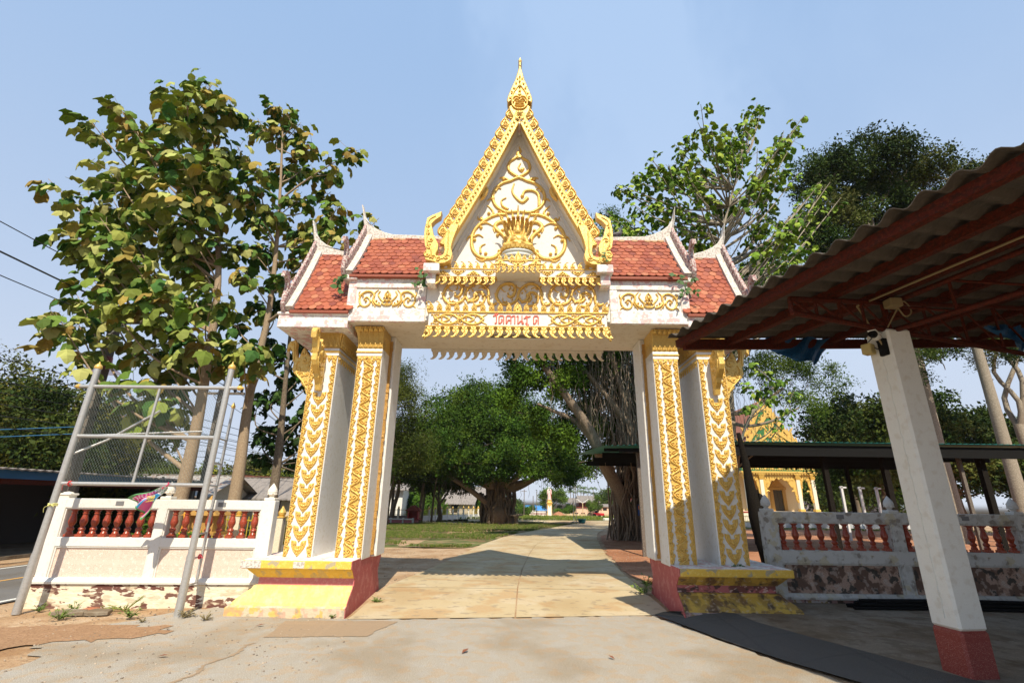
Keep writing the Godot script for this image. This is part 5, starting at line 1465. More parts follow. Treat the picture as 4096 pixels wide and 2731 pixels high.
func build_statue() -> void:
	var o := thing("seated_statue", "golden seated statue under a seven-headed serpent hood on the gate's ledge", "statue", Vector3(-.01, 5.512, .30))
	var b := B.new()
	for q in [[0.0, .30, .075], [.10, .295, .07], [.19, .285, .06]]:
		var pr := PackedVector2Array([Vector2(0, q[0])])
		for i in 9:
			var a := -PI / 2 + PI * i / 8
			pr.append(Vector2(q[1] - q[2] + q[2] * cos(a), q[0] + q[2] * .72 + q[2] * .72 * sin(a)))
		pr.append(Vector2(0, q[0] + q[2] * 1.44))
		b.at(Transform3D(Basis.from_scale(Vector3(1, 1, .72)), Vector3(0, 0, 0)))
		b.lathe(pr, 28)
	obj("serpent_coils", b, tmat(blend(lin(.60, .62, .58), [[M.n[2], .5, .62, lin(.36, .40, .38), .7], [M.n[5], .6, .7, lin(.5, .48, .4), .6]]), .35, .7, M.g3, .3), o)
	b = B.new()   # lotus seat
	for k in 22:
		var a := TAU * k / 22
		b.at(Transform3D(Basis(Vector3.UP, a), Vector3(sin(a) * .285, .27, cos(a) * .20)) * Transform3D(Basis(Vector3.RIGHT, .2), Vector3.ZERO))
		b.prism(P2([-.04, .07, .04, .07, .03, .02, 0, 0, -.03, .02]), -.01, .01, .004)
	b.at(Transform3D(Basis.from_scale(Vector3(1, 1, .72)), Vector3(0, .32, 0)))
	b.lathe(PackedVector2Array([Vector2(0, -.05), Vector2(.28, -.05), Vector2(.285, 0), Vector2(.27, .02), Vector2(0, .022)]), 24)
	obj("lotus_seat", b, M.gold, o)
	b = B.new()
	var Y := .345
	var V := func(x: float, y: float, z: float) -> Vector3: return Vector3(x, y + Y, z + .02)
	var caps := [[V.call(0, .06, -.02), V.call(0, .19, -.02), .095, .098]]
	for s in [-1.0, 1.0]:
		caps.append_array([[V.call(.07 * s, .06, -.02), V.call(.225 * s, .045, .03), .058, .042], [V.call(.225 * s, .045, .04), V.call(-.04 * s, .04 + .012 * s, .13), .042, .03],
			[V.call(.05 * s, .18, .01), V.call(.06 * s, .21, .0), .066, .06], [V.call(.0, .22, -.015), V.call(.125 * s, .222, -.015), .045, .042],
			[V.call(.137 * s, .215, -.012), V.call(.178 * s, .10, .0), .04, .034], [V.call(.178 * s, .10, .0), V.call(.07 * s, .062, .12), .033, .024]])
	caps.append([V.call(0, .22, -.01), V.call(0, .30, .0), .045, .036])
	caps.append([V.call(-.06, .068, .135), V.call(.05, .068, .14), .018, .016])
	caps.append([V.call(-.05, .078, .135), V.call(.07, .082, .13), .014, .016])
	nets(b, caps, .022, Vector3(-.30, Y - .03, -.16), Vector3(.30, Y + .33, .22), .0105)
	var hd := []
	hd.append_array([[V.call(0, .345, .0), V.call(0, .335, .012), .054, .05], [V.call(0, .305, .022), V.call(0, .30, .028), .034, .026], [V.call(0, .375, -.005), V.call(0, .38, -.005), .056, .054], [V.call(0, .345, .055), V.call(0, .322, .066), .006, .011]])
	for s in [-1.0, 1.0]: hd.append_array([[V.call(.055 * s, .355, -.005), V.call(.055 * s, .295, .0), .010, .007], [V.call(.02 * s, .345, .052), V.call(.024 * s, .344, .05), .010, .009], [V.call(.012 * s, .307, .056), V.call(.0, .304, .059), .006, .007], [V.call(.028 * s, .318, .036), V.call(.03 * s, .315, .034), .018, .016]])
	nets(b, hd, .008, V.call(-.085, .26, -.08), V.call(.085, .46, .095), .0048)
	# curls of hair, topknot and flame
	for row in 6:
		for k in 14:
			var a := TAU * (k + .5 * (row % 2)) / 14
			var el := .15 + row * .24
			var dir := Vector3(cos(el) * sin(a), sin(el), cos(el) * cos(a))
			if row < 2 and dir.z > .45: continue
			b.at(Transform3D(Basis.looking_at(-dir, Vector3.UP if absf(dir.y) < .95 else Vector3.RIGHT), V.call(0, .365, -.005) + dir * .056))
			b.boss(Vector2.ZERO, .012, .012, .011, 0, 6)
	b.at(Transform3D(Basis.IDENTITY, V.call(0, .415, -.005)))
	b.lathe(PackedVector2Array([Vector2(.045, -.01), Vector2(.042, .012), Vector2(.036, .022), Vector2(.034, .035), Vector2(.026, .042), Vector2(.028, .06), Vector2(.03, .075), Vector2(.02, .105), Vector2(.009, .135), Vector2(0, .165)]), 12)
	b.at(Transform3D.IDENTITY)
	b.tube(curve3([V.call(-.085, .25, .05), V.call(-.03, .2, .085), V.call(.04, .13, .09), V.call(.09, .08, .06)]), .006, 5, .6)   # edge of the robe
	b.tube(curve3([V.call(.07, .25, .03), V.call(.055, .17, .082), V.call(.05, .08, .085)]), .009, 5, .6)
	obj("figure", b, M.gold, o)
	# hood: a fan of seven necks, each with its head
	b = B.new()
	b.at(Transform3D(Basis.IDENTITY, Vector3(0, Y, -.13)))
	b.prism(P2([-.10, .18, -.19, .32, -.25, .44, -.27, .56, -.24, .62, -.12, .68, 0, .70, .12, .68, .24, .62, .27, .56, .25, .44, .19, .32, .10, .18, 0, .14]), -.03, .0, .008)
	b.at(Transform3D.IDENTITY)
	for i in 7:
		var t := (i - 3) / 3.0
		var top := Vector3(t * .25, Y + .66 - t * t * .10, -.02)
		b.tube(curve3([Vector3(t * .07, Y + .2, -.12), Vector3(t * .17, Y + .42, -.11), Vector3(t * .235, Y + .58 - t * t * .07, -.09), top]), PackedFloat32Array([.022, .026, .03, .034, .036, .036, .036, .036, .034, .033, .032, .03, .026]), 7)
		b.tube(curve3([top + Vector3(0, .0, -.03), top + Vector3(0, -.015, .04), top + Vector3(t * .01, -.035, .10)]), PackedFloat32Array([.03, .036, .038, .036, .032, .028, .024, .018, .012]), 7)
		var hgt2 := .26 if i == 3 else .17
		b.tube(curve3([top + Vector3(0, .0, -.01), top + Vector3(t * .05, hgt2 * .45, -.02), top + Vector3(t * .085, hgt2 * .8, .0), top + Vector3(t * .14, hgt2, .02)]), PackedFloat32Array([.026, .026, .024, .022, .022, .02, .018, .016, .014, .012, .01, .007, .003]), 6)
		for s in [-1.0, 1.0]:
			b.at(Transform3D(Basis(Vector3.UP, PI / 2 * s), top + Vector3(.03 * s, -.005, .045)))
			b.boss(Vector2.ZERO, .009, .009, .009, 0, 6)
		b.at(Transform3D.IDENTITY)
	for i in 6:
		var t := (i - 2.5) / 3.0
		for j in 7:
			var y := .24 + j * .05
			b.tube(PackedVector3Array([Vector3(t * (.06 + y * .40) - .018, Y + y, -.122), Vector3(t * (.06 + y * .40) + .018, Y + y + .006, -.122)]), .005, 4)
	obj("serpent_hood", b, M.gold, o)

# ---------------------------------------------------------------- plants
func spray(n: int, leaf: float, r: float, sd: int, broad := .5) -> ArrayMesh:   # a loose tuft of small folded leaves
	var g := RandomNumberGenerator.new(); g.seed = sd
	var b := B.new()
	for i in n:
		var d := Vector3(g.randfn(), g.randfn(), g.randfn()).normalized()
		var p := d * r * pow(g.randf(), .5)
		var f := (d + Vector3(g.randfn() * .5, g.randfn() * .5 - .25, g.randfn() * .5)).normalized()
		var s := f.cross(Vector3(g.randfn(), g.randfn() + 1.2, g.randfn())).normalized()
		var u := s.cross(f)
		var l := leaf * g.randf_range(.7, 1.25)
		var m := p + f * l * .45
		var sag := u * -.12 * l
		b.tri(p, m + s * l * broad * .5 + sag, p + f * l)
		b.tri(p, p + f * l, m - s * l * broad * .5 + sag)
	return b.mesh()

func big_leaf() -> ArrayMesh:   # broad drooping leaf, stalk at the origin, hanging along -y and bowed towards +z
	var b := B.new()
	var rows := [[0.0, .02], [.08, .16], [.2, .29], [.34, .36], [.5, .37], [.66, .31], [.80, .21], [.91, .10], [1.0, .0]]
	var P := func(i: int, s: float) -> Vector3:
		var t: float = rows[i][0]
		return Vector3(rows[i][1] * s * (.92 + .12 * sin(i * 2.3 + s)), .28 * t - .95 * t * t - absf(s) * rows[i][1] * (.42 + .35 * sin(i * 2.1 + s * .7)), .66 * sin(1.45 * t) - absf(s) * rows[i][1] * .15)
	for i in rows.size() - 1:
		for s in [-1.0, 1.0]:
			var a: Vector3 = P.call(i, 0.0); var c: Vector3 = P.call(i + 1, 0.0); var e: Vector3 = P.call(i + 1, s); var f: Vector3 = P.call(i, s)
			if s > 0: b.quad(a, c, e, f)
			else: b.quad(a, f, e, c)
	b.tube(PackedVector3Array([Vector3(0, .12, -.10), Vector3(0, 0, 0)]), .012, 3)
	return b.mesh()

func tone(pal: Array) -> Color:   # one of the palette's linear colours, a little off
	var c: Array = pal[rng.randi() % pal.size()]
	var k := rng.randf_range(.75, 1.3)
	return Color(c[0] * k, c[1] * k * rng.randf_range(.93, 1.07), c[2] * k)

func crown(parent: Node, blobs: Array, per: float, meshes: Array, sc: float, pal: Array, sd: int, called := "crown", full := .35) -> void:
	rng.seed = sd
	var t := [[], []]; var c := [[], []]
	for q in blobs:
		var o := Vector3(q[0], q[1], q[2]); var r := Vector3(q[3], q[4], q[5])
		var area := 4.0 * PI * pow((pow(r.x * r.y, 1.6) + pow(r.x * r.z, 1.6) + pow(r.y * r.z, 1.6)) / 3.0, 1.0 / 1.6)
		var n := int(area * per)
		var m := maxi(6, int(area * .42))
		var hubs := []
		for i in m:
			var d := Vector3(rng.randfn(), rng.randfn(), rng.randfn()).normalized()
			hubs.append([o + d * r * rng.randf_range(full, 1.12), minf(r.x, minf(r.y, r.z)) * rng.randf_range(.16, .36), tone(pal), d])
		for i in n:
			var h: Array = hubs[rng.randi() % m]
			var p: Vector3 = h[0] + Vector3(rng.randfn(), rng.randfn() * .75, rng.randfn()) * h[1]
			if p.y < .5: continue
			var k := rng.randi() % 2
			t[k].append(Transform3D(Basis.from_euler(Vector3(rng.randf() * TAU, rng.randf() * TAU, rng.randf() * TAU)).scaled(Vector3.ONE * sc * rng.randf_range(.7, 1.3)), p))
			c[k].append(h[2].lerp(tone(pal), .35))
	for k in 2:
		if t[k].size(): cells(called, meshes[k % meshes.size()], M.leaf, t[k], c[k], parent)

func wob(a: Vector3, c: Vector3, amp: float, n := 3) -> PackedVector3Array:
	var pts := [a]
	for i in range(1, n): pts.append(a.lerp(c, float(i) / n) + Vector3(rng.randfn(), rng.randfn() * .5, rng.randfn()) * amp)
	pts.append(c)
	return curve3(pts, 3)

func bush_tree(called: String, label: String, base: Vector3, r0: float, fork: Vector3, blobs: Array, per: float, sc: float, pal: Array, bark: Material, sd: int, group := "", meshes := [], full := .35) -> Node3D:
	var tr := thing(called, label, "tree", base, 0.0, group)
	rng.seed = sd + 500
	var b := B.new()
	var p := wob(Vector3(0, -.1, 0), fork - base, r0 * .35, 3)
	b.tube(p, taper(p, r0, r0 * .62), 10)
	obj("trunk", b, bark, tr)
	b = B.new()
	var rel := []
	for q in blobs:
		var e := Vector3(q[0], q[1], q[2]) - base
		rel.append([e.x, e.y, e.z, q[3], q[4], q[5]])
		var l := wob(fork - base + Vector3(0, -.2, 0), e, (e - fork + base).length() * .06, 4)
		b.tube(l, taper(l, r0 * .42, r0 * .12), 6)
		for k in 6:
			var d := Vector3(rng.randfn(), rng.randfn() * .8, rng.randfn()).normalized() * Vector3(q[3], q[4], q[5]) * .85
			var w := wob(e - d * .05, e + d, .12, 3)
			b.tube(w, taper(w, r0 * .13, .012), 4)
	obj("limbs", b, bark, tr)
	crown(tr, rel, per, meshes if meshes.size() else M.sprays, sc, pal, sd, "crown", full)
	return tr

func teak(called: String, label: String, trunk: Array, r0: float, tips: Array, leaf: float, per: int, pal: Array, bark: Material, sd: int, wind: Vector3) -> void:
	var base: Vector3 = trunk[0]
	var tr := thing(called, label, "tree", base)
	rng.seed = sd
	if per < 0:   # twiggy habit: each tip divides
		per = -per
		var more := []
		for i in range(0, tips.size(), 3):
			for k in 5: more.append_array([tips[i] + rng.randf_range(-.28, .28) * k, tips[i + 1] + rng.randf_range(-.30, .16) * k, tips[i + 2] + rng.randf_range(-.28, .28) * k])
		tips = more
	var ax := curve3(trunk, 6)
	for i in ax.size(): ax[i] -= base
	var b := B.new()
	var rr := PackedFloat32Array()
	for i in ax.size(): rr.append(r0 * (1.0 - .88 * pow(float(i) / (ax.size() - 1), .75)))
	b.tube(ax, rr, 10)
	obj("trunk", b, bark, tr)
	b = B.new()
	var t := []; var c := []
	for i in range(0, tips.size(), 3):
		var e := Vector3(tips[i], tips[i + 1], tips[i + 2]) - base
		# the branch leaves the trunk well below its tip
		var hd := Vector2(e.x - ax[ax.size() / 2].x, e.z - ax[ax.size() / 2].z).length()
		var y := clampf(e.y - hd * .75 - .6, ax[0].y + 2.2, ax[ax.size() - 1].y - .2)
		var k := 0
		while k < ax.size() - 2 and ax[k].y < y: k += 1
		var f := ax[k]
		var mid := f.lerp(e, .5) + Vector3(0, -.10 * hd, 0) + Vector3(rng.randfn(), rng.randfn(), rng.randfn()) * .18
		var p := curve3([f, mid, e], 6)
		var rb: float = clampf(.014 + (e - f).length() * .007, .02, r0 * .4)
		b.tube(p, taper(p, rb, .008), 5)
		for n in per:
			var u := 1.0 - pow(rng.randf(), 1.5) * .34
			var q := p[clampi(int(u * (p.size() - 1)), 0, p.size() - 1)]
			var side := Vector3(rng.randfn(), rng.randfn() * .5, rng.randfn()).normalized()
			var o := q + side * leaf * rng.randf_range(.2, 1.15) + wind * rng.randf() * leaf
			if n % 3 == 0: b.tube(PackedVector3Array([q, o]), .006, 3)
			var dir := side + wind * .8
			var ba := Basis(Vector3.UP, atan2(dir.x, dir.z) + rng.randfn() * .5) * Basis(Vector3.RIGHT, rng.randfn() * .40 + .12) * Basis(Vector3.BACK, rng.randfn() * .35)
			t.append(Transform3D(ba.scaled(Vector3(1, 1, 1) * leaf * rng.randf_range(.65, 1.35)), o))
			c.append(tone(pal))
	obj("branches", b, bark, tr)
	cells("leaves", M.bigleafmesh, M.bigleaf, t, c, tr)

func roots(parent: Node, list: Array, called: String, r: float, m: Material, sd: int) -> void:   # hanging roots: [from, to]
	rng.seed = sd
	var b := B.new()
	for q in list:
		var p := wob(q[0], q[1], (q[0] - q[1]).length() * .03 + .012, 5)
		b.tube(p, taper(p, r * rng.randf_range(.5, 1.2), r * rng.randf_range(.4, .9)), 4)
	obj(called, b, m, parent)

func build_trees() -> void:
	M.sprays = [spray(14, .15, .30, 1), spray(12, .17, .34, 2, .6)]
	M.fine = [spray(18, .11, .30, 3, .42), spray(16, .12, .32, 4, .45)]
	M.bigleafmesh = big_leaf()
	var dark := [[.022, .045, .010], [.030, .058, .010], [.045, .075, .012], [.018, .035, .010], [.085, .105, .02], [.12, .13, .035]]
	var mango := [[.022, .042, .010], [.030, .055, .010], [.050, .070, .012], [.020, .034, .008], [.09, .10, .015], [.16, .14, .02]]
	var fig := [[.028, .066, .009], [.04, .095, .011], [.065, .13, .014], [.02, .048, .008], [.11, .17, .02], [.05, .10, .012]]
	var teakp := [[.20, .23, .045], [.26, .28, .07], [.30, .31, .10], [.10, .17, .03], [.05, .12, .028], [.33, .34, .11], [.28, .21, .05], [.16, .21, .035], [.22, .27, .06], [.13, .20, .035]]
	var teakb := [[.15, .25, .03], [.21, .31, .04], [.28, .36, .055], [.10, .18, .025], [.07, .14, .02]]
	var teakd := [[.025, .055, .012], [.03, .07, .015], [.05, .09, .02], [.018, .04, .01]]
	# teaks beside the road
	teak("teak_tree", "tall broad-leaved tree with drooping olive leaves, its trunk right behind the netting frame", [Vector3(-8.25, -.1, -4.4), Vector3(-8.15, 2.2, -4.4), Vector3(-8.2, 4.4, -4.4), Vector3(-8.5, 7.4, -4.5), Vector3(-9.3, 10.4, -4.7), Vector3(-10.2, 14.2, -4.8)], .215, [-15.38, 11.42, -5.3, -15.25, 14.28, -5.7, -13.41, 14.01, -4.8, -13.55, 14.14, -5.5, -12.56, 15.68, -5.8, -10.38, 14.94, -4.8, -9.77, 12.74, -3.2, -9.32, 12.68, -3.6, -8.65, 12.96, -3.7, -12.62, 12.87, -5.3, -12.59, 11.24, -4.4, -12.73, 11.52, -5.2, -14.14, 11.07, -5.5, -13.39, 10.88, -5.7, -12.16, 11, -5.4, -9.37, 9.49, -3.2, -11.46, 8.84, -3.5, -12.25, 8.47, -3.6, -11.6, 8.22, -3.6, -12.23, 9.43, -5.4, -11.25, 9.85, -5.1, -9.61, 8.96, -4.1, -8.77, 9.48, -3.8, -11.71, 5.99, -3.4, -11.03, 6.94, -3.4, -13.58, 7.46, -5.7, -11.05, 7.6, -4.2, -10.34, 7.77, -4.0, -9.98, 8.46, -4.5, -9.99, 8.56, -5.5, -8.56, 8.67, -4.6, -12.72, 7.32, -5.7, -9.52, 6.39, -3.2, -9.11, 6.85, -3.4, -9.5, 6.2, -4.4, -9.66, 6.95, -5.1, -7.66, 6.8, -3.3, -8.41, 10.11, -4.3, -8.71, 10.46, -3.4, -9.6, 10.83, -3.5, -11.32, 12.99, -4.5, -9.89, 3.8, -4.8, -9.07, 3.93, -4.2, -10.04, 5.48, -4.7, -9.79, 5.74, -5.5, -8.18, 5.36, -5.1, -7.81, 5.61, -3.6, -13.6, 6.8, -5.9, -9.95, 4.91, -5.9, -9.94, 4.48, -4.1, -10.6, 13.4, -4.2, -11.0, 12.0, -4.6, -10.4, 11.6, -5.2, -9.1, 11.7, -4.4, -10.8, 10.9, -4.0], .46, 33, teakp, M.teakbark, 31, Vector3(-.55, .0, .1))
	teak("teak_tree", "second tall olive-leaved tree, its trunk between the frame and the left lotus-bud post", [Vector3(-7.25, -.1, -5.2), Vector3(-7.3, 2.2, -5.2), Vector3(-7.45, 4.4, -5.3), Vector3(-7.4, 7.0, -5.4), Vector3(-7.7, 10.2, -5.5), Vector3(-8.2, 13.8, -5.6)], .205, [-9.62, 14.85, -6.3, -8.44, 14.71, -5.5, -8.37, 13.76, -5.7, -7.88, 14.49, -6.1, -7.69, 10.91, -4.1, -8.25, 12.59, -6.5, -7.17, 13.36, -5.9, -6.59, 11.86, -6.5, -5.35, 12.55, -5.2, -6.28, 12.42, -6.3, -7.22, 11.18, -6.0, -7.37, 10.05, -4.9, -8.94, 10.55, -6.1, -5.97, 10.12, -5.4, -4.1, 9.47, -4.4, -5.97, 11, -6.8, -7.46, 10.36, -6.9, -8.31, 9.56, -6.4, -8.03, 7.94, -4.8, -7.07, 7.89, -5.3, -8.23, 7.5, -6.4, -8.83, 7.08, -6.1, -6.74, 10.5, -6.6, -5.89, 10.81, -5.7, -7.93, 13.32, -7.0, -8.32, 8.92, -5.0, -6.64, 5.43, -4.4, -7.14, 5.49, -4.2, -9.22, 12.52, -4.9, -8.2, 10.52, -4.2, -6.4, 9.2, -5.6, -7.0, 9.0, -6.2, -5.6, 9.3, -5.0], .38, 30, [teakp[0], teakp[1], teakp[3], teakp[3], teakp[4], teakp[4], teakp[6], teakp[5]], M.teakbark, 32, Vector3(-.4, .0, .1))
	teak("dark_teak_tree", "dark shaded broad-leaved tree right behind the gate's left outer column", [Vector3(-6.75, -.1, -6.2), Vector3(-6.8, 2.5, -6.2), Vector3(-7.0, 5.0, -6.3), Vector3(-7.3, 8.0, -6.5)], .19, [-7.99, 7.76, -7, -8.05, 4.79, -7, -7.23, 4.8, -7, -6.61, 3.44, -7, -7.55, 3.43, -7.4, -7.6, 6.23, -7, -6.78, 5.51, -7, -7.83, 2.78, -7.2, -6.3, 6.6, -6.4, -8.4, 6.8, -7.5, -7.0, 7.4, -6.0, -6.2, 4.6, -7.0, -7.4, 4.1, -8, -6.9, 2.7, -8, -6.4, 3.9, -8.2, -7.9, 5.6, -8.2, -7.2, 6.9, -8.0, -6.7, 4.4, -7.6, -8.2, 3.9, -8.0, -6.0, 5.4, -6.6, -6.0, 2.6, -8.0, -6.2, 3.2, -7.6], .27, 46, teakd, M.bark, 33, Vector3(-.2, 0, 0))
	# teak on the right
	teak("young_teak_tree", "airy bright green broad-leaved tree rising behind the gate's right tiled roof", [Vector3(5.6, -.1, -8), Vector3(5.9, 3.5, -8), Vector3(6.4, 6.2, -8), Vector3(7.0, 8.4, -8), Vector3(7.6, 11.0, -8.1), Vector3(9.2, 15.4, -8.4)], .20, [11, 18.95, -9.9, 9.45, 16.95, -8.8, 6.68, 14.47, -6.1, 5.98, 14.35, -6.9, 8.35, 15.62, -8.4, 9.11, 13.8, -6.2, 10.38, 15.54, -7.5, 4.89, 13.43, -6.7, 4.64, 14.46, -8.8, 4.17, 14.12, -9.2, 6.03, 14.01, -8.2, 7.6, 14.97, -9.5, 8.62, 14.65, -8.5, 8.26, 12.45, -6.2, 10.83, 14.61, -8.7, 12.61, 14.5, -10.0, 12.97, 14.85, -9.8, 5.25, 13.77, -9.3, 5.57, 11.86, -6.9, 7.44, 13.24, -8.5, 8.98, 13.46, -8.8, 10.79, 13.59, -9.6, 9.43, 10.84, -6.1, 4.03, 12.06, -8.3, 5.47, 12.42, -9.2, 7.09, 12.6, -9.8, 8.61, 13.05, -9.8, 9.75, 12.36, -9.3, 9.47, 10.74, -7.3, 3.43, 13.17, -9.4, 8.72, 16.89, -9.8, 10.68, 10.83, -8.0, 9.76, 11.18, -9.0, 3.56, 9.93, -6.0, 3.9, 11.0, -7.6, 4.8, 11.2, -8.6, 6.0, 11.0, -7.4, 3.0, 11.2, -8.2], .27, -15, teakb, M.greybark, 34, Vector3(-.1, 0, 0))
	# mango trees across the road
	bush_tree("mango_tree", "dark round mango tree at the left edge behind the roadside shop", Vector3(-21.5, 0, -13), .35, Vector3(-21.5, 2.2, -13), [[-21.8, 4.2, -12.5, 2.6, 2.0, 2.6], [-23.6, 4.6, -13, 2.6, 2.2, 2.6], [-20.2, 3.4, -12, 2.0, 1.9, 2.2], [-24.5, 3, -11.5, 2, 2.2, 2]], 22, 1.0, mango, M.bark, 41)
	bush_tree("mango_tree", "dark round mango tree behind the utility pole left of the netting frame", Vector3(-17.2, 0, -12.5), .35, Vector3(-17.2, 2.0, -12.5), [[-17.6, 3.7, -12, 2.3, 1.9, 2.3], [-16.7, 2.8, -11.6, 1.5, 1.7, 1.9], [-19.0, 3.6, -12.6, 1.9, 1.7, 2.0], [-17.2, 2.2, -12, 2.0, 1.4, 2.0]], 24, 1.0, mango, M.bark, 42)
	# trees far off behind the left wall
	var i := 0
	for q in [[-34, -40, 3.0, 3.6, "olive bushy tree far off behind the left end of the netting", 0], [-30.5, -42, 2.6, 3.0, "yellowish bushy tree far off behind the middle of the netting", 1], [-27.5, -44, 3.0, 3.4, "brown-tinged airy tree far off behind the middle of the netting", 2], [-24, -43, 2.8, 2.9, "yellow-flowered bushy tree far off between the two teak trunks", 1], [-20.5, -44, 3.4, 3.8, "dark dome-shaped tree far off just left of the left lotus-bud post", 3], [-17.2, -42, 2.4, 3.1, "light green bushy tree far off behind the left lotus-bud post", 0]]:
		var pl: Array = [[[.07, .10, .015], [.10, .13, .02], [.05, .08, .015]], [[.14, .15, .02], [.10, .13, .02], [.30, .24, .02], [.07, .1, .015]], [[.10, .10, .03], [.13, .11, .04], [.08, .09, .02]], dark][q[5]]
		bush_tree("distant_tree", q[4], Vector3(q[0], -.1, q[1]), .22, Vector3(q[0], 1.6, q[1]), [[q[0], q[3], q[1], q[2] * .8, q[2] * .62, q[2] * .8], [q[0] - 1.3, q[3] - .7, q[1], q[2] * .6, q[2] * .5, q[2] * .6], [q[0] + 1.4, q[3] - .8, q[1] + .5, q[2] * .6, q[2] * .5, q[2] * .6]], 9, 1.7, pl, M.bark, 60 + i, "distant trees behind the left wall")
		i += 1
	# inside the gate, left
	bush_tree("slender_tree", "tall narrow olive-green tree seen right beside the gate's left inner column", Vector3(-7.6, .1, -21.6), .2, Vector3(-7.7, 3.6, -21.8), [[-7.9, 8.4, -22, 1.5, 2.0, 1.6], [-7.2, 7.2, -22, 1.6, 1.7, 1.7], [-7.8, 5.6, -22.2, 2.0, 1.8, 1.9], [-6.3, 4.6, -22.4, 1.5, 1.5, 1.6], [-9.6, 5.4, -22, 1.9, 2.2, 1.9], [-8.6, 3.6, -22.8, 2.0, 1.0, 1.6], [-9.8, 8.0, -22.5, 1.6, 1.8, 1.6]], 20, .95, [[.05, .075, .012], [.08, .10, .016], [.035, .055, .010], [.12, .13, .02]], M.bark, 43, "", M.fine)
	var k := 0
	for q in [[-8.3, -26.9, .16], [-7.8, -23.4, .10], [-6.75, -28.2, .13], [-8.9, -28.5, .12], [-6.2, -30.2, .09], [-7.1, -31, .1]]:
		bush_tree("thin_tree", ["thin dark tree second from the left inner column in the shaded grove", "thinnest bare-stemmed tree in front of the shaded grove", "thin dark tree just right of the red spirit house", "thin tree behind the red bench in the shaded grove", "thin pale tree between spirit house and small forked tree", "thin dark tree behind the spirit house"][k], Vector3(q[0], .1, q[1]), q[2], Vector3(q[0] + .2, 3.2, q[1]), [[q[0] + .2, 4.6, q[1], 1.8, 1.3, 1.8], [q[0] - .7, 3.6, q[1] + .3, 1.5, .9, 1.4]], 15, 1.0, dark, M.bark, 44 + k, "thin trees of the shaded grove")
		k += 1
	bush_tree("forked_tree", "small dark forked tree between the spirit house and the great banyan", Vector3(-5.8, .1, -31), .22, Vector3(-5.8, 1.5, -31), [[-5.9, 3.6, -31, 1.8, 1.4, 1.8], [-7.0, 3.3, -31, 1.5, 1.1, 1.5], [-4.7, 3.3, -31, 1.5, 1.1, 1.5]], 20, 1.0, dark, M.bark, 52)
	# the great banyan
	var ban := bush_tree("great_banyan", "huge dark round banyan with massive fused trunk in the middle of the grounds", Vector3(-1.2, .1, -28.4), .75, Vector3(-1.2, 2.6, -28.4), [[-1.0, 7.8, -28, 3.2, 2.4, 3.2], [-4.6, 6.9, -27.6, 2.8, 2.0, 2.8], [2.2, 5.6, -27.6, 2.8, 1.9, 2.6], [-6.6, 5.6, -27.4, 2.0, 1.9, 2.2], [-3.0, 5.2, -26.2, 2.8, 1.8, 2.0], [.6, 4.9, -26.0, 2.4, 1.7, 2.0], [4.4, 4.2, -27.6, 2.0, 1.2, 2.0], [-5.6, 4.0, -27.0, 2.2, 1.2, 2.0], [2.6, 3.5, -26.8, 1.7, .9, 1.6], [-2.8, 8.4, -29, 2.6, 1.8, 2.6], [.8, 7.2, -30, 2.6, 1.8, 2.6], [-2.6, 3.9, -25.8, 2.2, 1.0, 1.4], [.4, 3.5, -25.6, 1.5, .8, 1.2]], 17, .95, fig, M.bark, 53)
	rng.seed = 9
	var rl := []
	for n in 46:
		var a := TAU * n / 46.0; var rr := rng.randf_range(.85, 1.2)
		rl.append([Vector3(cos(a) * rr * 1.0, -.05, sin(a) * rr * .8), Vector3(cos(a) * rr * rng.randf_range(.5, 1.3), rng.randf_range(1.6, 3.2), sin(a) * rr * .7)])
	roots(ban, rl, "fused_roots", .12, M.bark, 3)
	rl = []
	for n in 60:
		var x := rng.randf_range(-4.5, 6.5); var z := rng.randf_range(-2.5, 2.5); var y := rng.randf_range(2.6, 3.8)
		rl.append([Vector3(x, y, z), Vector3(x + rng.randf_range(-.1, .1), y - rng.randf_range(.5, 1.6), z)])
	roots(ban, rl, "hanging_roots", .012, M.bark, 4)
	var b := B.new()
	var lp := curve3([Vector3(-.8, 1.4, .4), Vector3(-2.2, 2.4, .8), Vector3(-3.6, 3.2, 1.2)])
	b.tube(lp, taper(lp, .22, .12), 7)
	obj("bare_limb", b, M.rootbark, ban)
	# banyan with the curtain of roots
	var cur := thing("curtain_banyan", "leaning banyan draped with a curtain of pale hanging roots beside the drive", "tree", Vector3(5.0, .1, -14.4))
	var P := func(x: float, y: float, z: float) -> Vector3: return Vector3(x - 5.0, y - .1, z + 14.4)
	var limbs := [[[5.0, 0, -14.4], [4.6, 1.8, -14.0], [3.8, 3.2, -13.4], [3.2, 4.5, -13.0], [2.4, 5.6, -12.6], [1.4, 6.9, -12.3], [.35, 8.3, -12.2]], [[3.5, 3.9, -13.2], [2.6, 4.9, -13.0], [1.7, 5.3, -12.8], [.9, 5.6, -12.6]], [[5.2, .0, -14.4], [5.3, 3.0, -14.2], [5.0, 5.4, -13.8], [4.5, 7.4, -13.4], [4.0, 8.6, -13]], [[5.4, .0, -14.6], [6.0, 3.0, -14.6], [6.6, 5.6, -14.8], [8.2, 7.4, -15]], [[5.0, 5.0, -13.8], [4.0, 6.2, -13.4], [2.9, 7.4, -13], [2.0, 8.6, -12.8]], [[6.3, 4.6, -14.7], [8.4, 5.4, -14.2], [10.4, 5.6, -13.8], [12.0, 6.6, -13.4]], [[9.0, 5.5, -14.0], [9.9, 4.9, -13.4], [10.9, 5.0, -13.0], [12.2, 5.6, -12.8]], [[8.8, 5.4, -14.1], [9.8, 6.6, -14], [10.6, 8.0, -14.0]]]
	rng.seed = 19
	var rads := [.34, .15, .22, .22, .15, .16, .10, .10]
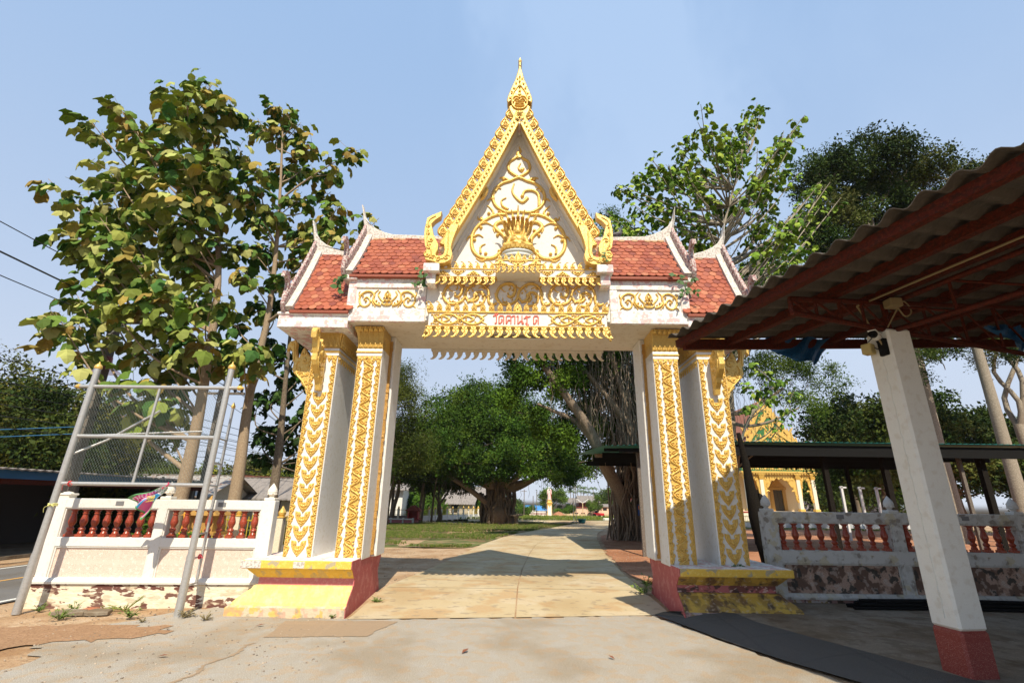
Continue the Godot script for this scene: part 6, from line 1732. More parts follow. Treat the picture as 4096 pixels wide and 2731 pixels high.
	for n in limbs.size():
		var pts := []
		for q in limbs[n]: pts.append(P.call(q[0], q[1], q[2]))
		var cv := curve3(pts, 5)
		b = B.new()
		b.tube(cv, taper(cv, rads[n], rads[n] * .32), 9)
		obj("limb", b, M.rootbark, cur)
	rl = []
	for n in 130:   # roots fused round the foot
		var a := rng.randf() * TAU; var rr := rng.randf_range(.25, .85)
		rl.append([P.call(5.0 + cos(a) * rr * 1.4, -.05, -14.4 + sin(a) * rr), P.call(5.1 + cos(a) * rr * .8 + rng.randf_range(-.3, .5), rng.randf_range(2.5, 6.5), -14.2 + sin(a) * rr * .7)])
	roots(cur, rl, "fused_roots", .055, M.rootbark, 5)
	rl = []
	for n in 300:   # curtain
		var x := rng.randf_range(2.4, 6.6); var z := rng.randf_range(-15.0, -12.4)
		var top := 9.4 - absf(x - 4.0) * .3 + rng.randf_range(-1.4, .6)
		var len := rng.randf_range(1.5, 6.5) * (1.0 if x > 3.4 else .55)
		var bend := rng.randf_range(-.25, .25)
		rl.append([P.call(x, top, z), P.call(x + bend, maxf(top - len, .0), z)])
	roots(cur, rl.slice(0, 180), "hanging_roots", .018, M.rootbark, 6)
	roots(cur, rl.slice(180), "hanging_roots", .014, M.greybark, 16)
	rl = []
	for n in 110:
		var x := rng.randf_range(-.2, 4.4); var top := 5.4 + (4.4 - x) * .55 + rng.randf_range(-.7, 2.4)
		var z := rng.randf_range(-14.2, -12.0)
		rl.append([P.call(x, top, z), P.call(x + rng.randf_range(-.12, .12), top - rng.randf_range(.6, 2.4), z)])
	roots(cur, rl, "fine_roots", .009, M.rootbark, 7)
	rl = []
	for n in 60:
		var x := rng.randf_range(9.0, 13.0); var z := rng.randf_range(-15, -13)
		var top := rng.randf_range(5.6, 7.6)
		rl.append([P.call(x, top, z), P.call(x + rng.randf_range(-.1, .1), top - rng.randf_range(.5, 2.4), z)])
	roots(cur, rl, "fine_roots", .009, M.rootbark, 8)
	var rel := []
	for q in [[.6, 8.2, -12.4, 1.3, 1.0, 1.2], [1.8, 8.6, -12.6, 1.5, 1.1, 1.4], [3.4, 9.0, -13.2, 1.8, 1.2, 1.6], [5.0, 8.6, -14.2, 2.0, 1.4, 1.6], [.3, 6.6, -12.4, .9, .7, .9], [-.5, 5.9, -12.4, .7, .6, .7], [1.9, 6.6, -12.8, 1.2, .7, 1.0], [3.0, 7.2, -14.4, 1.6, 1.2, 1.2], [4.2, 5.6, -15.4, 1.5, 1.6, 1.0], [6.0, 6.4, -15.2, 1.6, 1.8, 1.2], [4.8, 3.6, -15.6, 1.1, 1.6, .8], [1.0, 4.9, -13.2, .8, .6, .8], [2.3, 4.4, -13.4, .8, .6, .7], [.2, 7.4, -13.0, 1.0, .8, .9], [6.8, 8.6, -14.6, 1.6, 1.3, 1.4], [4.6, 7.0, -16.6, 2.4, 1.8, 1.0], [5.8, 4.6, -16.8, 2.0, 1.6, 1.0], [3.4, 5.6, -16.4, 1.2, 1.4, .8]]: rel.append([q[0] - 5.0, q[1] - .1, q[2] + 14.4, q[3], q[4], q[5]])
	crown(cur, rel, 20, M.sprays, .85, [[.045, .095, .01], [.07, .14, .012], [.11, .19, .018], [.028, .06, .008]], 54)
	rel = []
	for q in [[10.8, 7.6, -13.6, 1.7, 1.1, 1.3], [12.6, 7.8, -13.4, 1.6, 1.1, 1.3], [13.8, 7.0, -13.2, 1.2, .9, 1.1], [9.2, 7.6, -14.4, 1.4, 1.2, 1.2], [12.4, 6.0, -13.2, 1.3, .7, 1.0], [9.4, 9.2, -14.6, 1.5, 1.2, 1.2]]: rel.append([q[0] - 5.0, q[1] - .1, q[2] + 14.4, q[3], q[4], q[5]])
	crown(cur, rel, 13, M.fine, .9, [[.05, .09, .012], [.08, .12, .016], [.12, .17, .02], [.03, .06, .01]], 55, "crown", .2)
	# bright big-leaved shoot in front of it
	teak("young_teak_sapling", "bright green broad-leaved sapling branch just right of the gate's right swan bracket", [Vector3(7.0, -.1, -8.2), Vector3(7.1, 2.4, -8.2), Vector3(7.6, 4.2, -8.0), Vector3(8.6, 5.4, -7.8)], .09, [7.7, 5.4, -7.8, 8.2, 5.8, -7.6, 8.8, 5.6, -7.6, 9.2, 5.2, -7.8, 7.6, 4.7, -7.8, 8.4, 5.0, -7.4, 9.0, 4.6, -7.8, 7.9, 6.1, -7.8, 8.1, 5.3, -8.4], .22, 15, teakb, M.greybark, 35, Vector3.ZERO)
	# tall trees on the right
	bush_tree("tall_dark_tree", "very tall dark green tree at upper right above the brown shed roof", Vector3(19.5, 0, -15), .45, Vector3(19.6, 12.5, -15), [[19.6, 20.2, -15, 2.0, 1.5, 1.8], [17.6, 18.9, -15, 1.8, 1.4, 1.7], [21.4, 19.0, -15, 1.8, 1.3, 1.7], [24.0, 19.0, -15, 2.2, 1.1, 1.8], [16.6, 16.8, -15, 1.5, 1.2, 1.5], [19.6, 17.2, -15.6, 2.0, 1.2, 1.7], [26.4, 18.6, -15, 1.7, 1.1, 1.5], [15.8, 14.6, -14.6, 1.5, 1.1, 1.4], [18.2, 14.9, -15, 1.7, 1.0, 1.5], [14.8, 11.8, -14.6, 1.2, 1.0, 1.2], [22.4, 17.0, -15.4, 1.7, .9, 1.5]], 20, .95, dark, M.greybark, 56, "", [], .62)
	bush_tree("bright_tree", "airy light green tree between the right tiled roof and the tall dark tree", Vector3(9.9, 0, -15.6), .22, Vector3(10.6, 8.4, -15.4), [[12.4, 12.0, -15, 1.6, 1.2, 1.4], [13.6, 13.4, -15, 1.4, 1.1, 1.3], [11.2, 11.0, -15.2, 1.4, 1.1, 1.3], [13.4, 10.6, -15, 1.4, 1.0, 1.3], [8.4, 12.8, -15.5, 2.2, 1.7, 1.6], [5.6, 13.6, -15.6, 2.0, 1.6, 1.5], [4.6, 15.4, -15.6, 1.5, 1.3, 1.2], [7.0, 11.4, -15.4, 2.0, 1.2, 1.4], [9.6, 10.6, -15.6, 1.6, 1.0, 1.3]], 18, .95, [[.06, .11, .014], [.09, .15, .018], [.13, .2, .025], [.035, .07, .012]], M.greybark, 57, "", M.fine, .15)
	bush_tree("leaning_pale_tree", "tall pale-barked tree with thick leaning trunk behind the white post", Vector3(19.7, 0, -12), .26, Vector3(19.8, 9.5, -12), [[18.0, 8.8, -12, 1.8, 1.0, 1.5], [16.8, 9.6, -12.4, 1.5, .9, 1.4], [18.9, 11, -12, 2.2, 1.2, 1.6], [21.6, 9.6, -12.4, 2.0, 1.2, 1.6], [17.6, 7.6, -11.8, 1.1, .7, 1.0], [20.9, 8.2, -12.6, 1.3, .8, 1.2]], 15, .95, dark, M.greybark, 58, "", M.fine, .3)
	bush_tree("forked_pale_tree", "pale tree with crooked twin stems at the right edge behind the shed", Vector3(23.2, 0, -14), .3, Vector3(22.6, 5.2, -14), [[22.8, 12.6, -14, 2.0, 1.4, 1.6], [24.6, 11.6, -14, 1.8, 1.4, 1.6], [22.2, 10.0, -14, 1.2, .8, 1.0]], 14, .95, dark, M.greybark, 59, "", M.fine, .3)
	for q in [[Vector3(21, 0, -21), "dark rounded tree behind the open shed just left of the white post", [[20.4, 6.6, -20.5, 2.2, 1.5, 2.0], [22.0, 5.2, -20.5, 2.4, 1.6, 2.0], [18.4, 5.4, -20.5, 2.0, 1.6, 1.8], [20.0, 3.6, -20, 2.0, 1.4, 1.6]], 70], [Vector3(26, 0, -22), "dark rounded tree behind the open shed just right of the white post", [[24.6, 6.8, -21, 2.2, 1.4, 2.0], [27.4, 5.6, -21, 2.6, 1.6, 2.0], [25.8, 4.0, -20.6, 2.6, 1.5, 1.8], [30.2, 4.9, -21, 2.2, 1.6, 2.0], [28.6, 3.2, -20.6, 2.2, 1.4, 1.6]], 71], [Vector3(17.6, 0, -25), "small leafy tree in front of the pale building with orange roof", [[26.2, 5.4, -31, 1.6, 1.6, 1.4], [24.6, 4.2, -31, 1.4, 1.2, 1.2], [27.6, 3.6, -31, 1.4, 1.2, 1.2]], 72], [Vector3(30.5, 0, -31), "second leafy tree in front of the pale building, nearer the white post", [[30.4, 5.6, -31, 2.2, 1.5, 1.5], [29.0, 4.4, -31, 1.5, 1.2, 1.3], [32.0, 4.2, -31, 1.6, 1.4, 1.3], [31.0, 2.8, -31, 1.6, 1.1, 1.2]], 73]]:
		var base: Vector3 = q[0]
		if q[3] == 72: base = Vector3(26.0, 0, -31)
		bush_tree("leafy_tree", q[1], base, .2, base + Vector3(0, 2.4, 0), q[2], 15, 1.25, dark if q[3] < 72 else [[.05, .09, .012], [.07, .12, .015], [.10, .15, .02], [.03, .06, .01]], M.bark, q[3])
	# far trees that close the view
	var far := [[[.035, .06, .012], [.05, .08, .015], [.075, .10, .02]]]
	k = 0
	for q in [[-52, -90, 6.0, 5.5], [-40, -96, 6.0, 5.0], [-28, -92, 5.5, 4.6], [-17, -70, 4.6, 4.4], [-12.5, -76, 4.2, 3.6], [-2.5, -125, 5.0, 2.6], [23.5, -112, 5.0, 3.6], [32, -115, 6.0, 6.0], [45, -120, 8.0, 7.5], [60, -118, 8.0, 7.0], [72, -100, 8.0, 8.0], [38, -60, 5.0, 6.0], [48, -62, 6.0, 6.5]]:
		var y := hgt(q[0], q[1])
		bush_tree("far_tree", ["hazy tree at the far left behind the roadside shop", "hazy tree far behind the netting frame", "hazy tree far behind the two teak trunks", "leafy tree far behind the left gate columns", "leafy tree behind the white wall of the grove house", "hazy tree far behind the blue-roofed house", "hazy tree right behind the two-storey house", "dense tree behind the curtain banyan's foot", "dense tree behind the gilded hall", "dense tree far behind the pale building", "dense tree at the far right behind the grey wall", "leafy tree beside the pale building's left end", "leafy tree behind the right end of the grey wall"][k], Vector3(q[0], y - .1, q[1]), .3, Vector3(q[0], y + 1.5, q[1]), [[q[0], y + q[3], q[1], q[2] * .7, q[2] * .5, q[2] * .6], [q[0] - q[2] * .5, y + q[3] * .6, q[1] + 1, q[2] * .55, q[2] * .4, q[2] * .5], [q[0] + q[2] * .5, y + q[3] * .6, q[1] + 1, q[2] * .55, q[2] * .4, q[2] * .5]], 5.0, 2.4, far[0], M.bark, 90 + k, "far trees that close the view")
		k += 1
	bush_tree("round_tree", "round bright green tree behind the white monument pillar", Vector3(8.1, -1.0, -98), .3, Vector3(8.1, .6, -98), [[7.2, 3.0, -98, 1.6, 1.5, 1.5], [8.8, 2.6, -98, 1.5, 1.6, 1.5], [6.4, 1.8, -98, 1.2, 1.3, 1.3]], 14, 1.5, [[.06, .11, .015], [.09, .15, .02], [.13, .2, .025]], M.bark, 88)
	for q in [[15.3, -96, "small leafy tree before the two-storey house", 81], [17.0, -97, "taller leafy tree at the right end of the two-storey house", 82]]:
		bush_tree("garden_tree", q[2], Vector3(q[0], -1, q[1]), .1, Vector3(q[0], .2, q[1]), [[q[0], 1.3 + (q[3] - 81) * .5, q[1], .8, 1.0 + (q[3] - 81) * .3, .8], [q[0] + .3, .7, q[1], .7, .6, .7]], 16, 1.2, [[.05, .09, .012], [.07, .12, .016], [.10, .15, .02]], M.bark, q[3], "garden trees by the two-storey house")
	# betel palms behind the house
	var fr := B.new()
	for n in 11:
		var a := TAU * n / 11.0 + .2 * (n % 3)
		var up := .9 - .5 * (n % 3)
		var d := Vector3(cos(a), 0, sin(a))
		var pts := [Vector3.ZERO, d * .5 + Vector3(0, .35 * up + .15, 0), d * 1.0 + Vector3(0, .25 * up, 0), d * 1.35 + Vector3(0, -.25 + .2 * up, 0)]
		var cv := curve3(pts, 3)
		for j in cv.size() - 1:
			var s := Vector3(-d.z, 0, d.x) * (.28 * sin(PI * (.12 + .85 * j / cv.size())))
			fr.tri(cv[j], cv[j + 1], cv[j + 1] + s + Vector3(0, -.16, 0)); fr.tri(cv[j], cv[j + 1] - s + Vector3(0, -.16, 0), cv[j + 1])
	var frm := fr.mesh()
	M.palmleaf = mat(lin(.07, .11, .02), .6)
	M.palmleaf.cull_mode = BaseMaterial3D.CULL_DISABLED
	k = 0
	for q in [[13.6, 5.6, -110], [14.6, 5.1, -111], [16.2, 4.8, -112], [15.2, 4.0, -109], [18.2, 4.7, -110], [12.8, 3.9, -109], [18.8, 3.6, -111], [17.2, 3.9, -113]]:
		var y := hgt(q[0], q[2])
		var pm := thing("betel_palm", "slender betel palm in the row behind the two-storey house's roof", "palm", Vector3(q[0], y, q[2]), float(k), "betel palms behind the house")
		b = B.new()
		b.tube(PackedVector3Array([Vector3.ZERO, Vector3(.03, (q[1] - y) * .5, 0), Vector3(0, q[1] - y, 0)]), .08, 6)
		obj("trunk", b, M.greybark, pm)
		piece("crown", frm, M.palmleaf, pm, Transform3D(Basis.IDENTITY.scaled(Vector3.ONE * (.9 + .1 * (k % 3))), Vector3(0, q[1] - y, 0)))
		k += 1
	# weeds and creepers
	k = 0
	for q in [[-6.9, .02, .10, .10, 0], [-6.45, .02, .02, .12, 0], [-5.75, .12, -.05, .11, 1], [-5.35, .02, .38, .16, 0], [-4.62, .02, .30, .13, 2], [-4.25, .02, .45, .10, 2], [-6.2, .02, .55, .15, 0], [-7.5, .02, .35, .16, 0], [-5.0, .02, .62, .06, 2], [2.25, .08, -1.5, .22, 0], [2.5, .1, -2.2, .2, 0], [-2.2, .03, -.7, .10, 0], [-2.6, .03, .2, .06, 0]]:
		rng.seed = 200 + k
		var w := thing("weed", ["low weed at the left leg of the pipe frame", "trailing weed along the foot of the cream wall near its left post", "yellow-green trailing weed at the middle of the cream wall's foot", "dry shrubby weed just left of the frame's right leg", "dry weed just right of the frame's right leg", "dry weed by the left corner of the yellow plinth", "grassy tuft on the dirt patch", "grassy tuft beyond the frame's left leg", "tiny dry weed on the forecourt edge", "green weeds at the foot of the right plinth's inner end", "green weeds behind the right plinth's inner end", "small green weed at the foot of the left plinth's back corner", "tiny weed at the left plinth's front corner"][k], "weed", Vector3(q[0], hgt(q[0], q[2]), q[2]))
		b = B.new()
		for n in 26:
			var a := rng.randf() * TAU; var l: float = q[3] * rng.randf_range(.5, 1.4)
			var e := Vector3(cos(a) * l * rng.randf_range(.3, 1.0), l * rng.randf_range(.25, .9), sin(a) * l * .7)
			if k == 2: e = Vector3(rng.randf_range(-.35, .3), .03 + rng.randf() * .05, rng.randf_range(-.05, .1)); e.y += maxf(0.0, e.x) * .6
			b.tube(PackedVector3Array([e * .08, e * .6 + Vector3(0, .01, 0), e]), .003, 3)
			for j in 3:
				var f: Vector3 = Vector3(rng.randfn(), rng.randfn() * .4 + .2, rng.randfn()).normalized() * q[3] * .28
				var s: Vector3 = f.cross(Vector3.UP).normalized() * q[3] * .09
				var p: Vector3 = e * rng.randf_range(.5, 1.0)
				b.tri(p, p + f * .5 + s, p + f); b.tri(p, p + f, p + f * .5 - s)
		var gm := mat([lin(.13, .19, .03), lin(.22, .26, .04), lin(.24, .19, .09)][q[4]], .8)
		gm.cull_mode = BaseMaterial3D.CULL_DISABLED
		obj("leaves", b, gm, w)
		k += 1
	k = 0
	for q in [[Vector3(-1.62, 5.42, .16), 9, "leafy weed growing on the left gable foot"], [Vector3(-3.12, 5.42, -.02), 8, "leafy weed growing in the valley of the left tiled roofs"], [Vector3(3.02, 5.38, .1), 7, "leafy weed growing in the valley of the right tiled roofs"], [Vector3(1.52, 5.72, .34), 4, "tiny weed growing in the right serpent tail"], [Vector3(3.42, .70, -.26), 5, "small fern at the foot of the right outer column"]]:
		rng.seed = 300 + k
		b = B.new()
		var w := thing("roof_weed", q[2], "weed", q[0])
		for n in q[1]:
			var e := Vector3(rng.randf_range(-.22, .22), rng.randf_range(-.30, .16), rng.randf_range(-.02, .16))
			if k == 2: e = Vector3(rng.randf_range(-.25, .15), rng.randf_range(-.35, .2), rng.randf_range(.0, .1))
			if k > 2: e *= .5
			b.tube(PackedVector3Array([Vector3.ZERO, e * .6 + Vector3(0, .03, .02), e]), .004, 3)
			for j in 3:
				var f := Vector3(rng.randfn(), rng.randfn() * .5 - .4, rng.randfn() * .5).normalized() * rng.randf_range(.08, .13)
				if k > 2: f *= .5
				var s := f.cross(Vector3.BACK).normalized() * f.length() * .36
				var p := e * rng.randf_range(.6, 1.0)
				b.tri(p, p + f * .4 + s, p + f); b.tri(p, p + f, p + f * .4 - s)
		var gm := mat(lin(.05, .12, .02), .6)
		gm.cull_mode = BaseMaterial3D.CULL_DISABLED
		obj("leaves", b, gm, w)
		k += 1

# ---------------------------------------------------------------- things beyond
func wires(name_: String, label: String, pts: Array, sag: float, r := .012, m: Material = null) -> void:
	var b := B.new()
	for i in pts.size() - 1:
		var p := PackedVector3Array()
		for k in 9:
			var t := k / 8.0
			p.append(pts[i].lerp(pts[i + 1], t) - Vector3(0, sag * 4.0 * t * (1.0 - t), 0))
		b.tube(p, r, 4)
	tag(obj(name_, b, m if m else M.wire), label, "wire", "wires along the road")

# gabled house: w along x, d deep, walls h high, ridge rise; windows [x, y, w, h] on the front
func house(called: String, label: String, where: Vector3, turn: float, w: float, d: float, h: float, rise: float, wall: Material, roofm: Material, wins: Array, over := .5, winm: Material = null) -> Node3D:
	var o := thing(called, label, "house", where, turn)
	var b := B.new()
	b.box(Vector3(-w / 2, -.6, -d), Vector3(w / 2, h, 0), .01)
	obj("wall", b, wall, o)
	b = B.new()   # gable ends
	for s in [-1.0, 1.0]:
		b.at(Transform3D(Basis(Vector3(0, 0, 1), Vector3.UP, Vector3(-1, 0, 0)), Vector3(s * (w / 2 - .06), 0, 0)))
		b.prism(P2([-d, h, 0, h, -d / 2, h + rise]), -.05, .05)
	obj("gable", b, wall, o)
	var slope := Vector2(d / 2 + over, rise * (d / 2 + over) / (d / 2)).length()
	for s in [1.0, -1.0]:
		b = B.new()
		var n := int(w / .25) + 2
		var up := Vector3(0, rise, -d / 2 * s).normalized()
		var org := Vector3(0, h - rise * over / (d / 2) + .06, over if s > 0 else -d - over)
		for i in n:
			var x0 := lerpf(-w / 2 - over, w / 2 + over, float(i) / n); var x1 := lerpf(-w / 2 - over, w / 2 + over, (i + 1.0) / n)
			var xm := (x0 + x1) / 2
			var rise2 := Vector3(0, .035, 0)
			for q in [[x0, xm, Vector3.ZERO, rise2], [xm, x1, rise2, Vector3.ZERO]]:
				var a: Vector3 = org + Vector3(q[0], 0, 0) + q[2]; var c: Vector3 = org + Vector3(q[1], 0, 0) + q[3]
				if s > 0: b.quad(a, c, c + up * slope, a + up * slope)
				else: b.quad(c, a, a + up * slope, c + up * slope)
				b.quad(a - Vector3(0, .06, 0), c - Vector3(0, .06, 0), c, a)
		var e := org + up * slope
		b.bar(Vector3(-w / 2 - over, e.y + .02, e.z), Vector3(w / 2 + over, e.y + .02, e.z), .16, .08)
		obj("roof", b, roofm, o)
	for q in wins:
		b = B.new()
		b.box(Vector3(q[0] - .06, q[1] - .06, -.02), Vector3(q[0] + q[2] + .06, q[1] + q[3] + .06, .04), .01)
		var f := obj("window", b, winm if winm else M.rustred, o)
		b = B.new()
		b.box(Vector3(q[0], q[1], .0), Vector3(q[0] + q[2], q[1] + q[3], .046))
		obj("pane", b, M.darkglass, f)
	return o

func fence_run(f: Node3D, a: Vector3, c: Vector3, n: int, h: float, post: Material, bud: Material, rail: Material, base: Material) -> void:
	var d := c - a
	var b := B.new()
	b.bar(a + Vector3(0, h * .22, 0), c + Vector3(0, h * .22, 0), .12, h * .44)
	obj("base_wall", b, base, f)
	var pm := B.new()
	pm.box(Vector3(-.075, -.1, -.075), Vector3(.075, h, .075), .008)
	var bm := B.new()
	bm.box(Vector3(-.09, h - .004, -.09), Vector3(.09, h + .03, .09), .006)
	bm.at(Transform3D(Basis.IDENTITY, Vector3(0, h + .03, 0)))
	bm.lathe(PackedVector2Array([Vector2(.05, 0), Vector2(.075, .04), Vector2(.08, .09), Vector2(.05, .14), Vector2(.015, .19), Vector2(0, .24)]), 8)
	var ps := pm.mesh(); var bs := bm.mesh()
	for i in n + 1:
		var p := a.lerp(c, float(i) / n)
		var po := piece("post", ps, post, f, Transform3D(Basis.IDENTITY, p))
		piece("bud", bs, bud, po, Transform3D.IDENTITY)
	for i in n:
		b = B.new()
		var p := a.lerp(c, (i + .1) / n); var q := a.lerp(c, (i + .9) / n)
		for y in [.52, .92]: b.bar(p + Vector3(0, h * y, 0), q + Vector3(0, h * y, 0), .03, .03)
		var m := maxi(4, int((q - p).length() / .11))
		for k in m + 1:
			var r := p.lerp(q, float(k) / m)
			b.bar(r + Vector3(0, h * .44, 0), r + Vector3(0, h * 1.0 + .04 * (k % 2), 0), .018, .018)
		obj("railing", b, rail, f)

func build_beyond() -> void:
	M.darkglass = mat(lin(.02, .024, .028), .15)
	var cream := tmat(blend(lin(.60, .52, .42), [[M.n[5], .5, .7, lin(.48, .4, .32), .6]]), 2.0, .85)
	var peach := tmat(blend(lin(.70, .48, .34), [[M.n[5], .5, .7, lin(.62, .42, .3), .6]]), 2.0, .85)
	var greyroof := tmat(blend(lin(.24, .21, .19), [[M.n[4], .5, .7, lin(.15, .13, .12), .8], [M.n[2], .6, .75, lin(.3, .28, .26), .6]]), 2.2, .9)
	var redwood := tmat(blend(lin(.20, .035, .02), [[M.n[5], .5, .7, lin(.12, .02, .014), .7]]), 1.5, .7)
	var gildwhite := mat(lin(.74, .72, .66), .7)
	var b: B
	# roadside shop and houses across the road
	var shop := thing("roadside_shop", "dark open-fronted roadside shop with blue fascia at the left edge", "shop", Vector3(-14.2, 0, -4.0))
	b = B.new()
	b.bar(Vector3(.9, 2.12, 4.5), Vector3(.9, 2.12, -9.5), .02, .22)
	obj("blue_fascia", b, mat(lin(.02, .11, .26), .5), shop)
	b = B.new()
	b.bar(Vector3(.85, 1.94, 4.5), Vector3(.85, 1.94, -9.5), .03, .14)
	obj("red_beam", b, M.rustred, shop)
	b = B.new()
	for i in 56:
		var z := 4.7 - i * .26
		for k in 2:
			var z0 := z - k * .13; var z1 := z - (k + 1) * .13
			var h0 := Vector3(0, .03 * k, 0); var h1 := Vector3(0, .03 * (1 - k), 0)
			var A := Vector3(1.05, 2.25, z0) + h0; var C := Vector3(1.05, 2.25, z1) + h1
			b.quad(A, C, C + Vector3(-3.6, .14, 0), A + Vector3(-3.6, .14, 0))
			b.quad(A - Vector3(0, .04, 0), C - Vector3(0, .04, 0), C, A)
			b.quad(A + Vector3(-3.6, .14, 0), C + Vector3(-3.6, .14, 0), C + Vector3(-7, .1, 0), A + Vector3(-7, .1, 0))
	obj("corrugated_roof", b, greyroof, shop)
	b = B.new()
	b.box(Vector3(-5.5, -.1, -9.4), Vector3(-2.4, 2.3, 4.4))
	b.box(Vector3(-2.4, -.1, -9.5), Vector3(.6, 2.2, -9.3))
	obj("back_wall", b, mat(lin(.06, .05, .045), .9), shop)
	b = B.new()
	b.box(Vector3(-2.5, .0, -9.4), Vector3(.9, .08, 4.4))
	obj("floor", b, M.slab, shop)
	for z in [3.0, -.2, -3.4, -6.4, -9.0]:
		b = B.new()
		b.box(Vector3(.72, .0, z - .06), Vector3(.84, 2.2, z + .06), .008)
		obj("post", b, M.pole, shop)
	var bench := thing("wooden_bench", "dark reddish wooden bench inside the open-fronted roadside shop", "bench", Vector3(-13.9, .08, -4.6), PI / 2)
	b = B.new()
	for k in 4: b.bar(Vector3(-.8, .42, -.2 + k * .12), Vector3(.8, .42, -.2 + k * .12), .1, .03)
	obj("seat", b, redwood, bench)
	b = B.new()
	for k in 3: b.bar(Vector3(-.8, .55 + k * .14, -.24 - k * .03), Vector3(.8, .55 + k * .14, -.24 - k * .03), .03, .09)
	obj("backrest", b, redwood, bench)
	for x in [-.75, .75]:
		b = B.new()
		b.bar(Vector3(x, 0, .18), Vector3(x, .6, .18), .06, .06); b.bar(Vector3(x, 0, -.2), Vector3(x, .95, -.3), .06, .06); b.bar(Vector3(x, .6, .2), Vector3(x, .6, -.25), .07, .04)
		obj("leg", b, redwood, bench)
	house("tin_roofed_house", "low house with grey tin roof behind the left bay of the cream wall", Vector3(-17.6, 0, -15), .1, 6.5, 5, 1.75, .85, cream, M.tin, [[-2.0, .7, .8, .8], [.6, .7, .8, .8]])
	house("rust_roofed_house", "low house with rusty brown roof just left of the house with grey tin roof", Vector3(-19.5, 0, -12.4), .12, 5.6, 3.4, 1.35, .75, cream, M.rust, [[-1.6, .5, .7, .7]])
	house("grey_tiled_house", "low house with grey tiled roof between the netting frame's right leg and the teak trunk", Vector3(-15.0, 0, -20), .05, 7.0, 5, 1.7, 1.0, cream, greyroof, [[-2.6, .6, .8, .8], [1.2, .6, .8, .8]])
	house("red_gabled_house", "small house with dark red gable far behind the left lotus-bud post", Vector3(-21.0, 0, -36), .9, 4.6, 4.6, 2.0, 1.4, cream, M.rust, [[-1.2, .9, .8, .8]])
	# utility poles and wires
	var kk := 0
	for q in [[Vector3(-12.4, 0, -6.0), 7.0, "concrete utility pole with red rat guard behind the frame's left leg"], [Vector3(-13.4, 0, -13.6), 6.4, "second concrete utility pole seen through the netting beside the teak trunk"]]:
		var p := thing("utility_pole", q[2], "pole", q[0])
		b = B.new()
		b.bar(Vector3(0, -.1, 0), Vector3(0, q[1] + (.05 if kk == 0 else 0.0), 0), .24, .20)
		obj("shaft", b, M.pole, p)
		b = B.new()
		b.bar(Vector3(-.75, q[1] - .32, .1), Vector3(1.1, q[1] - .32, .1), .1, .1)
		obj("cross_arm", b, M.pole, p)
		b = B.new()
		b.bar(Vector3(-.35, q[1] - .34, .13), Vector3(0, q[1] - .75, .13), .03, .03); b.bar(Vector3(.35, q[1] - .34, .13), Vector3(0, q[1] - .75, .13), .03, .03)
		b.bar(Vector3(.02, q[1] - .1, 0), Vector3(.06, q[1] + 1.0, 0), .05, .05)
		obj("steel_strut", b, M.steel, p)
		for x in [-.65, .65, .95]:
			b = B.new()
			b.at(Transform3D(Basis.IDENTITY, Vector3(x, q[1] - .27, .1)))
			b.lathe(PackedVector2Array([Vector2(.02, 0), Vector2(.06, .03), Vector2(.07, .07), Vector2(.04, .09), Vector2(.07, .12), Vector2(.06, .17), Vector2(.03, .22), Vector2(0, .24)]), 8)
			obj("insulator", b, M.black, p)
		for n in 5:
			b = B.new()
			b.at(Transform3D(Basis.IDENTITY, Vector3(.17, q[1] - 2.4 - n * .28, .0)))
			b.lathe(PackedVector2Array([Vector2(.0, -.04), Vector2(.05, -.03), Vector2(.03, 0), Vector2(.05, .03), Vector2(0, .04)]), 8)
			obj("insulator", b, M.black, p)
		if kk == 0:
			b = B.new()
			b.at(Transform3D(Basis.IDENTITY, Vector3(0, q[1] - 1.75, 0)))
			b.lathe(PackedVector2Array([Vector2(.46, -.12), Vector2(.30, .0), Vector2(.19, .16), Vector2(.17, .34)]), 14)
			var rg := mat(Color(lin(.5, .06, .05), .55), .5); rg.transparency = BaseMaterial3D.TRANSPARENCY_ALPHA
			rg.cull_mode = BaseMaterial3D.CULL_DISABLED
			obj("rat_guard", b, rg, p)
		kk += 1
	for q in [[-.65, 7.0, "black overhead wire to the left insulator of the cross arm"], [.65, 7.0, "black overhead wire to the middle insulator of the cross arm"], [.95, 6.85, "black overhead wire to the right insulator of the cross arm"], [.02, 7.95, "topmost thin overhead wire above the cross arm"]]:
		wires("overhead_wire", q[2], [Vector3(-12.4 + q[0], q[1] + .5, 16), Vector3(-12.4 + q[0], q[1] - .1, -5.9), Vector3(-13.4 + q[0], q[1] - .75, -13.5), Vector3(-18 + q[0], q[1] - 1.6, -40)], .28, .014)
	for n in 7:
		var y := 4.75 - n * .26
		wires("low_wire", "%s thin black wire of the bundle passing behind the netting" % ["topmost", "second", "third", "middle", "fifth", "sixth", "lowest"][n], [Vector3(-12.2, y + .45, 14), Vector3(-12.2, y, -6.0), Vector3(-13.2, y - .55 + n * .03, -13.6), Vector3(-10.5 - n * .3, y - 1.0 + n * .05, -46)], .30, .009)
	for n in 4:
		wires("crossing_wire", "%s black wire crossing towards the trees behind the teak trunks" % ["uppermost", "second", "third", "lowest"][n], [Vector3(-12.3, 4.6 - n * .3, -6.0), Vector3(-3.0 + n, 3.3 - n * .12, -42)], .5, .010)
	for n in 2:
		wires("blue_cable", ["upper blue cable running left from the utility pole", "lower blue cable running left from the utility pole"][n], [Vector3(-30, 3.6 - n * .28, -6.5), Vector3(-12.5, 3.5 - n * .2, -6.0)], .25, .012, M.bluewire)
	# yellow fence behind the left wall
	var f := thing("yellow_fence", "yellow iron fence with white gilt-budded posts behind the cream balustrade wall", "fence", Vector3(-5.45, .08, -4.0))
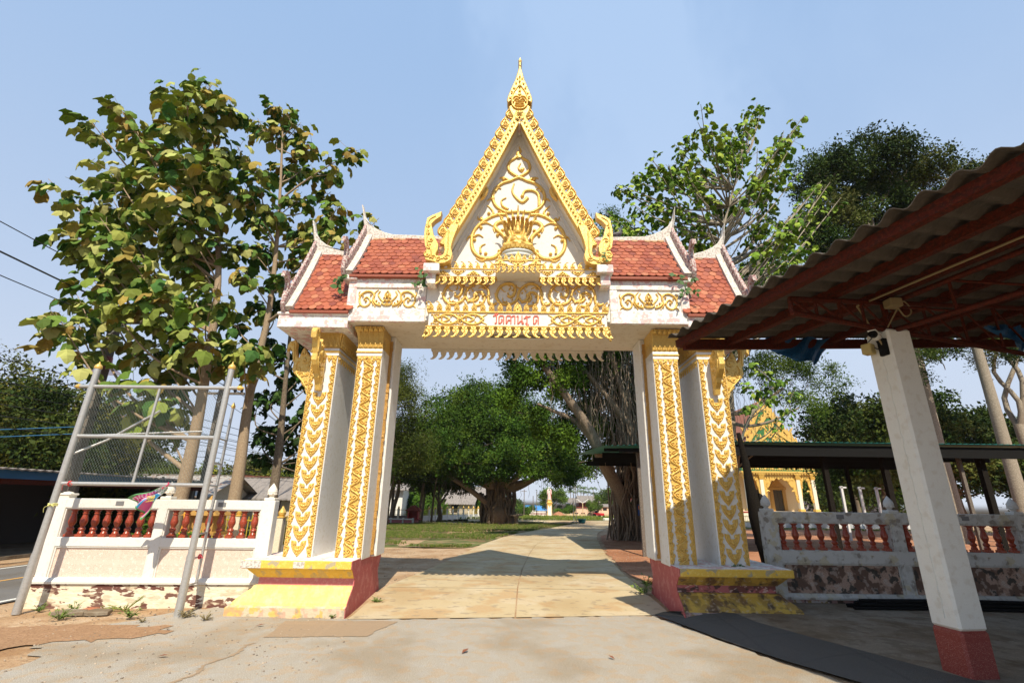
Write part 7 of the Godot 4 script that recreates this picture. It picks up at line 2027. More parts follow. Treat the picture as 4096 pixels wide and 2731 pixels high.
	var band := tmat(blend(lin(.66, .60, .46), [[M.n[5], .5, .7, lin(.5, .44, .32), .6]]), 1.0, .8)
	fence_run(f, Vector3.ZERO, Vector3(-2.7, 0, -1.3), 2, 1.10, band, M.gold, mat(lin(.42, .33, .03), .5), M.white)
	fence_run(f, Vector3(0.0, 0, -.05), Vector3(-.6, 0, -9.5), 5, 1.10, band, M.gold, mat(lin(.42, .33, .03), .5), M.white)
	var shrub := [[-6.7, -2.6, "leafy green bush between the balusters at the cream wall's left bay", .55], [-5.9, -4.9, "leafy bush behind the yellow fence near the left lotus-bud post", .8], [-9.6, -5.8, "leafy bush behind the cream wall's left post", .8]]
	var n1 := 0
	for q in shrub:
		var s := thing("leafy_bush", q[2], "bush", Vector3(q[0], .02, q[1]))
		b = B.new()
		for k in 5: b.tube(PackedVector3Array([Vector3(0, 0, 0), Vector3(cos(k * 1.3) * .3, q[3] * .8, sin(k * 1.3) * .25)]), .012, 4)
		obj("stems", b, M.bark, s)
		crown(s, [[0, q[3], 0, .5, .5, .4], [.35, q[3] * .8, .1, .35, .35, .3]], 30, M.sprays, .7, [[.06, .12, .015], [.09, .16, .02], [.04, .08, .01]], 400 + n1, "crown", .1)
		n1 += 1
	# small gilded shrine seen between the balusters
	var sh := thing("gilded_shrine", "small gilded spirit shrine with orange garlands behind the cream wall's left bay", "shrine", Vector3(-7.1, 0, -3.9))
	b = B.new()
	b.box(Vector3(-.08, 0, -.08), Vector3(.08, .8, .08), .01)
	obj("pillar", b, band, sh)
	b = B.new()
	rects(b, [[.8, -.4, .4, -.35, .35], [.86, -.4, .4, -.35, .35], [.88, -.3, .3, -.26, .26], [1.2, -.28, .28, -.24, .24], [1.22, -.42, .42, -.38, .38], [1.4, -.1, .1, -.1, .1], [1.65, -.01, .01, -.01, .01]])
	obj("shrine_house", b, M.oldgold, sh)
	b = B.new()
	b.tube(curve3([Vector3(-.3, 1.28, .4), Vector3(-.26, 1.1, .42), Vector3(-.28, .9, .42), Vector3(-.34, .8, .4)]), .03, 6)
	b.tube(curve3([Vector3(-.2, 1.28, .4), Vector3(-.2, 1.12, .42), Vector3(-.24, .95, .42)]), .03, 6)
	obj("garland", b, mat(lin(.7, .3, .02), .7), sh)
	# temple grounds: fences and small buildings
	f = thing("garden_fence", "long low fence of white posts and yellow railings behind the great banyan", "fence", Vector3(-9.5, .1, -31.5))
	fence_run(f, Vector3(2.2, 0, -1.0), Vector3(7.6, 0, -11.5), 14, .85, gildwhite, M.gold, mat(lin(.45, .32, .03), .5), M.white)
	fence_run(f, Vector3(-8.0, 0, .2), Vector3(2.2, 0, -1.0), 11, .85, band, M.gold, mat(lin(.32, .27, .03), .5), mat(lin(.2, .16, .12), .9))
	house("grove_house", "white-walled house behind the thin trees at the left of the grounds", Vector3(-12.4, .1, -36.5), .1, 5.0, 5.0, 2.4, .5, M.white, greyroof, [[-2.4, 1.0, 1.0, 1.0]])
	house("grey_roofed_barn", "low shed with wide grey corrugated roof behind the white and yellow fence", Vector3(-5.9, .0, -47), -.1, 2.6, 4.0, 1.4, 1.0, cream, greyroof, [[-.9, .5, .7, .7]], .35)
	house("brown_roofed_house", "brown-roofed house rising behind the low shed with grey corrugated roof", Vector3(-6.0, -.2, -56), -.1, 4.4, 5.0, 2.4, 1.1, redwood, greyroof, [[-1.8, 1.4, .9, .8]], .9)
	n1 = 0
	for q in [[-9.4, -41, 1.5, "bright green bush behind the long low fence, nearest the white-walled house"], [-8.2, -42, 1.3, "bright green bush behind the long low fence, middle of three"], [-10.6, -43, 1.9, "tall green bush beside the white-walled house"], [-3.6, -50, 1.6, "green bush at the right of the low grey-roofed shed"], [1.6, -84, 1.2, "green bush by the dark utility post with cross arm"], [3.0, -104, 1.6, "green bush before the blue-roofed house"], [9.6, -97, 1.3, "green bush behind the earth heap"], [10.8, -99, 1.8, "green bush at the left end of the two-storey house"], [21.5, -90, 1.6, "dark bush at the right end of the block wall"]]:
		var y0 := hgt(0, q[1]) - .1
		bush_tree("garden_bush", q[3], Vector3(q[0], y0, q[1]), .08, Vector3(q[0], y0 + .5, q[1]), [[q[0], y0 + q[2] * .7, q[1], q[2] * .8, q[2] * .6, q[2] * .7], [q[0] + q[2] * .5, y0 + q[2] * .5, q[1], q[2] * .6, q[2] * .45, q[2] * .6]], 16, 1.2, [[.06, .13, .012], [.09, .17, .018], [.045, .09, .01]], M.bark, 500 + n1, "garden bushes")
		n1 += 1
	var sp := thing("spirit_house", "small red wooden spirit house standing in the shaded grove", "shrine", Vector3(-6.95, .1, -27.2))
	b = B.new()
	b.box(Vector3(-.32, .0, -.3), Vector3(.32, .28, .3), .01)
	obj("pedestal", b, M.mauve, sp)
	b = B.new()
	for q in [[-.36, -.3, -.28, .3], [.28, -.3, .36, .3], [-.36, -.32, .36, -.26]]: b.box(Vector3(q[0], .28, q[1]), Vector3(q[2], .85, q[3]), .005)
	b.box(Vector3(-.5, .26, -.36), Vector3(.5, .31, .46), .005)
	obj("walls", b, mat(lin(.36, .03, .02), .6), sp)
	b = B.new()
	b.prism(P2([-.55, .82, .55, .82, 0, 1.2]), -.42, .46)
	obj("roof", b, redwood, sp)
	var lb := thing("low_wall", "low red and white bench wall beside the red spirit house", "wall", Vector3(-7.6, .1, -26.1))
	b = B.new()
	b.box(Vector3(-1.6, .28, -.15), Vector3(.9, .36, .15), .01)
	obj("seat_slab", b, M.white, lb)
	for x in [-1.5, -.6, .2, .85]:
		b = B.new()
		b.box(Vector3(x - .05, -.05, -.12), Vector3(x + .05, .4, .12), .008)
		obj("pier", b, M.white, lb)
	b = B.new()
	b.box(Vector3(-1.5, -.05, -.05), Vector3(.85, .28, .05))
	obj("infill", b, M.mauve, lb)
	var tb := thing("stone_table", "small stone table against the great banyan's right side", "table", Vector3(.1, .1, -27.6))
	b = B.new()
	b.lathe(PackedVector2Array([Vector2(0, .58), Vector2(.45, .58), Vector2(.45, .66), Vector2(0, .66)]), 16)
	obj("top", b, M.slab, tb)
	b = B.new()
	b.lathe(PackedVector2Array([Vector2(.24, -.05), Vector2(.14, .1), Vector2(.12, .4), Vector2(.2, .58)]), 12)
	obj("leg", b, M.slab, tb)
	# monument
	var mo := thing("monument", "white pillar monument carrying a standing figure wrapped in red and white cloth", "monument", Vector3(6.97, -.97, -95))
	b = B.new()
	b.box(Vector3(-.42, -.2, -.42), Vector3(.42, 2.3, .42), .03)
	obj("pillar", b, M.white, mo)
	b = B.new()
	for x in [-.42, .42]: b.box(Vector3(x - .05, -.1, .38), Vector3(x + .05, 2.3, .46), .01)
	b.prism(P2([-.42, 2.3, .42, 2.3, .3, 2.0, .1, 1.85, 0, 1.5, -.1, 1.85, -.3, 2.0]), .42, .45)
	obj("gilt_edges", b, M.gold, mo)
	b = B.new()
	rects(b, [[2.3, -.5, .5, -.5, .5], [2.42, -.6, .6, -.6, .6], [2.52, -.6, .6, -.6, .6], [2.56, -.42, .42, -.42, .42], [2.9, -.36, .36, -.36, .36], [2.96, -.46, .46, -.46, .46], [3.05, -.46, .46, -.46, .46]])
	obj("capital", b, M.gold, mo)
	b = B.new()
	nets(b, [[Vector3(0, 3.1, 0), Vector3(0, 4.4, 0), .40, .36], [Vector3(0, 4.4, 0), Vector3(0, 4.95, 0), .36, .30], [Vector3(-.26, 4.95, 0), Vector3(.26, 4.95, 0), .14, .14], [Vector3(0, 5.1, 0), Vector3(0, 5.4, .02), .13, .16], [Vector3(-.36, 4.9, 0), Vector3(-.40, 4.2, .05), .12, .09], [Vector3(.36, 4.9, 0), Vector3(.40, 4.2, .05), .12, .09]], .12, Vector3(-.7, 2.9, -.6), Vector3(.7, 5.8, .6), .05)
	obj("figure", b, M.white, mo)
	b = B.new()
	for k in 3:
		var p := PackedVector3Array()
		for i in 9: p.append(Vector3(-.30 + k * .28 + .05 * sin(i * .9), 3.1 + i * .24, .40 - .012 * i))
		b.tube(p, .075, 5, .4)
	b.tube(curve3([Vector3(.36, 5.0, .1), Vector3(.3, 4.2, .36), Vector3(.32, 3.3, .4)]), .10, 5, .4)
	obj("red_cloth", b, mat(lin(.55, .04, .05), .7), mo)
	# wall, houses and lamps round the monument
	var ww := thing("white_picket_wall", "low white wall with red infill left of the monument pillar", "wall", Vector3(3.3, -.95, -96))
	b = B.new()
	b.box(Vector3(0, -.2, -.1), Vector3(3.1, .12, .1)); b.box(Vector3(0, .52, -.1), Vector3(3.1, .66, .1), .01)
	obj("rails", b, M.white, ww)
	for i in 12:
		b = B.new()
		b.box(Vector3(i * .28 - .05, -.2, -.12), Vector3(i * .28 + .05, .95 if i > 0 else 1.05, .12), .01)
		obj("pier", b, M.white, ww)
	b = B.new()
	b.box(Vector3(0, .1, -.05), Vector3(3.1, .54, .05))
	obj("infill", b, redwood, ww)
	var bl := house("blue_roofed_house", "low house with bright blue metal roof left of the monument", Vector3(5.4, -1.35, -118), .05, 4.6, 5.0, 1.1, 1.0, cream, mat(lin(.05, .22, .52), .5), [[-1.2, .2, .8, .6]], .5)
	var ye := house("two_storey_house", "two-storey house with peach ground floor, dark red timber upper floor and grey roof", Vector3(14.6, -1.05, -100), 0.0, 6.0, 5.0, 1.5, .1, peach, greyroof, [[-2.0, .1, .7, .5], [-.6, .1, .7, .5], [.8, .1, .7, .5], [2.0, .1, .6, .5]], .1, redwood)
	b = B.new()
	b.box(Vector3(-.9, 1.5, -5), Vector3(3.0, 2.75, .01), .01)
	b.box(Vector3(-3.0, 1.5, -.1), Vector3(-.9, 1.95, .0), .01)
	obj("timber_storey", b, redwood, ye)
	b = B.new()
	for x in [-2.95, -2.4, -1.6, -.95]: b.box(Vector3(x - .05, 1.9, -.1), Vector3(x + .05, 2.8, .0))
	obj("veranda_post", b, redwood, ye)
	for q in [[-1.25, 3.4, 1.35, 2.75], [-3.5, -1.2, .9, 2.70]]:
		b = B.new()
		var nx := int((q[1] - q[0]) / .25)
		for i in nx:
			var x0 := lerpf(q[0], q[1], float(i) / nx); var x1 := lerpf(q[0], q[1], (i + 1.0) / nx)
			b.quad(Vector3(x0, q[3], .7), Vector3(x1, q[3], .7), Vector3(x1, q[3] + q[2], -2.4), Vector3(x0, q[3] + q[2], -2.4))
			b.bar(Vector3(x0, q[3] + .02, .7), Vector3(x0, q[3] + q[2] + .02, -2.4), .05, .05)
			b.quad(Vector3(x1, q[3], -5.5), Vector3(x0, q[3], -5.5), Vector3(x0, q[3] + q[2], -2.4), Vector3(x1, q[3] + q[2], -2.4))
		b.bar(Vector3(q[0], q[3] - .03, .72), Vector3(q[1], q[3] - .03, .72), .04, .12)
		obj("roof", b, greyroof, ye)
	house("annex_house", "pale annex at the right end of the two-storey house", Vector3(19.2, -1.05, -101), 0, 2.8, 4.0, 1.9, .5, peach, greyroof, [[-.4, 1.2, .7, .4]], .3)
	var gw := thing("garden_wall", "low yellowish block wall in front of the two-storey house", "wall", Vector3(15.4, -1.1, -96.5))
	b = B.new()
	b.box(Vector3(-5.6, -.2, -.08), Vector3(5.4, .55, .08), .01)
	obj("blockwork", b, tmat(blend(lin(.46, .36, .2), [[M.n[5], .5, .7, lin(.34, .27, .17), .8]]), 1.5, .9), gw)
	for i in 8:
		b = B.new()
		b.box(Vector3(-5.6 + i * 1.55, -.2, -.1), Vector3(-5.45 + i * 1.55, .62, .1), .01)
		obj("pier", b, band, gw)
	b = B.new()
	rng.seed = 61
	var hm := PackedVector2Array([Vector2(1.5, -.1)])
	for i in 12: hm.append(Vector2(1.5 * (1.0 - i / 12.0) + rng.randf_range(-.04, .04), .85 * sin(i / 12.0 * PI / 2)))
	hm.append(Vector2(0, .95))
	b.at(Transform3D(Basis.from_scale(Vector3(1, 1, .7)), Vector3.ZERO))
	b.lathe(hm, 14)
	tag(obj("earth_mound", b, M.laterite), "heap of reddish earth right of the monument pillar", "mound").position = Vector3(8.2, -.9, -88)
	var tr := thing("farm_tractor", "small red tractor parked before the garden wall of the two-storey house", "tractor", Vector3(15.2, -.86, -85), .5)
	b = B.new()
	b.box(Vector3(-.42, .30, -.2), Vector3(.42, .72, 1.1), .08); b.box(Vector3(-.5, .35, -.8), Vector3(.5, .6, -.1), .06)
	b.box(Vector3(-.68, .62, -.85), Vector3(-.38, .72, -.1), .03); b.box(Vector3(.38, .62, -.85), Vector3(.68, .72, -.1), .03)
	obj("body", b, mat(lin(.45, .015, .02), .4), tr)
	b = B.new()
	b.box(Vector3(-.3, .6, -.7), Vector3(.3, .74, -.25), .05); b.box(Vector3(-.3, .74, -.78), Vector3(.3, 1.1, -.68), .04)
	b.tube(PackedVector3Array([Vector3(0, .7, .0), Vector3(0, 1.0, -.15)]), .03, 6)
	b.box(Vector3(-.5, 1.3, -.9), Vector3(.5, 1.36, .1), .02)
	for q in [[-.46, -.85], [.46, -.85], [-.46, .05], [.46, .05]]: b.tube(PackedVector3Array([Vector3(q[0], .6, q[1]), Vector3(q[0], 1.32, q[1])]), .025, 6)
	obj("seat_and_roll_bar", b, M.black, tr)
	for q in [[-.55, .42, -.55, .42], [.55, .42, -.55, .42], [-.45, .26, .85, .26], [.45, .26, .85, .26]]:
		b = B.new()
		b.at(Transform3D(Basis(Vector3.BACK, PI / 2), Vector3(q[0] + .12, q[1] - .12, q[2])))
		b.lathe(PackedVector2Array([Vector2(.0, 0), Vector2(q[3] * .6, .0), Vector2(q[3], .03), Vector2(q[3], .2), Vector2(q[3] * .6, .24), Vector2(0, .24)]), 16)
		obj("wheel", b, M.black, tr)
	for q in [[Vector3(11.4, -.7, -78), 2.3, "white street lamp with two raised arms before the two-storey house", true]]:
		var l := thing("street_lamp", q[2], "lamp post", q[0])
		b = B.new()
		b.tube(PackedVector3Array([Vector3(0, -.2, 0), Vector3(0, q[1], 0)]), .07, 8)
		obj("post", b, mat(lin(.5, .38, .2), .6), l)
		for s in [-1.0, 1.0]:
			b = B.new()
			b.bar(Vector3(0, q[1] - .05, 0), Vector3(s * 1.0, q[1] + .6, 0), .10, .10)
			obj("arm", b, mat(lin(.6, .6, .6), .5), l)
	var fp := thing("twin_pole", "pair of thin pale poles on a concrete foot beside the teal pot", "pole", Vector3(4.6, .12, -31.4))
	for x in [-.09, .09]:
		b = B.new()
		b.tube(PackedVector3Array([Vector3(x, 0, 0), Vector3(x - .02, 2.2 + x * 6.0, 0)]), .028, 6)
		obj("pole", b, mat(lin(.5, .48, .45), .6), fp)
	b = B.new()
	b.lathe(PackedVector2Array([Vector2(.36, -.05), Vector2(.34, .06), Vector2(.22, .12), Vector2(0, .13)]), 10)
	obj("concrete_foot", b, M.slab, fp)
	b = B.new()
	b.bar(Vector3(-.3, 2.6, 0), Vector3(.25, 2.6, 0), .04, .03)
	obj("cross_piece", b, M.wire, fp)
	b = B.new()
	b.lathe(PackedVector2Array([Vector2(.0, .0), Vector2(.20, .0), Vector2(.26, .06), Vector2(.30, .22), Vector2(.33, .28), Vector2(.33, .31), Vector2(.29, .31), Vector2(.26, .2), Vector2(.0, .18)]), 16)
	tag(obj("plant_pot", b, mat(lin(.01, .12, .15), .4)), "teal round planting pot beside the twin pale poles", "pot").position = Vector3(5.12, .12, -31.4)
	for q in [[8.6, -39.4, "pair of white edging stones by the inner road"], [11.2, -41.0, "single white edging stone at the far bend of the inner road"]]:
		b = B.new()
		b.box(Vector3(-.5, 0, -.12), Vector3(.1, .22, .12), .03)
		if q[0] < 9: b.box(Vector3(.25, 0, -.12), Vector3(.65, .2, .12), .03)
		tag(obj("edging_stone", b, M.white), q[2], "stone").position = Vector3(q[0], .07, q[1])
	kk = 0
	for q in [[3.4, -88, 3.6], [4.0, -86, 4.4], [6.0, -90, 3.2], [1.6, -82, 4.6]]:
		b = B.new()
		b.tube(PackedVector3Array([Vector3(0, -.2, 0), Vector3(.03, q[2], 0)]), .07, 6)
		if kk == 3: b.bar(Vector3(-.5, q[2] - .3, 0), Vector3(.5, q[2] - .3, 0), .08, .08)
		tag(obj("thin_post", b, M.pole), ["thin grey post left of the monument, second from it", "taller thin grey post left of the monument, third from it", "thin grey post right beside the monument", "dark utility post with cross arm just right of the great banyan"][kk], "post").position = Vector3(q[0], -.9, q[1])
		kk += 1
	var sg := thing("notice_board", "small blue and orange notice board on the curtain banyan's roots", "sign", Vector3(5.35, .1, -13.4))
	b = B.new()
	b.box(Vector3(-.24, 1.02, .0), Vector3(.24, 1.46, .02), .004)
	obj("board", b, mat(lin(.02, .10, .36), .5), sg)
	b = B.new()
	b.box(Vector3(-.22, 1.26, .018), Vector3(.22, 1.42, .026), .002); b.box(Vector3(-.16, 1.08, .018), Vector3(.16, 1.12, .026), .002)
	obj("orange_panel", b, mat(lin(.7, .22, .02), .5), sg)
	b = B.new()
	for k in 2: b.bar(Vector3(-.2 + .4 * k, -.05, -.02), Vector3(-.2 + .4 * k, 1.4, -.02), .03, .03)
	obj("stake", b, M.pole, sg)
	hall()
	# pale building with orange roof, to the right of the hall
	var pb := thing("pale_building", "long pale building with orange and red roofs, right of the gilded hall", "building", Vector3(47.2, -.4, -66), -.1)
	b = B.new()
	b.box(Vector3(-5.0, -.5, -6), Vector3(5.4, 3.7, 0), .02)
	obj("wall", b, tmat(blend(lin(.40, .37, .40), [[M.n[5], .5, .7, lin(.32, .3, .32), .6]]), 3.0, .85), pb)
	var orange := tmat(blend(lin(.66, .30, .05), [[M.n[5], .5, .7, lin(.56, .24, .05), .6]]), 1.5, .6)
	b = B.new()
	rects(b, [[3.7, -5.8, 6.2, -6.8, .9], [4.5, -5.0, 5.4, -6.0, .0]])
	obj("lower_roof", b, mat(lin(.5, .06, .03), .6), pb)
	b = B.new()
	rects(b, [[4.5, -5.2, 5.6, -6.2, .2], [7.4, -4.2, 4.4, -3.05, -2.95]])
	obj("upper_roof", b, orange, pb)
	for q in [[-4.4, 2.2, 1.0], [-2.2, 2.2, 1.8], [1.0, 2.2, 1.6], [3.4, 2.2, 1.2], [-4.2, .4, 1.4], [-1.6, .4, 1.6], [2.0, .4, 1.6]]:
		b = B.new()
		b.box(Vector3(q[0], q[1], -.02), Vector3(q[0] + q[2], q[1] + 1.0, .06), .02)
		var w := obj("window", b, mat(lin(.3, .3, .31), .6), pb)
		for k in 2:
			b = B.new()
			b.box(Vector3(q[0] + .08 + k * q[2] / 2, q[1] + .08, .0), Vector3(q[0] + q[2] / 2 - .06 + k * q[2] / 2, q[1] + .92, .07))
			obj("pane", b, M.darkglass, w)
	# red-tiled hut seen between the right columns
	house("red_roofed_hut", "small hut with red tiled roof seen between the gate's right columns", Vector3(14.6, .1, -44), -.1, 4.5, 4, 2.0, 1.3, M.white, mat(lin(.42, .06, .05), .6), [[-1.4, .6, .9, 1.0], [.2, .6, .9, 1.0]], .5, mat(lin(.1, .2, .16), .6))
	# white lamp posts on the right
	kk = 0
	for q in [[15.4, -16, "leftmost"], [16.6, -16.5, "middle"], [17.6, -16.8, "rightmost"], [8.4, -19.0, "separate"]]:
		var l := thing("white_post", "%s short white post with a small arm on the bare ground behind the grey wall" % q[2] if kk < 3 else "white post with a small arm in front of the gilded hall", "post", Vector3(q[0], .1, q[1]))
		b = B.new()
		b.box(Vector3(-.05, -.1, -.05), Vector3(.05, 2.4, .05), .006)
		obj("shaft", b, mat(lin(.62, .62, .62), .6), l)
		b = B.new()
		b.box(Vector3(-.08, 2.3, -.05), Vector3(.22, 2.37, .05), .006)
		obj("arm", b, mat(lin(.62, .62, .62), .6), l)
		kk += 1
	# low hedge and fence before the hall
	var hf := thing("hall_fence", "pale blue-white low fence on a grassy strip before the gilded hall", "fence", Vector3(14, .1, -27.5))
	fence_run(hf, Vector3(-5, 0, 0), Vector3(16, 0, -2), 16, .8, mat(lin(.5, .54, .58), .7), mat(lin(.5, .54, .58), .7), mat(lin(.5, .4, .05), .6), mat(lin(.5, .52, .54), .8))
	rng.seed = 88
	var t := []; var c := []
	for n in 2600:
		t.append(Transform3D(Basis(Vector3.UP, rng.randf() * TAU).scaled(Vector3.ONE * rng.randf_range(.8, 1.8)), Vector3(rng.randf_range(8, 31), .1, rng.randf_range(-27.0, -24.6))))
		var g := rng.randf()
		c.append(Color(.09 + g * .1, .15 + g * .12, .02))
	cells("grass_strip", M.sprays[0], M.grass, t, c).multimesh.mesh = spray(8, .12, .12, 9, .2)
	# a pigeon on the ridge, bricks and leaves lying about
	b = B.new()
	nets(b, [[Vector3(-.09, .08, 0), Vector3(.05, .10, 0), .035, .055], [Vector3(.05, .11, 0), Vector3(.085, .17, 0), .035, .024], [Vector3(.088, .185, 0), Vector3(.095, .185, 0), .026, .022], [Vector3(.115, .182, 0), Vector3(.135, .175, 0), .009, .004], [Vector3(-.09, .08, 0), Vector3(-.19, .05, 0), .03, .014], [Vector3(.0, .05, .02), Vector3(.0, .0, .02), .012, .008], [Vector3(.0, .05, -.02), Vector3(.0, .0, -.02), .012, .008]], .025, Vector3(-.25, -.03, -.1), Vector3(.18, .25, .1), .011)
	tag(obj("pigeon", b, mat(lin(.06, .055, .06), .6)), "dark pigeon perched on the right tiled roof's ridge beside the serpent tail", "bird").position = Vector3(2.02, 6.74, -.80)
	kk = 0
	for q in [[-6.3, .25, .22, "flat grey paving fragment by the foot of the cream wall's left bay"], [-5.95, .20, .18, "second flat grey paving fragment, nearer the wall's middle"], [-6.15, .12, .12, "small orange brick fragment lying between grey paving fragments"]]:
		b = B.new()
		b.prism(ragged([-q[2], -.08, -q[2] * .4, -.12, q[2], -.06, q[2] * .8, .08, -q[2] * .6, .1], .01, .1, 20 + kk), 0, .045, .008)
		var o := obj("rubble_slab", b, M.slab if kk < 2 else M.tile[4])
		o.transform = Transform3D(Basis(Vector3.RIGHT, -PI / 2 + .06), Vector3(q[0], .01, q[1]))
		tag(o, q[3], "rubble")
		kk += 1
	kk = 0
	for q in [[-3.7, 2.1, .06, "brown curled leaf on the forecourt's left side"], [-.55, 1.75, .07, "thin dry twig-like leaf on the forecourt left of centre"], [1.05, 1.9, .05, "brown leaf on the forecourt right of centre"], [.55, 3.6, .035, "small bright green leaf on the near forecourt"], [1.15, -4.2, .09, "brown leaf at the edge of the gate's shadow on the drive"], [-4.4, 1.0, .05, "dry leaf at the edge of the dark dirt patch"], [-3.35, .75, .06, "dry twig leaf left of the tan patch"]]:
		b = B.new()
		var L: float = q[2]
		for s in [-1.0, 1.0]:
			b.tri(Vector3(-L, .002, 0), Vector3(0, .012 + L * .1, L * .4 * s), Vector3(L, .02, 0)) if s < 0 else b.tri(Vector3(-L, .002, 0), Vector3(L, .02, 0), Vector3(0, .012 + L * .1, L * .4 * s))
		var lm := mat(lin(.2, .07, .03) if kk != 3 else lin(.1, .3, .03), .7)
		lm.cull_mode = BaseMaterial3D.CULL_DISABLED
		var o: MeshInstance3D = obj("fallen_leaf", b, lm)
		o.transform = Transform3D(Basis(Vector3.UP, kk * 1.1), Vector3(q[0], hgt(q[0], q[1]) + .01, q[1]))
		tag(o, q[3], "leaf")
		kk += 1
	# loose stones of the dirt verge
	t = []; c = []
	for n in 1500:
		var p := Vector2(rng.randf_range(-7.6, -2.0), rng.randf_range(-.2, 3.0)) if n < 700 else Vector2(rng.randf_range(2.3, 3.6), rng.randf_range(-12, -2)) if n < 950 else Vector2(rng.randf_range(-6, -2.1), rng.randf_range(-10, -1.6))
		t.append(Transform3D(Basis.from_euler(Vector3(rng.randf() * 6, rng.randf() * 6, rng.randf() * 6)).scaled(Vector3(1, .7, 1) * rng.randf_range(.003, .014)), Vector3(p.x, hgt(p.x, p.y) + .002, p.y)))
		var g := rng.randf_range(.12, .45)
		c.append(Color(g, g * .8, g * .6))
	var sp2 := SphereMesh.new(); sp2.radius = 1.0; sp2.height = 2.0; sp2.radial_segments = 6; sp2.rings = 3
	cells("gravel", sp2, M.grass, t, c)

func hall() -> void:
	var h := thing("gilded_hall", "ornate gilded temple hall with white columns and steep tiered gable behind the grey wall", "temple", Vector3(27.7, 0, -45))
	var white := mat(lin(.74, .66, .52), .6)
	var wallm := tmat(blend(lin(.62, .46, .26), [[M.n[2], .5, .6, lin(.7, .56, .36), .7]]), .6, .7)
	var green := mat(lin(.03, .16, .05), .5)
	var red := mat(lin(.35, .03, .02), .5)
	var b := B.new()
	b.box(Vector3(-4.6, 0, -9), Vector3(4.6, 1.0, .6), .03)
	obj("platform", b, white, h)
	b = B.new()
	b.box(Vector3(-4.65, .86, -.2), Vector3(4.65, .98, .66), .02)
	obj("red_plinth_band", b, red, h)
	b = B.new()
	b.box(Vector3(-3.6, 1.0, -9), Vector3(3.6, 4.9, -2.6))
	obj("back_wall", b, wallm, h)
	for x in [-3.45, -1.9, 1.9, 3.45]:
		b = B.new()
		b.box(Vector3(x - .19, 1.0, -.19), Vector3(x + .19, 4.2, .19), .03)
		var c := obj("column", b, white, h)
		b = B.new()
		rects(b, [[4.15, x - .2, x + .2, -.2, .2], [4.3, x - .24, x + .24, -.24, .24], [4.7, x - .34, x + .34, -.34, .34], [4.8, x - .36, x + .36, -.36, .36]])
		for k in 5: b.tube(PackedVector3Array([Vector3(x - .18 + k * .09, 4.2, .21), Vector3(x - .28 + k * .14, 4.72, .35)]), .03, 5)
		obj("capital", b, M.gold, c)
		b = B.new()
		b.box(Vector3(x - .26, 1.0, -.26), Vector3(x + .26, 1.25, .26), .03)
		obj("column_base", b, M.gold, c)
	# gilded valances between the columns, with bird brackets
	for q in [[-3.25, -2.1], [-1.7, 1.7], [2.1, 3.25]]:
		b = B.new()
		var w: float = q[1] - q[0]
		var pl := PackedVector2Array([Vector2(q[0], 4.85), Vector2(q[0], 2.5)])
		for i in 13:
			var t := i / 12.0
			var y: float = 4.3 - 1.75 * pow(absf(t * 2.0 - 1.0), 2.6) - (.16 if i % 2 == 0 else -.05)
			pl.append(Vector2(q[0] + .10 + (w - .2) * t, minf(y, 4.55)))
		pl.append(Vector2(q[1], 2.5)); pl.append(Vector2(q[1], 4.85))
		b.prism(pl, -.05, .05, .02)
		rng.seed = 7
		for i in 44:
			var t := rng.randf(); var edge: float = 4.3 - 1.75 * pow(absf(t * 2.0 - 1.0), 2.6)
			var y := rng.randf_range(edge + .12, 4.8)
			curl(b, Vector2(q[0] + .1 + (w - .2) * t, y), rng.randf_range(.08, .14), rng.randf() * 6.0, 1.0 if i % 2 else -1.0, .05, .05)
		obj("valance", b, M.gold, h)
	for x in [-3.25, -1.7, 1.7, 3.25]:
		b = B.new()
		var s := 1.0 if x < 0 else -1.0
		b.tube(curve3([Vector3(x, 2.3, .05), Vector3(x + .2 * s, 2.6, .05), Vector3(x + .22 * s, 2.95, .05), Vector3(x + .42 * s, 3.05, .05), Vector3(x + .5 * s, 2.95, .05)]), .08, 6)
		b.tube(curve3([Vector3(x + .02 * s, 1.9, .05), Vector3(x + .16 * s, 2.3, .05), Vector3(x + .05 * s, 2.6, .05)]), .10, 6)
		obj("bird_bracket", b, M.gold, h)
	# entablature
	b = B.new()
	b.box(Vector3(-4.0, 4.82, -2.6), Vector3(4.0, 5.0, .4), .02); b.box(Vector3(-4.05, 5.45, -2.6), Vector3(4.05, 5.6, .45), .03); b.box(Vector3(-4.2, 6.05, -2.8), Vector3(4.2, 6.2, .55), .03)
	obj("gilt_cornice", b, M.gold, h)
	b = B.new()
	b.box(Vector3(-3.9, 5.0, -2.6), Vector3(3.9, 5.45, .3)); b.box(Vector3(-3.9, 5.6, -2.6), Vector3(3.9, 6.05, .3))
	obj("green_frieze", b, green, h)
	b = B.new()
	rng.seed = 17
	for i in 30:
		for y in [5.22, 5.83]:
			var x: float = -3.7 + i * .255
			if i % 3 == 0: b.boss(Vector2(x, y), .13, .15, .08, .3)
			else: curl(b, Vector2(x, y), .13, rng.randf() * 6.0, 1.0 if i % 2 else -1.0, .06, .3)
	for i in 28:
		b.prism(P2([-3.9 + i * .28, 4.82, -3.66 + i * .28, 4.82, -3.78 + i * .28, 4.6]), .3, .36)
	obj("frieze_relief", b, M.gold, h)
	# tiered gables
	var tiers := [[4.3, 6.2, 9.3, .40], [3.1, 7.4, 11.2, -.3], [2.2, 8.8, 12.8, -1.0]]
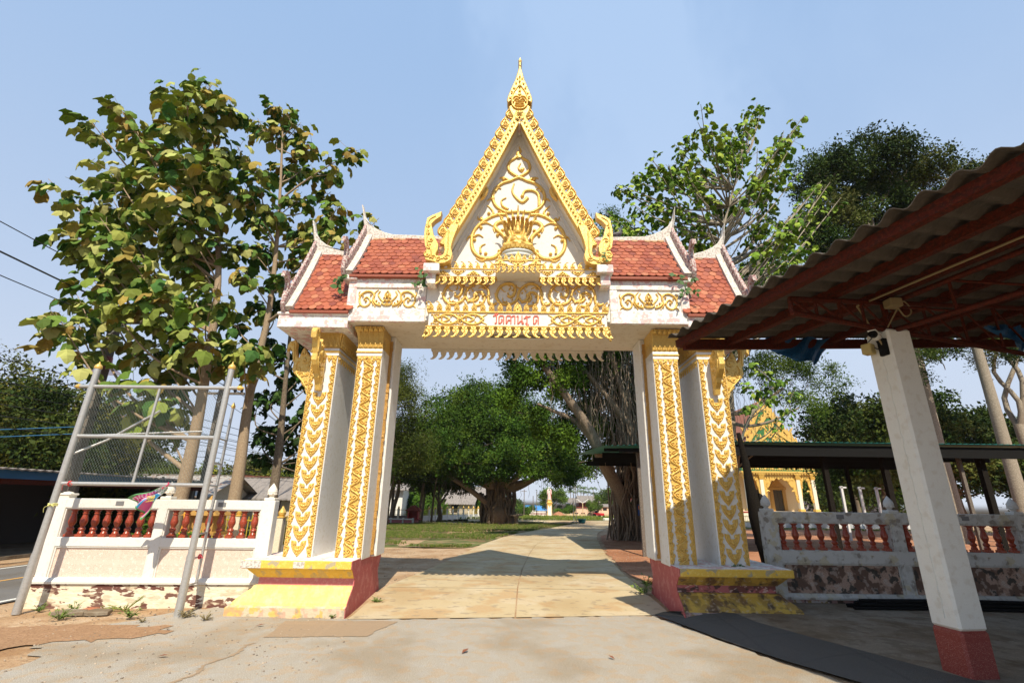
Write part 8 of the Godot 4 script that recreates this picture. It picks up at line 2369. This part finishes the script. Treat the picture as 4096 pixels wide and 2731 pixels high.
	for k in 3:
		var q: Array = tiers[k]
		b = B.new()
		b.prism(P2([-q[0], q[1], q[0], q[1], 0, q[2]]), q[3] - 2.0, q[3])
		var g := obj("pediment", b, green, h)
		b = B.new()
		for s in [-1.0, 1.0]:
			var e := Vector2(q[0] * s, q[1]); var a := Vector2(0, q[2])
			for n in 8:
				var p := a.lerp(e, n / 8.0); var r := a.lerp(e, (n + 1) / 8.0)
				var o: Vector2 = (r - p).orthogonal().normalized() * .16 * s * -1.0
				b.prism(PackedVector2Array([p - o, r - o, r + o, p + o]), q[3] - .05, q[3] + .14)
				var lf := p.lerp(r, .5)
				b.prism(PackedVector2Array([lf + Vector2(-.1 * s, 0), lf + Vector2(.25 * s, .0), lf + Vector2(.16 * s, .55)]), q[3], q[3] + .1)
			b.prism(PackedVector2Array([e, e + Vector2(.35 * s, -.1), e + Vector2(.45 * s, .5), e + Vector2(.7 * s, 1.0), e + Vector2(.3 * s, .7), e + Vector2(.1 * s, .3)]), q[3], q[3] + .14)
		b.prism(P2([-.14, q[2] - .2, .14, q[2] - .2, .05, q[2] + .9, 0, q[2] + 1.5, -.05, q[2] + .9]), q[3], q[3] + .12)
		rng.seed = 27 + k
		for n in 50:
			var t := rng.randf(); var x: float = rng.randf_range(-1, 1) * q[0] * (1.0 - t) * .85
			curl(b, Vector2(x, lerpf(q[1] + .15, q[2] - .3, t)), rng.randf_range(.14, .26), rng.randf() * 6.0, 1.0 if n % 2 else -1.0, .08, q[3])
		obj("bargeboard", b, M.gold, g)
		b = B.new()
		for s in [-1.0, 1.0]:
			var e := Vector3(q[0] * 1.05 * s, q[1] - .1, q[3]); var a := Vector3(0, q[2] + .05, q[3])
			var bk := Vector3(0, 0, -7.0)
			if s < 0: b.quad(e, a, a + bk, e + bk)
			else: b.quad(a, e, e + bk, a + bk)
		obj("tiled_roof", b, M.tile[4], g)
	b = B.new()
	nets(b, [[Vector3(0, 7.0, .45), Vector3(0, 7.5, .45), .22, .16], [Vector3(0, 7.7, .47), Vector3(0, 7.75, .47), .14, .1]], .1, Vector3(-.5, 6.6, .1), Vector3(.5, 8.1, .8), .05)
	obj("gable_figure", b, M.gold, h)
	# doors
	for x in [-1.6, .95]:
		b = B.new()
		b.box(Vector3(x - .85, 1.0, -2.6), Vector3(x - .5, 3.2, -2.4), .02); b.box(Vector3(x + .5, 1.0, -2.6), Vector3(x + .85, 3.2, -2.4), .02); b.box(Vector3(x - .95, 3.2, -2.6), Vector3(x + .95, 3.5, -2.38), .03)
		b.prism(P2([x - .85, 3.5, x + .85, 3.5, x + .4, 4.0, x + .12, 4.4, x, 4.85, x - .12, 4.4, x - .4, 4.0]), -2.6, -2.42, .03)
		var d := obj("door_case", b, M.oldgold, h)
		b = B.new()
		b.box(Vector3(x - .5, 1.0, -2.6), Vector3(x - .01, 3.2, -2.52), .01); b.box(Vector3(x + .01, 1.0, -2.6), Vector3(x + .5, 3.2, -2.52), .01)
		obj("door_leaf", b, mat(lin(.05, .035, .015), .5), d)

# ---------------------------------------------------------------- ground
func hgt(x: float, z: float) -> float:   # the drive climbs a little under the gate
	if z < -36.0: return .12 + .018 * (z + 36.0)
	return .12 * smoothstep(.2, -2.0, z) * smoothstep(-7.0, -4.5, x + minf(0.0, (z + 4.0)) * .3)

func sheet(pts: PackedVector2Array, lift: float, cell := 1.0) -> B:   # outline in x,z laid over the ground
	var b := B.new()
	var lo := pts[0]; var hi := pts[0]
	for p in pts:
		lo = Vector2(minf(lo.x, p.x), minf(lo.y, p.y)); hi = Vector2(maxf(hi.x, p.x), maxf(hi.y, p.y))
	var x := floorf(lo.x / cell) * cell
	while x < hi.x:
		var z := floorf(lo.y / cell) * cell
		while z < hi.y:
			for poly in Geometry2D.intersect_polygons(pts, P2([x, z, x + cell, z, x + cell, z + cell, x, z + cell])):
				var t := Geometry2D.triangulate_polygon(poly)
				for i in range(0, t.size(), 3):
					var v := []
					for k in 3: v.append(Vector3(poly[t[i + k]].x, hgt(poly[t[i + k]].x, poly[t[i + k]].y) + lift, poly[t[i + k]].y))
					if (v[1] - v[0]).cross(v[2] - v[0]).y < 0.0: b.tri(v[0], v[2], v[1])
					else: b.tri(v[0], v[1], v[2])
			z += cell
		x += cell
	return b

func ragged(list: Array, amp: float, step := .35, sd := 3) -> PackedVector2Array:   # closed outline with an uneven edge
	var r := RandomNumberGenerator.new(); r.seed = sd
	var fn := FastNoiseLite.new(); fn.seed = sd; fn.frequency = 1.3 / maxf(step * 3.0, .3); fn.fractal_octaves = 3
	var out := PackedVector2Array()
	var n: int = list.size() / 2
	for i in n:
		var a := Vector2(list[i * 2], list[i * 2 + 1]); var c := Vector2(list[(i * 2 + 2) % (n * 2)], list[(i * 2 + 3) % (n * 2)])
		var k := maxi(1, int(a.distance_to(c) / step))
		for j in k:
			var p := a.lerp(c, float(j) / k)
			if j > 0: p += Vector2(fn.get_noise_2d(p.x, p.y), fn.get_noise_2d(p.x + 50.0, p.y)) * amp * 3.0 + Vector2(r.randf_range(-amp, amp), r.randf_range(-amp, amp)) * .5
			out.append(p)
	return out

func build_ground() -> void:
	var b := B.new()
	var xs := [-160.0, -60.0, -30.0, -16.0, -12.0, -9.0, -7.0, -6.0, -5.0, -4.0, -2.0, 0.0, 2.0, 5.0, 10.0, 20.0, 50.0, 200.0]
	var zs := [-300.0, -150.0, -90.0, -60.0, -36.0, -30.0, -16.0, -10.0, -7.0, -5.0, -4.0, -3.0, -2.0, -1.5, -1.0, -.5, 0.0, .2, 1.0, 4.0, 10.0, 20.0, 60.0]
	for i in xs.size() - 1:
		for j in zs.size() - 1:
			var q := []
			for k in [[i, j], [i, j + 1], [i + 1, j + 1], [i + 1, j]]: q.append(Vector3(xs[k[0]], hgt(xs[k[0]], zs[k[1]]) - .012, zs[k[1]]))
			b.quad(q[0], q[1], q[2], q[3])
	struct("ground", b, M.dirt)
	struct("forecourt", sheet(ragged([-5.35, .85, -5.4, 1.7, -4.9, 2.3, -5.0, 2.9, -6.5, 4.5, -8, 12, 12, 12, 12, 3.0, 3.3, 2.7, 2.9, 2.0, 2.5, .95, 2.1, -.27, 1.0, -.08, -.2, .05, -1.93, .24, -3.4, .2, -4.3, -.2, -4.6, -.3, -5.0, .0], .05, .12), .0), M.asphalt)
	struct("dirt_patch", sheet(ragged([-5.5, 1.75, -4.3, 1.2, -4.6, .75, -5.6, .8, -6.6, 1.0, -7.6, 1.1, -7.4, 2.2, -6.4, 2.5, -5.6, 2.2], .06, .12), .006), M.darkdirt)
	struct("tan_patch", sheet(ragged([-3.16, .43, -1.9, .33, -1.62, .36, -1.74, .75, -1.82, 1.15, -2.4, 1.20, -3.05, 1.27], .025, .1), .005), M.tan)
	# a crack wanders over the forecourt, filled with grit
	var ck := curve2([Vector2(-3.02, 1.5), Vector2(-3.07, 1.62), Vector2(-3.02, 1.95), Vector2(-3.12, 2.3), Vector2(-3.05, 2.55), Vector2(-3.1, 2.9), Vector2(-2.95, 3.4)], 8)
	var cl := PackedVector2Array(); var cr := PackedVector2Array()
	rng.seed = 55
	for p in ck:
		var j := Vector2(rng.randf_range(-.015, .015), 0); var w := rng.randf_range(.006, .03)
		cl.append(p + j - Vector2(w, 0)); cr.append(p + j + Vector2(w, 0))
	cl.reverse(); cr.append_array(cl)
	struct("crack", sheet(cr, .004), M.tan)
	# drive: slabs with open joints
	var edges := [[-2.36, 2.36, .26, -.27], [-2.33, 2.30, -1.68, -1.74], [-1.95, 2.43, -4.3, -4.3], [-1.5, 2.75, -8.0, -8.0], [-1.2, 3.1, -11.0, -11.0], [-.6, 3.6, -14.5, -15.0], [.1, 4.2, -17.5, -18.5], [2.2, 5.6, -23.5, -24.0], [3.6, 7.4, -28.0, -28.6], [5.2, 9.5, -31.5, -32.4]]
	var mids := [.01, .05, .17, .45, .75, 1.4, 2.1, 3.9, 5.5, 7.3]
	for i in edges.size() - 1:
		var e: Array = edges[i]; var f: Array = edges[i + 1]
		var g := .012 if i < 2 else .006
		var bt := .016 if i == 1 else .0
		for s in 2:
			var zc: float = (e[2] + e[3]) / 2 - bt; var zd: float = (f[2] + f[3]) / 2
			var p: Array
			if s == 0: p = [e[0], e[2] - bt, mids[i] - g, zc, mids[i + 1] - g, zd, f[0], f[2]]
			else: p = [mids[i] + g, zc, e[1], e[3] - bt, f[1], f[3], mids[i + 1] + g, zd]
			struct("drive_slab", sheet(P2(p), .004), M.concrete)
	struct("inner_road", sheet(ragged([-4.0, -31.6, .4, -31.7, 3.4, -34.3, 5.2, -33.5, 9.5, -32.3, 26, -35, 26, -41, 10, -39.8, 6.7, -36.6, .4, -36.2, -4.0, -36.2], .05, 1.0), .006, 4.0), M.concrete)
	struct("lawn", sheet(ragged([-4.6, -10.6, -3.0, -9.6, -1.7, -9.5, -1.35, -10.5, -.9, -13.5, .2, -17.8, 2.3, -23.7, 5.0, -31.2, .4, -31.4, -30, -31, -30, -10.8, -9, -10.9], .16, .4), .002, 2.0), M.lawn)
	struct("far_lawn", sheet(P2([-34, -36.4, .4, -36.4, 6.7, -36.8, 10, -40, 26, -41.2, 26, -49, -34, -49]), .004, 4.0), M.lawn)
	struct("bare_earth", sheet(ragged([2.6, -2.0, 30, -1.6, 30, -26, 12, -26, 7.0, -24, 5.2, -20, 3.9, -15.8, 3.2, -11, 2.8, -8, 2.5, -4.3], .06), .001, 2.0), M.laterite)
	# floor of the lean-to with a tar fillet down to the forecourt
	b = B.new()
	b.prism(ragged([2.42, -.14, 3.15, -.14, 3.2, -.7, 4.05, -2.68, 8, -9.5, 14, -9.5, 14, 1.95, 4.2, 1.95], .012, .5).duplicate(), -.1, 0.13)
	var fl := struct("shed_floor", b, M.slab)
	fl.rotation.x = -PI / 2
	b = B.new()
	var ins := [[2.42, .14, .13], [2.9, .12, .13], [3.15, .14, .13], [3.2, .68, .13], [3.5, 1.42, .13], [4.05, 2.67, .13], [7.9, 9.6, .13]]
	var outs := [[2.10, -.26, .022], [2.3, .3, .022], [2.52, .98, .022], [2.72, 1.5, .022], [2.92, 1.95, .022], [3.3, 2.6, .022], [6.6, 9.6, .022]]
	for i in ins.size() - 1:
		for k in 3:
			var f := func(j: int, t: float) -> Vector3: return Vector3(lerpf(outs[j][0], ins[j][0], t), lerpf(outs[j][2], ins[j][2] + .004, 1.0 - (1.0 - t) * (1.0 - t)), lerpf(outs[j][1], ins[j][1], t))
			b.quad(f.call(i, k / 3.0), f.call(i + 1, k / 3.0), f.call(i + 1, (k + 1) / 3.0), f.call(i, (k + 1) / 3.0))
	struct("tar_fillet", b, M.tar)
	# village road on the left
	struct("road", sheet(P2([-11.9, 14, -7.75, 14, -7.95, -.5, -8.1, -30, -8.6, -90, -12.6, -90, -11.75, -30]), .010, 6.0), M.road)
	struct("road_edge_line", sheet(P2([-7.98, 8, -7.88, 8, -8.0, -.5, -8.16, -30, -8.26, -30, -8.1, -.5]), .016, 6.0), M.line)
	struct("road_edge_line", sheet(P2([-11.72, 8, -11.62, 8, -11.6, -5, -11.5, -30, -11.6, -30, -11.7, -5]), .016, 6.0), M.line)
	struct("road_centre_line", sheet(P2([-10.07, 8, -9.97, 8, -9.96, -5, -10.0, -30, -10.1, -30, -10.06, -5]), .016, 6.0), M.yline)
	# grass tufts on the lawn and weeds by the wall
	rng.seed = 77
	var t := []; var c := []
	var bl := B.new()
	for i in 5:
		var a := TAU * i / 5 + .3
		var d := Vector3(cos(a), 0, sin(a)); var o := Vector3(-d.z, 0, d.x) * .012
		var m := d * .03 + Vector3(0, .07, 0); var e := d * .075 + Vector3(0, .11, 0)
		bl.tri(-o + d * .01, o + d * .01, m + o * .8); bl.tri(-o + d * .01, m + o * .8, m - o * .8); bl.tri(m - o * .8, m + o * .8, e)
	var tuft := bl.mesh()
	var fn := FastNoiseLite.new(); fn.seed = 9; fn.frequency = .16; fn.fractal_octaves = 3
	var lawn := ragged([-4.4, -10.6, -3.0, -9.6, -1.7, -9.6, -1.45, -10.8, -1.0, -13.8, .1, -18, 2.1, -23.7, 4.8, -31.0, .4, -31.2, -20, -31, -16, -10.8], .1)
	while t.size() < 26000:
		var p := Vector2(rng.randf_range(-16, 5), -9.6 - 21.6 * pow(rng.randf(), 1.3))
		if not Geometry2D.is_point_in_polygon(p, lawn): continue
		var dens := fn.get_noise_2d(p.x, p.y * 1.6) + .02 + smoothstep(-10.0, -18.0, p.y) * .2
		if dens < rng.randf_range(-.06, .26): continue
		t.append(Transform3D(Basis(Vector3.UP, rng.randf() * TAU).scaled(Vector3.ONE * rng.randf_range(.45, 1.0)), Vector3(p.x, .122, p.y)))
		var g := rng.randf()
		c.append(Color(.075 + g * .08, .12 + g * .08, .012 + g * .012) if rng.randf() < .82 else Color(.24, .19, .08))
	for i in 9000:
		var p := Vector2(rng.randf_range(-30, 24), rng.randf_range(-48.5, -36.8))
		if p.x > 5 and p.y > -37 - (p.x - 6.0) * .9: continue
		t.append(Transform3D(Basis(Vector3.UP, rng.randf() * TAU).scaled(Vector3.ONE * rng.randf_range(.9, 1.9)), Vector3(p.x, .122, p.y)))
		var g := rng.randf()
		c.append(Color(.10 + g * .10, .155 + g * .09, .02))
	cells("lawn_grass", tuft, M.grass, t, c)

func _ready() -> void:
	# camera
	var cam := Camera3D.new(); cam.name = "camera"
	cam.fov = 70.42
	cam.near = .05; cam.far = 600.0
	cam.transform = Transform3D(Basis(Vector3.UP, .0099) * Basis(Vector3.RIGHT, .3199) * Basis(Vector3.BACK, .0134), Vector3(-.0132, 1.6, 7.94))
	add_child(cam)
	cam.current = true
	# sky and sun
	var env := Environment.new()
	var sm := ProceduralSkyMaterial.new()
	sm.sky_top_color = Color(.60, .725, .885)
	sm.sky_horizon_color = Color(.835, .865, .915)
	sm.sky_curve = .30
	sm.sky_energy_multiplier = .92
	sm.ground_bottom_color = Color(.30, .26, .2)
	sm.ground_horizon_color = Color(.62, .62, .62)
	sm.sun_angle_max = 20.0
	var fc := FastNoiseLite.new(); fc.seed = 12; fc.frequency = .0035; fc.fractal_octaves = 5; fc.domain_warp_enabled = true; fc.domain_warp_amplitude = 60.0; fc.domain_warp_frequency = .004
	var ci := fc.get_seamless_image(1024, 512)
	ci.convert(Image.FORMAT_L8)
	var cd := ci.get_data()
	var cover := Image.create(1024, 512, false, Image.FORMAT_RGB8)
	for y in 256:
		for x in 1024:
			var k := smoothstep(.50, .85, cd[y * 1024 + x] / 255.0) * .30 * smoothstep(256.0, 200.0, y)
			if k > .002: cover.set_pixel(x, y, Color(k, k, k * .95))
	sm.sky_cover = ImageTexture.create_from_image(cover)
	sm.sky_cover_modulate = Color(1, 1, 1, 1)
	var sky := Sky.new(); sky.sky_material = sm
	env.background_mode = Environment.BG_SKY
	env.sky = sky
	env.tonemap_mode = Environment.TONE_MAPPER_LINEAR
	env.tonemap_exposure = 1.30
	env.sdfgi_enabled = true; env.ssao_enabled = true; env.ssil_enabled = true
	env.fog_enabled = true; env.fog_density = .00018; env.fog_light_color = Color(.80, .85, .92)
	var we := WorldEnvironment.new(); we.name = "environment"; we.environment = env
	add_child(we)
	var sun := DirectionalLight3D.new(); sun.name = "sun"
	sun.light_energy = 1.6
	sun.light_color = Color(1.0, .955, .87)
	sun.light_angular_distance = .5
	sun.shadow_enabled = true
	add_child(sun)
	sun.look_at_from_position(Vector3(.11, 1.19, 1.0) * 30.0, Vector3.ZERO)
	make_materials()
	build_ground()
	build_gate()
	build_walls()
	build_shed()
	build_statue()
	build_trees()
	build_beyond()
